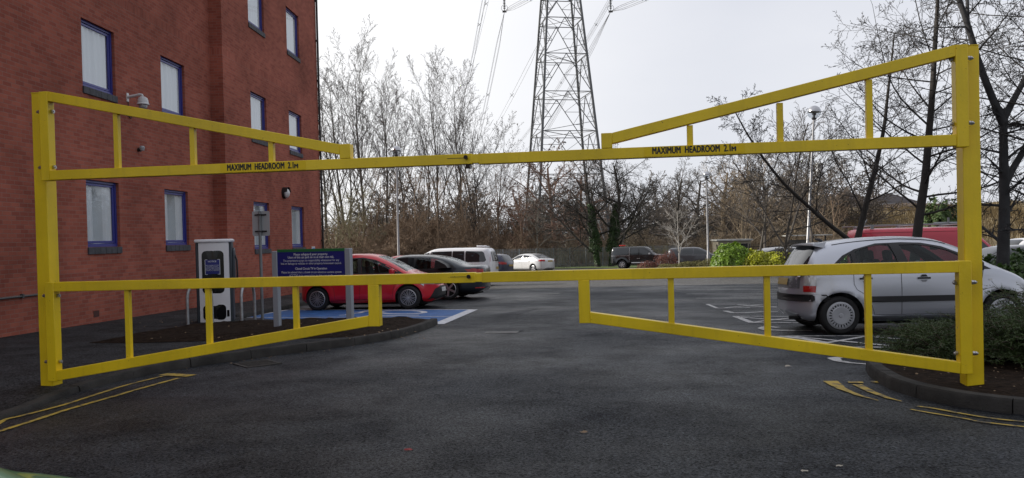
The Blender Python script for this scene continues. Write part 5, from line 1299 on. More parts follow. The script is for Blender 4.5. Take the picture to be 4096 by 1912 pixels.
# ---- red panel van with roof bars
REDV = paint("van_red", (0.62, 0.025, 0.06), 0.0, 0.45)
def van_extra(c):
    m = MB()
    for x in (-2.0, -.5, 1.0): m.tube([(x, -.75, 2.05), (x, .75, 2.05)], .022, 6); m.box((x, -.72, 2.0), (.10, .05, .10)); m.box((x, .72, 2.0), (.10, .05, .10))
    for y in (-.72, .72): m.tube([(-2.45, y, 2.08), (1.3, y, 2.08)], .018, 6)
    for x in (.55, .95): m.tube([(x, -.70, 2.08), (x, -.70, 2.28)], .035, 8)
    m.box((.95, -.70, 2.30), (.22, .05, .03)); m.tube([(-2.3, -.70, 2.05), (-2.15, -.70, 2.28)], .02, 6); m.tube([(.1, -.6, 2.10), (1.2, -.6, 2.10)], .035, 8)
    m.build("roof_bars", mat("roof_bar_grey", (.3, .31, .32), .5, .5), c.root, smooth=True)
    m = MB(); c.strip(m, [(-2.3, 1.82), (.95, 1.82), (.95, 1.2)], .015, off=.006); c.strip(m, [(.78, 1.80), (.80, .5)], .012, off=.006); m.build("panel_creases", mat("van_red_dark", (.2, .008, .015), .6), c.root, fix=False)
van = std("red_van", "red panel van with grey roof bars and ladder clamps, behind the silver hatchback",
    dict(W=1.92, r=.33, ax=(-1.5, 1.55), zb=.25, tb=.10, pw=16, pwf=5, pt=7, top=[(-2.42, .5), (-2.41, 1.2), (-2.38, 1.8), (-2.25, 1.96), (-1.5, 1.98), (.8, 1.98), (1.2, 1.93), (1.6, 1.62), (2.0, 1.25), (2.3, 1.1), (2.45, .9), (2.48, .5)], belt=[(-2.4, 1.1), (2.4, 1.0)]),
    REDV, cat="van", wins=([(1.02, 1.18), (1.02, 1.74), (1.25, 1.74), (1.5, 1.5), (1.85, 1.18)],), ws=(1.3, 2.05, .68, .78), mirror=(1.75, 1.15, TRIM), style='steel', extra=van_extra)
place(van.root, 14.25, 26.9, R(-2))

# ---- dark car and white estate beyond the right post
dk = std("charcoal_hatchback", "charcoal hatchback half hidden behind the tall right barrier post and laurels",
    dict(W=1.75, r=.32, ax=(-1.28, 1.28), zb=.2, top=[(-2.0, .5), (-1.98, .9), (-1.8, 1.15), (-1.5, 1.36), (-.8, 1.42), (0, 1.43), (.5, 1.36), (1.2, 1.02), (1.8, .85), (2.0, .65), (2.02, .45)], belt=[(-1.9, .95), (2, .8)]),
    GREYP, wins=([(-1.3, 1.0), (-1.15, 1.2), (-.2, 1.3), (-.2, .98)], [(-.12, .98), (-.12, 1.3), (.4, 1.24), (.95, .98)]), ws=(.45, 1.15, .5, .64), rw=(-1.55, -1.85, .52, .6))
place(dk.root, 14.3, 22.2, R(178), dz=-.12)
WHT = paint("white", (0.72, 0.72, 0.74), 0.0, 0.35)
we = std("white_estate", "white estate car at the right edge in front of the black railings",
    dict(W=1.85, r=.34, ax=(-1.4, 1.4), zb=.22, tb=.3, top=[(-2.35, .5), (-2.34, .9), (-2.2, 1.1), (-1.95, 1.38), (-1.6, 1.52), (-.8, 1.57), (0, 1.57), (.6, 1.48), (1.3, 1.1), (1.9, .95), (2.3, .75), (2.35, .45)], belt=[(-2.3, 1.0), (2.3, .9)]),
    WHT, wins=([(-1.75, 1.06), (-1.5, 1.30), (-1.05, 1.4), (-1.05, 1.05)], [(-.97, 1.05), (-.97, 1.42), (-.15, 1.45), (-.15, 1.03)], [(-.07, 1.03), (-.07, 1.45), (.4, 1.38), (1.1, 1.02)]), gm=CGDARK, ws=(.55, 1.28, .55, .7), rw=(-1.72, -2.15, .55, .65), handles=((-.8, .92), (.1, .9)))
place(we.root, 21.4, 30.5, R(4))
# ---- green car whose bonnet corner shows beside the camera
gr = std("green_car", "green car beside the camera, only its rounded bonnet corner in the bottom left",
    dict(W=1.65, r=.3, ax=(-1.2, 1.2), zb=.2, pwf=3.2, top=[(-1.85, .5), (-1.8, .95), (-1.5, 1.35), (-.8, 1.42), (0, 1.42), (.5, 1.3), (1.1, .96), (1.45, .86), (1.72, .72), (1.85, .5)], belt=[(-1.8, .9), (1.2, .86), (1.85, .66)]),
    paint("green", (0.10, 0.30, 0.15), .0, .3), wins=([(-1.2, .95), (-1.0, 1.25), (-.2, 1.3), (-.2, .94)], [(-.12, .94), (-.12, 1.3), (.4, 1.2), (.85, .93)]), ws=(.5, 1.08, .5, .62))
place(gr.root, -1.64, .50, R(90))
# ------------------------------------------------------------------ trees
def tube_chain(P, r, k):
    """P (n,3), r (n,) -> verts, quads"""
    P = np.asarray(P); n = len(P); d = np.gradient(P, axis=0); d /= np.linalg.norm(d, axis=1)[:, None] + 1e-9
    ref = np.array([0.0, 0, 1]) if abs(d[0][2]) < .9 else np.array([1.0, 0, 0])
    a = np.cross(d, ref); a /= np.linalg.norm(a, axis=1)[:, None] + 1e-9; b = np.cross(d, a)
    th = np.arange(k) * 2 * np.pi / k
    V = P[:, None, :] + (a[:, None, :] * np.cos(th)[None, :, None] + b[:, None, :] * np.sin(th)[None, :, None]) * np.asarray(r)[:, None, None]
    i = np.arange(n - 1)[:, None] * k; j = np.arange(k)[None, :]; j2 = (j + 1) % k
    F = np.stack([i + j, i + j2, i + k + j2, i + k + j], -1).reshape(-1, 4)
    return V.reshape(-1, 3), F
class TreeGen:
    def __init__(s, seed, K): s.rng = np.random.default_rng(seed); s.K = K; s.tr = []; s.cr = []; s.tips = []
    def run(s, base=(0, 0, 0), d0=(0, 0, 1)):
        K = s.K
        stack = [(np.array(base, float), np.array(d0, float), K['L'], K['r'], 0)]
        while stack:
            p, d, L, r, lv = stack.pop(); rng = s.rng
            ns = max(3, int(round(L / K['seg'][lv]))); P = [p.copy()]; dirs = [d.copy()]
            for i in range(ns):
                d = d + rng.normal(0, K['wob'][lv], 3) + np.array([0, 0, K['trop'][lv]]); d /= np.linalg.norm(d); p = p + d * L / ns; P.append(p.copy()); dirs.append(d.copy())
            tt = np.linspace(0, 1, ns + 1); rr = np.maximum(r * (1 - tt * K['tap'][lv]), K['rmin'])
            if lv == 0: rr[0] *= 1.25
            (s.tr if lv == 0 else s.cr).append((np.array(P), rr, K['k'][lv]))
            if lv >= K['lv']:
                s.tips.append(P[-1]); s.tips.append(P[len(P) // 2]); continue
            n = K['n'][lv]; n = int(n * (L / (K['L'] if lv == 0 else L)) + .5); n = max(1, int(round(n * rng.uniform(.8, 1.2))))
            az = rng.uniform(0, 6.28)
            for c in range(n):
                t = K['t0'][lv] + (1 - K['t0'][lv]) * (c + rng.uniform(.1, .9)) / n; az += 2.4 + rng.normal(0, .4)
                i = min(ns - 1, int(t * ns)); f = t * ns - i; q = P[i] * (1 - f) + P[i + 1] * f; dd = dirs[i + 1]
                ref = np.array([1.0, 0, 0]) if abs(dd[0]) < .8 else np.array([0, 1.0, 0]); a = np.cross(dd, ref); a /= np.linalg.norm(a); b = np.cross(dd, a)
                ang = math.radians(K['ang'][lv] + rng.normal(0, K.get('angv', 8))); nd = dd * math.cos(ang) + (a * math.cos(az) + b * math.sin(az)) * math.sin(ang)
                nl = L * K['lr'][lv] * (1.15 - .75 * t if not K.get('flat') else 1.0) * rng.uniform(.75, 1.2); rb = (r * (1 - t * K['tap'][lv])) * K['rr'][lv]
                stack.append((q, nd, nl, max(rb, K['rmin']), lv + 1))
        return s
    def merged(s, lst):
        V, F, o = [], [], 0
        for P, r, k in lst:
            v, f = tube_chain(P, r, k); V.append(v); F.append(f + o); o += len(v)
        return np.concatenate(V), np.concatenate(F)
def bark(name, col, var=.35): return mat("bark_" + name, col, 0.9, var=var, vscale=3, bump=.5, bscale=30)
B_GREY = bark("grey", (0.095, 0.083, 0.073)); B_BROWN = bark("brown", (0.26, 0.185, 0.125)); B_DARK = bark("dark", (0.045, 0.04, 0.036)); B_PALE = bark("pale", (0.26, 0.24, 0.20)); B_TAN = bark("tan", (0.32, 0.25, 0.17)); B_RED = bark("reddish", (0.30, 0.19, 0.14)); B_OLIVE = bark("olive", (0.25, 0.225, 0.135))
KP = dict(
 poplar=dict(L=20, r=.17, lv=4, seg=(1.2, .8, .45, .3, .2), wob=(.035, .06, .09, .12, .15), trop=(.02, .10, .08, .05, .03), tap=(.92, .85, .8, .7, .5), rmin=.0095, k=(7, 5, 4, 3, 3), n=(15, 9, 6, 3), t0=(.16, .15, .15, .15), ang=(36, 34, 36, 38), lr=(.50, .42, .42, .45), rr=(.55, .6, .6, .7), angv=7),
 multi=dict(L=13, r=.16, lv=4, seg=(1.0, .7, .4, .3, .2), wob=(.06, .09, .11, .13, .15), trop=(.02, .06, .04, .02, .0), tap=(.85, .85, .8, .7, .5), rmin=.009, k=(7, 5, 4, 3, 3), n=(12, 9, 6, 3), t0=(.10, .15, .15, .15), ang=(52, 44, 42, 40), lr=(.52, .48, .45, .45), rr=(.6, .6, .6, .7), angv=10),
 oak=dict(L=8.5, r=.26, lv=4, seg=(.8, .6, .4, .3, .2), wob=(.05, .13, .16, .18, .2), trop=(.02, .03, .02, .0, -.01), tap=(.7, .8, .8, .7, .5), rmin=.009, k=(8, 5, 4, 3, 3), n=(11, 8, 7, 3), t0=(.22, .2, .15, .1), ang=(60, 48, 46, 44), lr=(.70, .55, .48, .45), rr=(.62, .6, .6, .7), angv=12),
 beech=dict(L=9.5, r=.135, lv=4, seg=(.5, .35, .22, .16, .1), wob=(.03, .07, .11, .14, .16), trop=(.01, .035, .0, -.01, -.01), tap=(.88, .85, .8, .7, .5), rmin=.0052, k=(10, 6, 4, 3, 3), n=(26, 11, 7, 3), t0=(.17, .12, .12, .15), ang=(66, 46, 44, 40), lr=(.40, .42, .40, .42), rr=(.36, .5, .55, .7), angv=12),
 small=dict(L=3.6, r=.055, lv=3, seg=(.35, .25, .2, .14), wob=(.04, .06, .09, .12), trop=(.01, .07, .05, .02), tap=(.85, .85, .75, .6), rmin=.006, k=(7, 5, 3, 3), n=(13, 8, 5), t0=(.28, .15, .15), ang=(48, 40, 38), lr=(.62, .5, .45), rr=(.55, .6, .7), angv=9),
 scrub=dict(L=3.0, r=.03, lv=3, seg=(.5, .35, .25, .2), wob=(.10, .14, .18, .2), trop=(.02, .03, .0, -.02), tap=(.8, .8, .7, .5), rmin=.011, k=(4, 3, 3, 3), n=(9, 6, 4), t0=(.05, .1, .1), ang=(45, 45, 45), lr=(.62, .5, .5), rr=(.7, .7, .8), angv=14))
PROTO = {}
def tree_proto(kind, seed, limbs=None, buds=0, budmat=None, over=None):
    K = dict(KP[kind]); K.update(over or {})
    g = TreeGen(seed, K)
    if limbs:
        for (b, d, L, r) in limbs:
            if len(b) == 2:         # (limb index, fraction): spring from a point on an earlier limb
                P = g.tr[b[0]][0]; f = b[1] * (len(P) - 1); i = min(len(P) - 2, int(f)); b = P[i] + (P[i + 1] - P[i]) * (f - i)
            K2 = dict(K); K2['L'] = L; K2['r'] = r; g.K = K2; g.run(b, d)
    else: g.run()
    Vt, Ft = g.merged(g.tr); Vc, Fc = g.merged(g.cr)
    return (Vt, Ft, Vc, Fc, g.tips)
def mesh_of(name, V, F, m):
    o = big_mesh(name, V, F, m, smooth=True); me = o.data; bpy.data.objects.remove(o); return me
def tree_inst(pr_key, name, label, x, y, rz, sc, mt, group, dz=0, cat="tree", leaf=None, szf=1.0):
    Vt, Ft, Vc, Fc, tips = PROTO[pr_key]
    key = (pr_key, mt.name)
    if key not in MESHES:
        MESHES[key] = (mesh_of("trunk", Vt, Ft, mt), mesh_of("crown", Vc, Fc, mt))
    root = empty(name, (x, y, gz(x, y) + dz), rz, label, cat, group); root.scale = (sc, sc, sc * szf)
    for nm, me in zip(("trunk", "crown"), MESHES[key]):
        o = bpy.data.objects.new(nm, me); COL.objects.link(o); o.parent = root
    if leaf:
        lk = (pr_key, leaf[0].name, leaf[1])
        if lk not in MESHES:
            rg = np.random.default_rng(5); T_ = np.array(tips); sel = T_[rg.random(len(T_)) < leaf[1]]; n = len(sel); sz = leaf[2]
            a = rg.normal(size=(n, 3)); a /= np.linalg.norm(a, axis=1)[:, None]; b = np.cross(a, rg.normal(size=(n, 3))); b /= np.linalg.norm(b, axis=1)[:, None]
            s1 = sz * rg.uniform(.6, 1.4, (n, 1)); c = sel - [0, 0, sz * .6]
            V = np.stack([c - a * s1, c - b * s1 * .6, c + a * s1, c + b * s1 * .6], 1).reshape(-1, 3); F = np.arange(4 * n).reshape(-1, 4)
            MESHES[lk] = mesh_of("dead_leaves", V, F, leaf[0])
        o = bpy.data.objects.new("dead_leaves", MESHES[lk]); COL.objects.link(o); o.parent = root
    return root
MESHES = {}
for i in range(4): PROTO['poplar%d' % i] = tree_proto('poplar', 20 + i, over=dict(t0=(.16 + .05 * i, .15, .15, .15)))
PROTO['fork0'] = tree_proto('poplar', 31, limbs=[((0, 0, 0), (.05, 0, 1), 17, .17), ((0, .04), (.28, .1, 1), 16, .14), ((0, .08), (-.25, -.05, 1), 15, .12)], over=dict(n=(10, 9, 5, 3)))
PROTO['fork1'] = tree_proto('poplar', 33, limbs=[((0, 0, 0), (-.1, 0, 1), 18, .18), ((0, .17), (.22, .1, 1), 15, .13)], over=dict(n=(13, 9, 5, 3)))
for i in range(3): PROTO['multi%d' % i] = tree_proto('multi', 40 + i)
PROTO['multi3'] = tree_proto('multi', 45, limbs=[((0, 0, 0), (.2, 0, 1), 9, .13), ((0, .02), (-.3, 0, 1), 9, .12), ((0, .03), (.02, .2, 1), 10, .12)], over=dict(n=(9, 8, 6, 3)))
for i in range(3): PROTO['oak%d' % i] = tree_proto('oak', 50 + i)
for i in range(2): PROTO['small%d' % i] = tree_proto('small', 60 + i)
PROTO['vase'] = tree_proto('small', 66, limbs=[((0, 0, 0), (0, 0, 1), 1.2, .075), ((0, .92), (-.55, 0, .9), 4.2, .045), ((0, .90), (.45, .1, 1), 4.6, .048), ((0, .97), (.02, -.2, 1), 5.2, .05)], over=dict(n=(12, 7, 5), tap=(.55, .85, .75, .6)))
BROWNLEAF = mat("brown_dead_leaf", (0.10, 0.055, 0.035), .8, var=.3); BUD = mat("seed_husk", (0.03, 0.022, 0.02), .8)
# --- tall trees behind the fence: (photo column, depth, prototype, height scale, turn, bark, leaf, label)
GT = "bare trees beyond the car park"
def dead(p, s=.09): return (BROWNLEAF, p, s)
RNG = random.Random(77)
def col_x(px, y): return at(px, 960, y).x
tall = [
 (1300, 84, 'poplar0', 1.10, B_GREY, None, "tall bare tree touching the corner of the brick building"),
 (1385, 90, 'fork0', 1.22, B_GREY, None, "tall forked bare tree just right of the building corner, highest of the left clump"),
 (1462, 86, 'poplar1', 1.16, B_GREY, None, "tall bare tree behind the left end of the barrier overlap"),
 (1545, 92, 'poplar2', 1.12, B_GREY, None, "tall slim bare tree left of the first lamp post"),
 (1630, 88, 'poplar3', .90, B_GREY, dead(.10), "bare tree hung with brown seed clusters right of the first lamp post"),
 (1700, 94, 'fork1', 1.02, B_GREY, None, "forked bare tree between the first lamp post and the barrier joint"),
 (1762, 86, 'poplar1', 1.03, B_GREY, None, "tall bare tree rising behind the barrier joint, left of a pair"),
 (1838, 90, 'poplar0', 1.12, B_GREY, None, "tall bare tree rising behind the barrier joint, right of a pair"),
 (1905, 85, 'fork0', .93, B_GREY, None, "wide forked bare tree right of the barrier joint"),
 (1985, 93, 'poplar3', .78, B_GREY, dead(.05), "shorter bare tree left of the pylon's left leg"),
]
for (px, y, pk_, sc, b_, lf, lab) in tall:
    tree_inst(pk_, "poplar_tree", lab, col_x(px, y), y, RNG.uniform(0, 6.28), sc, b_, GT, leaf=lf)
mid = [
 (1335, 80, 'multi0', .62, B_OLIVE, None, "olive branched low tree behind the notice board"),
 (1420, 81, 'multi3', .85, B_OLIVE, None, "multi stemmed pale olive tree behind the red hatchback roof"),
 (1515, 82, 'multi1', .75, B_BROWN, dead(.12), "brown leaved low tree left of the first lamp post"),
 (1665, 82, 'multi2', .8, B_BROWN, dead(.15), "brown tree with clinging dead leaves behind the people carrier's windscreen"),
 (1750, 80, 'multi0', .7, B_BROWN, None, "bare brown tree behind the people carrier roof"),
 (1880, 81, 'multi1', .78, B_BROWN, dead(.08), "bare brown tree above the people carrier's tail"),
 (2000, 84, 'multi2', .8, B_BROWN, None, "bare brown tree above the navy hatchback"),
 (2085, 82, 'oak0', .95, B_RED, dead(.2), "reddish brown twiggy tree below the pylon's left legs"),
 (2150, 80, 'small0', 1.9, B_PALE, None, "thin pale stemmed young tree before the fence above the silver saloon"),
 (2215, 88, 'oak1', 1.3, B_RED, dead(.12), "broad reddish crowned tree in front of the pylon"),
 (2325, 90, 'oak2', 1.2, B_RED, dead(.05), "reddish bare tree in front of the pylon's right legs"),
 (2560, 88, 'oak0', .95, B_GREY, None, "bare grey tree right of the ivy clad tree"),
 (2700, 84, 'oak1', 1.08, B_GREY, None, "bare spreading tree behind the white stemmed birch"),
 (2790, 88, 'oak2', 1.08, B_GREY, None, "bare dark limbed tree left of the middle lamp post"),
 (2900, 90, 'oak0', 1.2, B_TAN, None, "tan twiggy tree right of the middle lamp post"),
 (2985, 82, 'multi3', 1.15, B_TAN, None, "upright tan tree above the round laurel bush"),
 (3085, 88, 'oak1', 1.15, B_TAN, dead(.15), "brown leaved broad tree above the low laurel hedge"),
 (3180, 92, 'oak2', 1.0, B_TAN, None, "tan bare tree behind the vase shaped car park tree"),
 (3330, 96, 'multi1', .75, B_BROWN, None, "distant brown tree under the leaning lamp post"),
]
for (px, y, pk_, sc, b_, lf, lab) in mid:
    tree_inst(pk_, "bare_tree", lab, col_x(px, y), y, RNG.uniform(0, 6.28), sc, b_, GT, leaf=lf)
# ivy clad tree: two main stems
PROTO['ivyt'] = tree_proto('oak', 71, limbs=[((-.55, 0, 0), (-.10, 0, 1), 9.5, .24), ((.75, .1, 0), (.10, 0, 1), 10.0, .27), ((1, .10), (.55, 0, .8), 7.5, .14), ((0, .12), (-.8, .1, .7), 7.0, .13)], over=dict(n=(12, 9, 7, 4), trop=(.02, .04, .03, .01, 0)))
yv = 74.2; xv = col_x(2412, yv)
iv = tree_inst('ivyt', "ivy_clad_tree", "broad bare tree with dark ivy round its two stems, in front of the far fence", xv, yv, 0, .98, B_DARK, GT)
IVY = mat("ivy_leaf", (0.035, 0.070, 0.018), .45, var=.4, vscale=2, trans=.15)
def leaf_cloud(n, sampler, size, seed, up=.35, asp=.62, fold=True):
    rg = np.random.default_rng(seed); C_, N_ = sampler(n, rg); a = rg.normal(size=(n, 3)); a[:, 2] += up; a -= N_ * (a * N_).sum(1)[:, None] * .6; a /= np.linalg.norm(a, axis=1)[:, None]
    b = np.cross(a, N_ + rg.normal(0, .45, (n, 3))); b /= np.linalg.norm(b, axis=1)[:, None] + 1e-9; nn = np.cross(a, b)
    s1 = size * rg.uniform(.6, 1.35, (n, 1))
    base = C_ - a * s1 * .5; tip = C_ + a * s1 * .5; l_ = C_ - b * s1 * asp * .5 + nn * s1 * .10; r_ = C_ + b * s1 * asp * .5 + nn * s1 * .10
    V = np.stack([base, l_, tip, r_], 1).reshape(-1, 3); k = np.arange(n)[:, None] * 4
    F = np.concatenate([k + [0, 1, 2], k + [0, 2, 3]]); return V, F
def ivy_sampler(n, rg):
    t = rg.random(n) ** .8; st = rg.random(n) < .5; ang = rg.uniform(0, 6.28, n); z = .2 + t * 6.0
    lump = .55 + .35 * np.sin(z * 2.3 + st * 2 + ang) ; rad = np.where(z < 1.5, .30, .75) * (1.15 - t * .75) * (.75 + .35 * lump) * rg.uniform(.65, 1.05, n)
    cx_ = np.where(st, -.55 - .10 * z, .75 + .10 * z); N_ = np.stack([np.cos(ang), np.sin(ang), np.zeros(n)], 1)
    C_ = np.stack([cx_, np.zeros(n), z], 1) + N_ * rad[:, None]; return C_, N_
V, F = leaf_cloud(9000, ivy_sampler, .15, 3); big_mesh("ivy", V, F, IVY, iv)
# --- car park trees on the right, close and dark
GB = "young car park trees on the right"
PROTO['straight'] = tree_proto('beech', 81, limbs=[((0, 0, 0), (.10, 0, 1), 10.0, .13)], over=dict(rmin=.0042, n=(32, 10, 6, 3), L=10.5, r=.125, rr=(.30, .5, .55, .7), t0=(.20, .12, .12, .15)))
PROTO['vee'] = tree_proto('beech', 84, limbs=[((0, 0, 0), (0, 0, 1), 1.5, .15), ((0, .93), (-.80, .1, .66), 5.9, .075), ((0, .90), (.22, 0, 1), 6.6, .10)], over=dict(rmin=.0045, n=(17, 10, 6, 3), rr=(.33, .5, .55, .7), tap=(.80, .85, .8, .7, .5), t0=(.15, .12, .12, .15), trop=(.055, .04, .0, -.01, -.01)))
PROTO['wind'] = tree_proto('beech', 88, limbs=[((0, 0, 0), (.0, 0, 1), 4.3, .15), ((0, .93), (-.38, 0, 1), 4.6, .085), ((0, .62), (.60, .1, .85), 4.8, .075), ((0, .96), (.50, 0, .85), 4.0, .07), ((1, .5), (.15, .2, 1), 3.6, .04)], over=dict(rmin=.0042, n=(15, 9, 6, 3), rr=(.34, .5, .55, .7), tap=(.50, .85, .8, .7, .5), t0=(.30, .12, .12, .15)))
for key in ('straight', 'vee', 'wind'): pass
husk = (BUD, .25, .012)
def ct(px, y): return col_x(px, y)
tree_inst('vee', "car_park_tree", "dark bare tree forking low in a V in front of the red van", ct(3425, 24.0), 24.0, 0.0, 1.0, B_DARK, GB, leaf=husk)
tree_inst('straight', "car_park_tree", "dark straight trunked bare tree dotted with husks, left of the tall barrier post", ct(3640, 19.0), 19.0, 0.0, 1.0, B_DARK, GB, leaf=husk)
wd_ = tree_inst('wind', "car_park_tree", "winding grey trunked tree with a twig nest at the right edge", ct(4010, 17.2), 17.2, .1, 1.0, bark("slate", (.045, .045, .047)), GB, leaf=(BUD, .35, .016))
tree_inst('straight', "car_park_tree", "bare tree beyond the right edge whose branches reach over the top corner", ct(4420, 16.5), 16.5, 2.5, 1.0, B_DARK, GB, leaf=husk)
tree_inst('vase', "young_tree", "vase shaped young tree with grey stem standing in the low laurel hedge", ct(3138, 39.5), 39.5, 0.2, 1.25, B_GREY, GB, leaf=None, dz=0.0)
tree_inst('small1', "young_tree", "slim young tree left of the vase shaped one in the laurel hedge", ct(3032, 42.0), 42.0, 1.3, 1.50, B_GREY, GB)
tree_inst('small0', "birch_tree", "small white stemmed birch rising from the heather bushes", ct(2712, 45), 45, 2.0, .98, bark("birch_white", (.42, .40, .37)), GB)
tree_inst('small1', "young_tree", "wispy young tree behind the leaning lamp post", ct(3245, 50), 50, 3.0, 2.0, B_GREY, GB)
tree_inst('small0', "young_tree", "wispy young tree above the low laurel hedge, beside the tan trees", ct(3060, 52), 52, 4.0, 2.1, B_GREY, GB)
# nest
nz_ = at(4062, 502, 17.4); rg = np.random.default_rng(9); tc_ = []
for i in range(160):
    c = rg.normal(0, 1, 3) * [.12, .10, .045]; d = rg.normal(0, 1, 3) * [1, 1, .35]; d /= np.linalg.norm(d); L_ = rg.uniform(.12, .3)
    tc_.append((np.array([c - d * L_ / 2, c + [0, 0, .01], c + d * L_ / 2]), np.array([.004, .005, .003]), 3))
V, F = TreeGen(1, {}).merged(tc_); o = big_mesh("bird_nest", V, F, B_DARK); o.location = nz_; tag(o, "dark twig bird nest in the winding tree at the right edge", "nest")

# ------------------------------------------------------------------ thicket and far scrub (nobody could count it)
PROTO['scrubA'] = tree_proto('scrub', 91); PROTO['scrubB'] = tree_proto('scrub', 92, limbs=[((0, 0, 0), (.3, 0, 1), 3.2, .03), ((.1, .2, 0), (-.3, .2, 1), 2.8, .03), ((-.3, -.1, 0), (0, -.3, 1), 3.0, .03), ((.4, .0, 0), (.1, .3, 1), 2.6, .03)])
def thicket(name, mt, spots, label, cat):
    Vs, Fs, o_ = [], [], 0
    for (x, y, sc, kind) in spots:
        Vt, Ft, Vc, Fc, _ = PROTO[kind]; a = RNG.uniform(0, 6.28); M_ = np.array([[math.cos(a), -math.sin(a), 0], [math.sin(a), math.cos(a), 0], [0, 0, 1]])
        z0 = land_z(x, y) if y > FLAT_Y else gz(x, y)
        for Vx, Fx in ((Vt, Ft), (Vc, Fc)):
            q = (Vx * [1.25, 1.25, 1]) @ M_.T * sc + [x, y, z0]; Vs.append(q); Fs.append(Fx + o_); o_ += len(q)
    o = big_mesh(name, np.concatenate(Vs), np.concatenate(Fs), mt); tag(o, label, cat, kind="stuff"); return o
sp_ = []
for px in range(1255, 2160, 34):
    for y in (78.6, 83, 89): sp_.append((col_x(px + RNG.uniform(-18, 18), y), y + RNG.uniform(-1, 1), RNG.uniform(.9, 1.5) * (1.15 if y > 80 else .8), RNG.choice(['scrubA', 'scrubB'])))
thicket("undergrowth", B_BROWN, sp_, "brown leafless undergrowth along the fence beneath the tall trees", "undergrowth")
sp_ = []
for px in range(2150, 3400, 40):
    for y in (84, 92): sp_.append((col_x(px + RNG.uniform(-18, 18), y), y + RNG.uniform(-1, 1), RNG.uniform(.7, 1.1), RNG.choice(['scrubA', 'scrubB'])))
thicket("scrub_vegetation", B_TAN, sp_, "tan leafless scrub behind the far fence on the right", "scrub")
sp_ = [(col_x(RNG.uniform(1250, 3500), 120), RNG.uniform(105, 150), RNG.uniform(1.8, 3.2) * (1.15 if k % 2 else .9), RNG.choice(['scrubA', 'scrubB'])) for k in range(90)]
thicket("woodland_treeline", bark("far", (.12, .10, .085)), sp_, "hazy line of distant bare woodland behind the car park", "woodland")
# tan bank beyond the railings on the right
BANK = mat("reed_bank", (0.20, 0.15, 0.075), .95, var=.45, vscale=.6, bump=.6, bscale=6)
mb = MB(); nx, ny = 40, 10; V = []
for j in range(ny + 1):
    for i in range(nx + 1):
        x = 34 + 130 * i / nx; y = 84 + 60 * j / ny + (x - 34) * .0
        h = 8.2 * (j / ny) ** .8 * min(1, max(0, (x - 34) / 16)) * (.85 + .25 * mnoise.noise(Vector((x * .06, y * .05, 1)))) + .5 * mnoise.noise(Vector((x * .4, y * .4, 0)))
        V.append((x, y, gz(0, y) + h - .25))
mb.add(V, [(j * (nx + 1) + i, j * (nx + 1) + i + 1, (j + 1) * (nx + 1) + i + 1, (j + 1) * (nx + 1) + i) for j in range(ny) for i in range(nx)])
tag(mb.build("embankment_terrain", BANK, smooth=True, sharp=80, fix=False), kind="structure")
rg = np.random.default_rng(31); n = 26000; xx = 36 + 115 * rg.random(n); jj = rg.random(n); yy = 84 + 60 * jj
hh = 8.2 * jj ** .8 * np.clip((xx - 34) / 16, 0, 1) * .87 - .25
hgt = rg.uniform(.5, 1.7, n); lean = rg.normal(0, .2, (n, 2)); w_ = .05
zb_ = gz(0, 99) + hh
V = np.stack([np.stack([xx - w_, yy, zb_], 1), np.stack([xx + w_, yy, zb_], 1), np.stack([xx + lean[:, 0], yy + lean[:, 1], zb_ + hgt], 1)], 1).reshape(-1, 3)
tag(big_mesh("reeds", V, np.arange(3 * n).reshape(-1, 3), mat("dry_reed", (.27, .20, .10), .9, var=.3, vscale=.8)), "dry tan reeds and grass covering the bank beyond the railings", "reeds", kind="stuff")

# ------------------------------------------------------------------ hedges and bushes
LAUREL = mat("laurel_leaf", (0.17, 0.28, 0.025), .38, var=.45, vscale=3.5, trans=.25); LAURELY = mat("laurel_leaf_yellow", (0.40, 0.42, 0.03), .38, var=.4, vscale=3.5, trans=.25); LAURELD = mat("laurel_leaf_dark", (0.05, 0.10, 0.018), .38, var=.5, vscale=3, trans=.2)
def bush(name, label, cat, x, y, rx, ry, h, mt, n, size, seed, group=None, dz=0.0, rz=0, square=2.6, rough=.16):
    root = empty(name, (x, y, gz(x, y) + dz), rz, label, cat, group)
    def smp(n, rg):
        d = rg.normal(size=(n, 3)); d[:, 2] = np.abs(d[:, 2]) ; d /= np.linalg.norm(d, axis=1)[:, None]
        q = (np.abs(d) ** square).sum(1) ** (-1 / square); P = d * q[:, None]
        f = np.array([mnoise.noise(Vector((p[0] * 2.2 * max(1, rx) + seed, p[1] * 2.2 * max(1, ry), p[2] * 2.2))) + .5 * mnoise.noise(Vector((p[0] * 6 * max(1, rx), p[1] * 6, p[2] * 6 + seed))) for p in P])
        dep = np.where(rg.random(n) < .7, rg.uniform(.93, 1.03, n), rg.uniform(.6, .95, n))
        k = (1 + rough * f) * dep; N_ = d / np.array([rx, ry, h]); N_ /= np.linalg.norm(N_, axis=1)[:, None]
        return P * k[:, None] * [rx, ry, h], N_
    V, F = leaf_cloud(n, smp, size, seed); V[:, 2] = np.maximum(V[:, 2], .01); big_mesh("foliage", V, F, mt, root)
    rg = random.Random(seed); mb = MB()
    for i in range(14):
        a = rg.uniform(0, 6.28); e = rg.uniform(.3, .85); mb.tube([(rx * .3 * math.cos(a), ry * .3 * math.sin(a), -.05), (rx * e * .7 * math.cos(a), ry * e * .7 * math.sin(a), h * .45), (rx * e * .85 * math.cos(a), ry * e * .85 * math.sin(a), h * .8)], [.02, .014, .007], 4)
    mb.build("stems", B_BROWN, root); return root
hy = 40.5
bush("laurel_bush", "tall rounded bright green laurel bush at the left end of the island hedge", "bush", col_x(2925, hy), hy, 1.05, .9, 1.62, LAUREL, 7000, .13, 1)
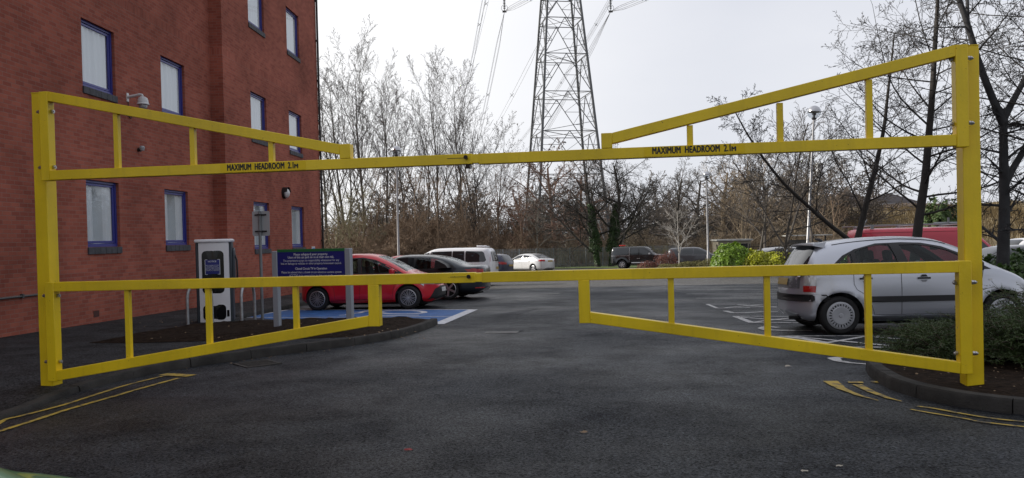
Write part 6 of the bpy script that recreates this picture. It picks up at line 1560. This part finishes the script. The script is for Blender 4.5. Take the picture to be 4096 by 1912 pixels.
bush("laurel_bush", "low yellow green laurel bush right of the tall rounded one", "bush", col_x(3015, hy - .3), hy - .3, 1.15, .8, 1.22, LAURELY, 6000, .13, 2)
bush("laurel_bush", "low yellow green laurel under the vase shaped young tree", "bush", col_x(3120, hy - .5), hy - .5, 1.15, .8, 1.12, LAURELY, 6000, .13, 3)
bush("laurel_bush", "bright green laurel disappearing behind the silver hatchback's rear window", "bush", col_x(3215, hy - .4), hy - .4, .9, .8, 1.25, LAUREL, 5000, .13, 4)
bush("laurel_bush", "green laurel seen through the windows of the silver hatchback", "bush", col_x(3420, 33), 33, 2.6, .8, 1.2, LAUREL, 9000, .13, 5)
bush("laurel_bush", "dark glossy laurel hedge right of the tall barrier post", "bush", 13.6, 19.3, 2.6, .8, 1.12, LAURELD, 9000, .13, 6, dz=.0)
bush("laurel_bush", "dark laurel at the right frame edge behind the silver bonnet", "bush", 11.8, 16.6, 1.6, .7, 1.0, LAURELD, 6500, .11, 9)
HEATH = mat("heather_olive", (0.13, 0.12, 0.04), .8, var=.4, vscale=4, trans=.2); HEATHR = mat("shrub_red_brown", (0.16, 0.065, 0.05), .8, var=.4, vscale=4, trans=.2)
bush("heather_bush", "low olive heather bush at the foot of the white birch", "bush", col_x(2770, 43), 43, 1.3, .7, .75, HEATH, 7000, .06, 11)
bush("heather_bush", "low olive heather bush running into the tall laurel", "bush", col_x(2850, 42.5), 42.5, 1.0, .7, .85, HEATH, 6000, .06, 12)
bush("heather_bush", "low olive brown bush in front of the black pickup's nose", "bush", col_x(2680, 44.5), 44.5, .9, .7, .65, HEATH, 5000, .06, 13)
bush("red_twig_bush", "red brown twiggy bush between the pickup and the birch", "bush", col_x(2665, 47), 47, .75, .6, 1.25, HEATHR, 4500, .06, 14, rough=.4)
bush("red_twig_bush", "small red brown bush in front of the pickup's front wheel", "bush", col_x(2590, 47), 47, .65, .5, .75, HEATHR, 3500, .06, 15, rough=.4)
sp_ = [(col_x(px, 78.3), 78.3, .55, 'scrubB') for px in range(2250, 2700, 45)]
thicket("fence_brambles", B_OLIVE, sp_, "green brown brambles tangled behind the palisade fence", "brambles")
# conifer at far right
bush("conifer_tree", "dark green conifer behind the red van, left of the tall barrier post", "tree", ct(3760, 60), 60, 2.4, 2.2, 4.6, mat("conifer_leaf", (.05, .085, .02), .6, var=.5, vscale=1, trans=.1), 9000, .26, 21, square=1.5, rough=.35)
# island kerb and planting soil
isl = [(col_x(2560, 44.5), 44.3), (col_x(2800, 40.5), 41.0), (col_x(3000, 38.5), 38.9), (col_x(3400, 37.5), 37.6), (24, 37.2)]
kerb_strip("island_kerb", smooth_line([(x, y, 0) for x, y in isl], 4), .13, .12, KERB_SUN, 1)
slab("island_bed", [(p[0], p[1] + .12) for p in isl] + [(24, 47), (16, 48), (col_x(2560, 48.5), 48.5)], SOIL, .09)
# juniper in the right bed: arching sprays of fine scale leaves
JUN = mat("juniper_needles", (0.048, 0.078, 0.022), .6, var=.5, vscale=4, trans=.1); JST = bark("juniper_stem", (.10, .075, .055))
def juniper(label, x, y, rad, h, n, seed):
    root = empty("juniper_bush", (x, y, gz(x, y) + .08), 0, label, "bush", "junipers in the right planting bed"); rg = np.random.default_rng(seed); st = []; Vn = []
    for i in range(n):
        a = rg.uniform(0, 6.28); L_ = rad * rg.uniform(.45, 1.1); el = rg.uniform(.15, 1.0); P = []; ns = 7
        r0 = rad * .25 * rg.random(); b0 = rg.uniform(0, 6.28); p0 = np.array([r0 * math.cos(b0), r0 * math.sin(b0), 0.02])
        for k in range(ns + 1):
            t = k / ns; P.append(p0 + np.array([math.cos(a) * L_ * t, math.sin(a) * L_ * t, h * el * math.sin(min(1.0, t * 1.05) * 1.9) * rg.uniform(.92, 1.08)]))
        P = np.array(P); st.append((P, np.linspace(.009, .003, ns + 1), 3))
        for k in range(2, ns + 1):
            for q in range(4):
                f = rg.random(); c = P[k - 1] * (1 - f) + P[k] * f; d = (P[k] - P[k - 1]); d /= np.linalg.norm(d) + 1e-9
                sd = rg.normal(size=3); sd[2] *= .5; dd = d * .9 + sd * .5 + [0, 0, .12]; dd /= np.linalg.norm(dd); l2 = rg.uniform(.07, .18)
                # spray: spine with many short needles
                for w in range(9):
                    t = w / 8; cc = c + dd * l2 * t; s1 = rg.normal(size=3); s1 -= dd * (s1 @ dd) * .6; nd = dd * .8 + s1 * .5; nd /= np.linalg.norm(nd); sl_ = rg.uniform(.025, .045) * (1.1 - t * .5)
                    wv = np.cross(nd, rg.normal(size=3)); wv /= np.linalg.norm(wv) + 1e-9; Vn += [cc - wv * .0045, cc + wv * .0045, cc + nd * sl_]
    V, F = TreeGen(1, {}).merged(st); V[:, 2] = np.maximum(V[:, 2], 0); big_mesh("stems", V, F, JST, root)
    Vn = np.array(Vn); Vn[:, 2] = np.maximum(Vn[:, 2], 0); big_mesh("foliage", Vn, np.arange(len(Vn)).reshape(-1, 3), JUN, root)
    return root
juniper("dark sprawling juniper behind the lower right gate, left of the post", 4.95, 8.75, .85, .30, 130, 1)
juniper("dark juniper right of the tall post with arching sprays", 5.60, 8.35, .95, .48, 260, 2)
juniper("dark juniper at the right frame edge in front of the front wheel", 6.75, 9.1, 1.0, .66, 300, 3)
juniper("low dark juniper spilling over the bed beside the white arc marking", 5.6, 9.5, .9, .26, 120, 4)
juniper("dark juniper low at the right frame edge near the kerb", 6.4, 7.3, .8, .34, 150, 5)

# ------------------------------------------------------------------ fences
FG = mat("palisade_grey", (.24, .25, .26), .55, .4, var=.25, vscale=4)
def palisade(name, label, A, B, h, mt, pale_w=.065, pitch=.15, post=1.7, spear=True, postm=None):
    A, B = Vector(A), Vector(B); d = B - A; L_ = d.length; root = empty(name, (A.x, A.y, gz(A.x, A.y)), math.atan2(d.y, d.x), label, "fence")
    m = MB(); n = int(L_ / pitch)
    for i in range(n):
        x = i * pitch; g = gz(0, A.y + d.y * i / n) - gz(A.x, A.y); hh = h
        if spear: m.prism([(x - pale_w / 2, g), (x + pale_w / 2, g), (x + pale_w / 2, g + hh - .08), (x, g + hh), (x - pale_w / 2, g + hh - .08)], 'y', -.01, .01)
        else: m.tube([(x, 0, g), (x, 0, g + hh)], pale_w / 2, 4)
    m.build("pales", mt, root); m = MB()
    g1 = gz(0, B.y) - gz(A.x, A.y)
    for z in (.3, h - .35): m.prism([(0, z), (L_, z + g1), (L_, z + .05 + g1), (0, z + .05)], 'y', .011, .04)
    m.build("rails", mt, root)
    k = 0
    while k * post < L_:
        x = k * post; g = g1 * x / L_; q = MB(); q.bx(x - .05, x + .05, .041, .12, g - .1, g + h - .05); q.build("fence_post", postm or mt, root); k += 1
    return root
palisade("palisade_fence", "grey spiked palisade fence across the back of the car park", (col_x(1940, 75), 75.6), (col_x(2720, 80), 79.5), 2.0, FG, postm=mat("fence_post_galv", (.34, .36, .38), .5, .4))
palisade("railings", "black spiked railings along the right side of the car park", (30.5, 46.0), (60.0, 40.5), 2.05, BLACKP, pale_w=.03, pitch=.16, post=2.7, spear=False)
palisade("railings", "black railings behind the laurel hedge and parked silver estate", (col_x(2880, 66), 67.0), (34.0, 62.0), 1.9, BLACKP, pale_w=.03, pitch=.2, post=2.7, spear=False)

# ------------------------------------------------------------------ lamp posts
STEEL = mat("lamp_pole_steel", (.30, .30, .31), .4, .7); 
def lamp(x, y, H_, label, dz=0, lean=0, r=.055, R_=.26):
    t = empty("lamp_post", (x, y, gz(x, y) + dz), 0, label, "street lamp", "globe lamp posts of the car park"); t.rotation_euler = (0, lean, 0)
    m = MB(); m.tube([(0, 0, -.1), (0, 0, 1.1), (0, 0, 1.15), (0, 0, H_)], [r * 1.35, r * 1.35, r, r * .72], 14); m.build("pole", STEEL, t, smooth=True, sharp=40)
    m = MB(); m.lathe([(.035, 0), (.06, .0), (.10, .05), (.10, .09), (.0, .09)], 20, Matrix.Translation((0, 0, H_))); m.build("collar", mat("lamp_collar", (.10, .10, .11), .4, .6), t, smooth=True, sharp=40)
    zc = H_ + .09 + R_ * .85
    a0 = -.98; P = [(R_ * math.cos(a), R_ * math.sin(a)) for a in np.linspace(R(-58), R(2), 10)]
    m = MB(); m.lathe(P, 32, Matrix.Translation((0, 0, zc))); m.build("clear_bowl", glass_mat("globe_acrylic", (.80, .82, .84), 1.0), t, smooth=True, sharp=80)
    m = MB(); m.lathe([(R_ * .99 * math.cos(a), R_ * .99 * math.sin(a)) for a in np.linspace(R(2), R(90), 12)], 32, Matrix.Translation((0, 0, zc))); m.build("mirror_cap", mat("mirror_cap", (.50, .50, .52), .22, .95), t, smooth=True, sharp=80)
    m = MB(); m.lathe([(.0, .02), (R_ * .95, .0)], 28, Matrix.Translation((0, 0, zc))); m.build("reflector", mat("lamp_reflector", (.45, .45, .47), .3, .5), t)
    m = MB(); m.lathe([(.05, -R_ * .8), (.055, -.12), (.09, -.11), (.09, -.05), (0, -.05)], 16, Matrix.Translation((0, 0, zc))); m.build("lantern", mat("lamp_lantern", (.12, .12, .13), .4, .4), t, smooth=True, sharp=40)
    return t
def lamp_at(pxb, pxt, pyt, y, label, Rr, lean=None):
    b = at(pxb, 1000, y); tp = at(pxt, pyt, y); g = gz(b.x, y); H_ = tp.z - g - .09 - Rr * .85
    lx = math.atan2(tp.x - at(pxb, 1000, y).x, tp.z - b.z); x0_ = b.x - math.tan(lx) * (b.z - g)
    return lamp(x0_, y, H_, label, lean=lx, R_=Rr, r=.06)
lamp_at(1594, 1585, 603, 40.5, "lamp post with mirrored globe rising behind the red hatchback", .26)
lamp_at(2832, 2826, 700, 43.8, "lamp post with mirrored globe in the middle distance beside the heather", .20)
lamp_at(3229, 3257, 447, 33.0, "tall leaning lamp post with mirrored globe above the silver hatchback's tail", .28)

# ------------------------------------------------------------------ pylon and lines
PYL = mat("pylon_steel", (.15, .155, .16), .6, .3)
def pylon(x, y, rz, zb):
    t = empty("electricity_pylon", (x, y, zb), rz, "tall steel lattice electricity pylon towering behind the trees", "pylon")
    W_ = lambda z: max(1.1, 9.5 - .163 * (z + 1)) / 2 if z < 46 else .6
    def leg(sx_, sy_, z): return Vector((sx_ * W_(z), sy_ * W_(z), z))
    for sx_ in (-1, 1):
        for sy_ in (-1, 1):
            m = MB(); m.tube([leg(sx_, sy_, z) for z in (0, 10, 20, 30, 40, 46)], [.20, .19, .18, .16, .12, .09], 4); m.build("leg", PYL, t)
    lv = [0, 5.8, 11.2, 16.4, 21.2, 25.8, 30.2, 33.4, 35.6, 38.2, 40.8, 43.4, 46]
    mb = MB()
    C4 = [(-1, -1), (1, -1), (1, 1), (-1, 1)]
    for a, b in zip(lv, lv[1:]):
        for k in range(4):
            p, q = C4[k], C4[(k + 1) % 4]; A1, A2, B1, B2 = leg(*p, a), leg(*q, a), leg(*p, b), leg(*q, b); M1 = (B1 + B2) / 2; Ma = (A1 + A2) / 2
            mb.tube([B1, B2], .06, 4)
            if a < 33:
                mb.tube([A1, M1], .06, 4); mb.tube([A2, M1], .06, 4)
                for S_, E_ in ((A1, B1), (A2, B2)):
                    for f in (.35, .68):
                        l_ = S_.lerp(E_, f); d_ = S_.lerp(M1, f); mb.tube([l_, d_], .035, 4); mb.tube([S_.lerp(E_, f + .3 if f < .5 else .97), d_], .03, 4)
                if a > 0:
                    zq = a + (b - a) * .70; P_ = [leg(*p, zq), leg(*q, zq)]
                    if a in (5.8, 16.4, 25.8): mb.tube([leg(*p, a + .0), leg(*q, a + 1.2)], .04, 4)
            else:
                mb.tube([A1, B2], .045, 4); mb.tube([A2, B1], .045, 4)
        mb.tube([leg(-1, -1, b), leg(1, 1, b)], .035, 4); mb.tube([leg(1, -1, b), leg(-1, 1, b)], .035, 4)
    mb.build("lattice_bracing", PYL, t)
    for z, wz in ((35.6, 6.6), (40.8, 8.6), (45.8, 6.2)):
        for sx_ in (-1, 1):
            m = MB(); tip = Vector((sx_ * wz, 0, z + .2))
            for sy_ in (-1, 1):
                m.tube([leg(sx_, sy_, z), tip], .06, 4); m.tube([leg(sx_, sy_, min(46, z + 2.6)), tip], .05, 4)
                for f in (.3, .6): m.tube([leg(sx_, sy_, z).lerp(tip, f), leg(sx_, sy_, min(46, z + 2.6)).lerp(tip, f)], .03, 4)
            m.build("cross_arm", PYL, t)
    return t
PZ = gz(0, 100) - .6
PX, PY, PRZ = col_x(2262, 96), 96, R(10)
py_ = pylon(PX, PY, PRZ, PZ)
INS = mat("insulator_glass", (.06, .07, .07), .25); WIRE = mat("conductor_wire", (.16, .16, .17), .5, .5)
def insulator(label, px, py):
    q = at(px, py, PY); o = empty("insulator_string", q, 0, label, "insulator", "insulator strings of the pylon"); m = MB(); prof = []
    for k in range(18): z = .35 + k * .19; prof += [(.04, z), (.17, z + .04), (.16, z + .08), (.04, z + .12)]
    m.lathe(prof, 10); m.build("discs", INS, o, smooth=True)
    m = MB(); m.tube([(0, 0, 0), (0, 0, .4)], .05, 6); P = [(.38 * math.cos(a), 0, .42 + .38 * math.sin(a)) for a in np.linspace(R(-70), R(60), 10)]; m.tube(P, .025, 5); m.tube([(-p[0], 0, p[2]) for p in P], .025, 5); m.box((0, 0, 0), (.5, .5, .12)); m.build("arcing_horns", PYL, o)
    return q
qL = insulator("left insulator string hanging at the top of the frame", 2018, 46); qR = insulator("right insulator string hanging at the top of the frame", 2443, 46)
def wires(label, q, dirn, L_, dz, sag, n=4, sep=.22, group="overhead conductor bundles"):
    """bundle of conductors from q along dirn, end dz higher, with sag"""
    o = empty("power_line", q, 0, label, "power line", group); dirn = Vector(dirn).normalized(); side = Vector((dirn.y, -dirn.x, 0))
    for k in range(n):
        a, b = ((-1, -1), (1, -1), (1, 1), (-1, 1))[k]; P = []
        for i in range(33):
            t = i / 32; e = min(1, t * 30); p = dirn * L_ * t + side * a * sep * e + Vector((0, 0, b * sep * e + dz * t - sag * 4 * t * (1 - t))); P.append(p)
        m = MB(); m.tube(P, .022, 4); m.build("conductor", WIRE, o)
    for i in range(1, 9):
        m = MB(); t = i / 9 * .9; c = dirn * L_ * t + Vector((0, 0, dz * t - sag * 4 * t * (1 - t)))
        if L_ < 60: break
        for a in (-1, 1): m.tube([c + side * a * sep * 1.2 - Vector((0, 0, sep * 1.2)), c - side * a * sep * 1.2 + Vector((0, 0, sep * 1.2))], .04, 4)
        m.build("spacer", PYL, o)
    return o
dv = (-.096, 1, 0)
wires("conductor bundle running down and away from the left insulator", qL, dv, 330, -2, 11)
wires("conductor bundle running down and away from the right insulator", qR, dv, 330, -2, 11)
wires("short conductor run from the right insulator towards the top edge", qR, (.38, -1, 0), 80, 3, 3)
wires("short conductor run from the left insulator towards the top edge", qL, (.38, -1, 0), 80, 3, 3)
q2 = at(1992, -320, PY); wires("leftmost conductor bundle coming from an upper arm", q2, (-.115, 1, 0), 330, -2, 10)
q2 = at(2045, -420, PY); wires("second conductor bundle from the left, from the top arm", q2, (-.13, 1, 0), 330, -2, 9, n=2)
q2 = at(2620, -320, PY); wires("conductor bundle passing behind the pylon from an upper right arm", q2, (-.115, 1, 0), 330, -2, 10)
q2 = at(2160, 160, PY + 18); wires("thin conductor pair left of the pylon slanting down to the trees", q2, (-.14, 1, 0), 300, -4, 6, n=2, sep=.3)

# ------------------------------------------------------------------ far structures
CONC = mat("shelter_grey", (.42, .42, .40), .7, var=.2)
t = empty("cycle_shelter", (col_x(3245, 68), 69, gz(0, 69)), R(-4), "pale flat roofed shelter beyond the silver estate", "shelter")
m = MB(); m.bx(-1.9, 1.9, -1.0, 1.0, 2.45, 2.53); m.build("canopy", CONC, t); 
for x in (-1.6, 1.6):
    m = MB(); m.bx(x - .06, x + .06, -.06, .06, 0, 2.449); m.build("support", mat("shelter_post", (.08, .08, .085), .5, .5), t)
m = MB(); m.bx(-1.5, .2, .8, .9, 0, 2.1); m.build("back_panel", mat("shelter_panel", (.2, .2, .2), .7), t)
t = empty("utility_cabin", (col_x(2940, 78), 79, gz(0, 79)), R(-3), "low beige cabin behind the round laurel bush", "cabin")
m = MB(); m.bx(-1.7, 1.5, -1.4, 1.4, 0, 2.3); m.build("wall", mat("cabin_beige", (.30, .27, .21), .8, var=.15), t)
m = MB(); m.bx(-1.9, 1.7, -1.6, 1.6, 2.301, 2.45); m.build("roof", CONC, t)
for x in (-.9, .7):
    m = MB(); m.bx(x - .5, x + .5, -1.43, -1.401, 1.0, 2.0); m.build("window", CGDARK, t)
t = empty("white_chimney", (col_x(3283, 420), 420, 0), 0, "tall white industrial chimney far behind the bare trees", "chimney")
m = MB(); m.tube([(0, 0, -4), (0, 0, 37)], [2.3, 1.9], 20); m.build("stack", mat("chimney_white", (.75, .76, .78), .6), t, smooth=True, sharp=50)
m = MB(); m.lathe([(1.95, 36.0), (2.15, 36.1), (2.15, 37.3), (1.5, 37.3)], 20); m.build("rim_band", CONC, t)
for i, (px, w, h_, lab) in enumerate(((3370, 16, 16, "distant pale warehouse right of the white chimney"), (3530, 22, 15, "distant pale warehouse above the red van"), (3180, 14, 15, "distant brick house left of the white chimney"))):
    x = col_x(px, 300); t = empty("distant_building", (x, 300, -1), 0, lab, "building")
    m = MB(); m.bx(-w / 2, w / 2, -6, 6, -3, h_ - 3); m.build("wall", mat("far_wall%d" % i, ((.5, .5, .52), (.45, .46, .5), (.35, .2, .16))[i], .8), t)
    m = MB(); m.prism([(-w / 2 - .5, h_ - 3), (w / 2 + .5, h_ - 3), (0, h_ + .5)], 'y', -6.3, 6.3); m.build("roof", mat("far_roof", (.2, .19, .2), .8), t)
# far wooded rise on the right
mb = MB(); nx = 60; V = []
for j, (yy_, hh_) in enumerate(((170, 0), (230, 9), (300, 15), (420, 15))):
    for i in range(nx + 1):
        x = -40 + 420 * i / nx; V.append((x, yy_, -2 + hh_ * min(1, max(0, (x - 10) / 110)) * (.8 + .3 * mnoise.noise(Vector((x * .03, j, 2))))))
mb.add(V, [(j * (nx + 1) + i, j * (nx + 1) + i + 1, (j + 1) * (nx + 1) + i + 1, (j + 1) * (nx + 1) + i) for j in range(3) for i in range(nx)])
tag(mb.build("wooded_hill", mat("wooded_hill", (.105, .075, .062), .95, var=.35, vscale=.08, bump=1, bscale=1.5), smooth=True, sharp=80, fix=False), kind="structure")
bpy.context.view_layer.update()
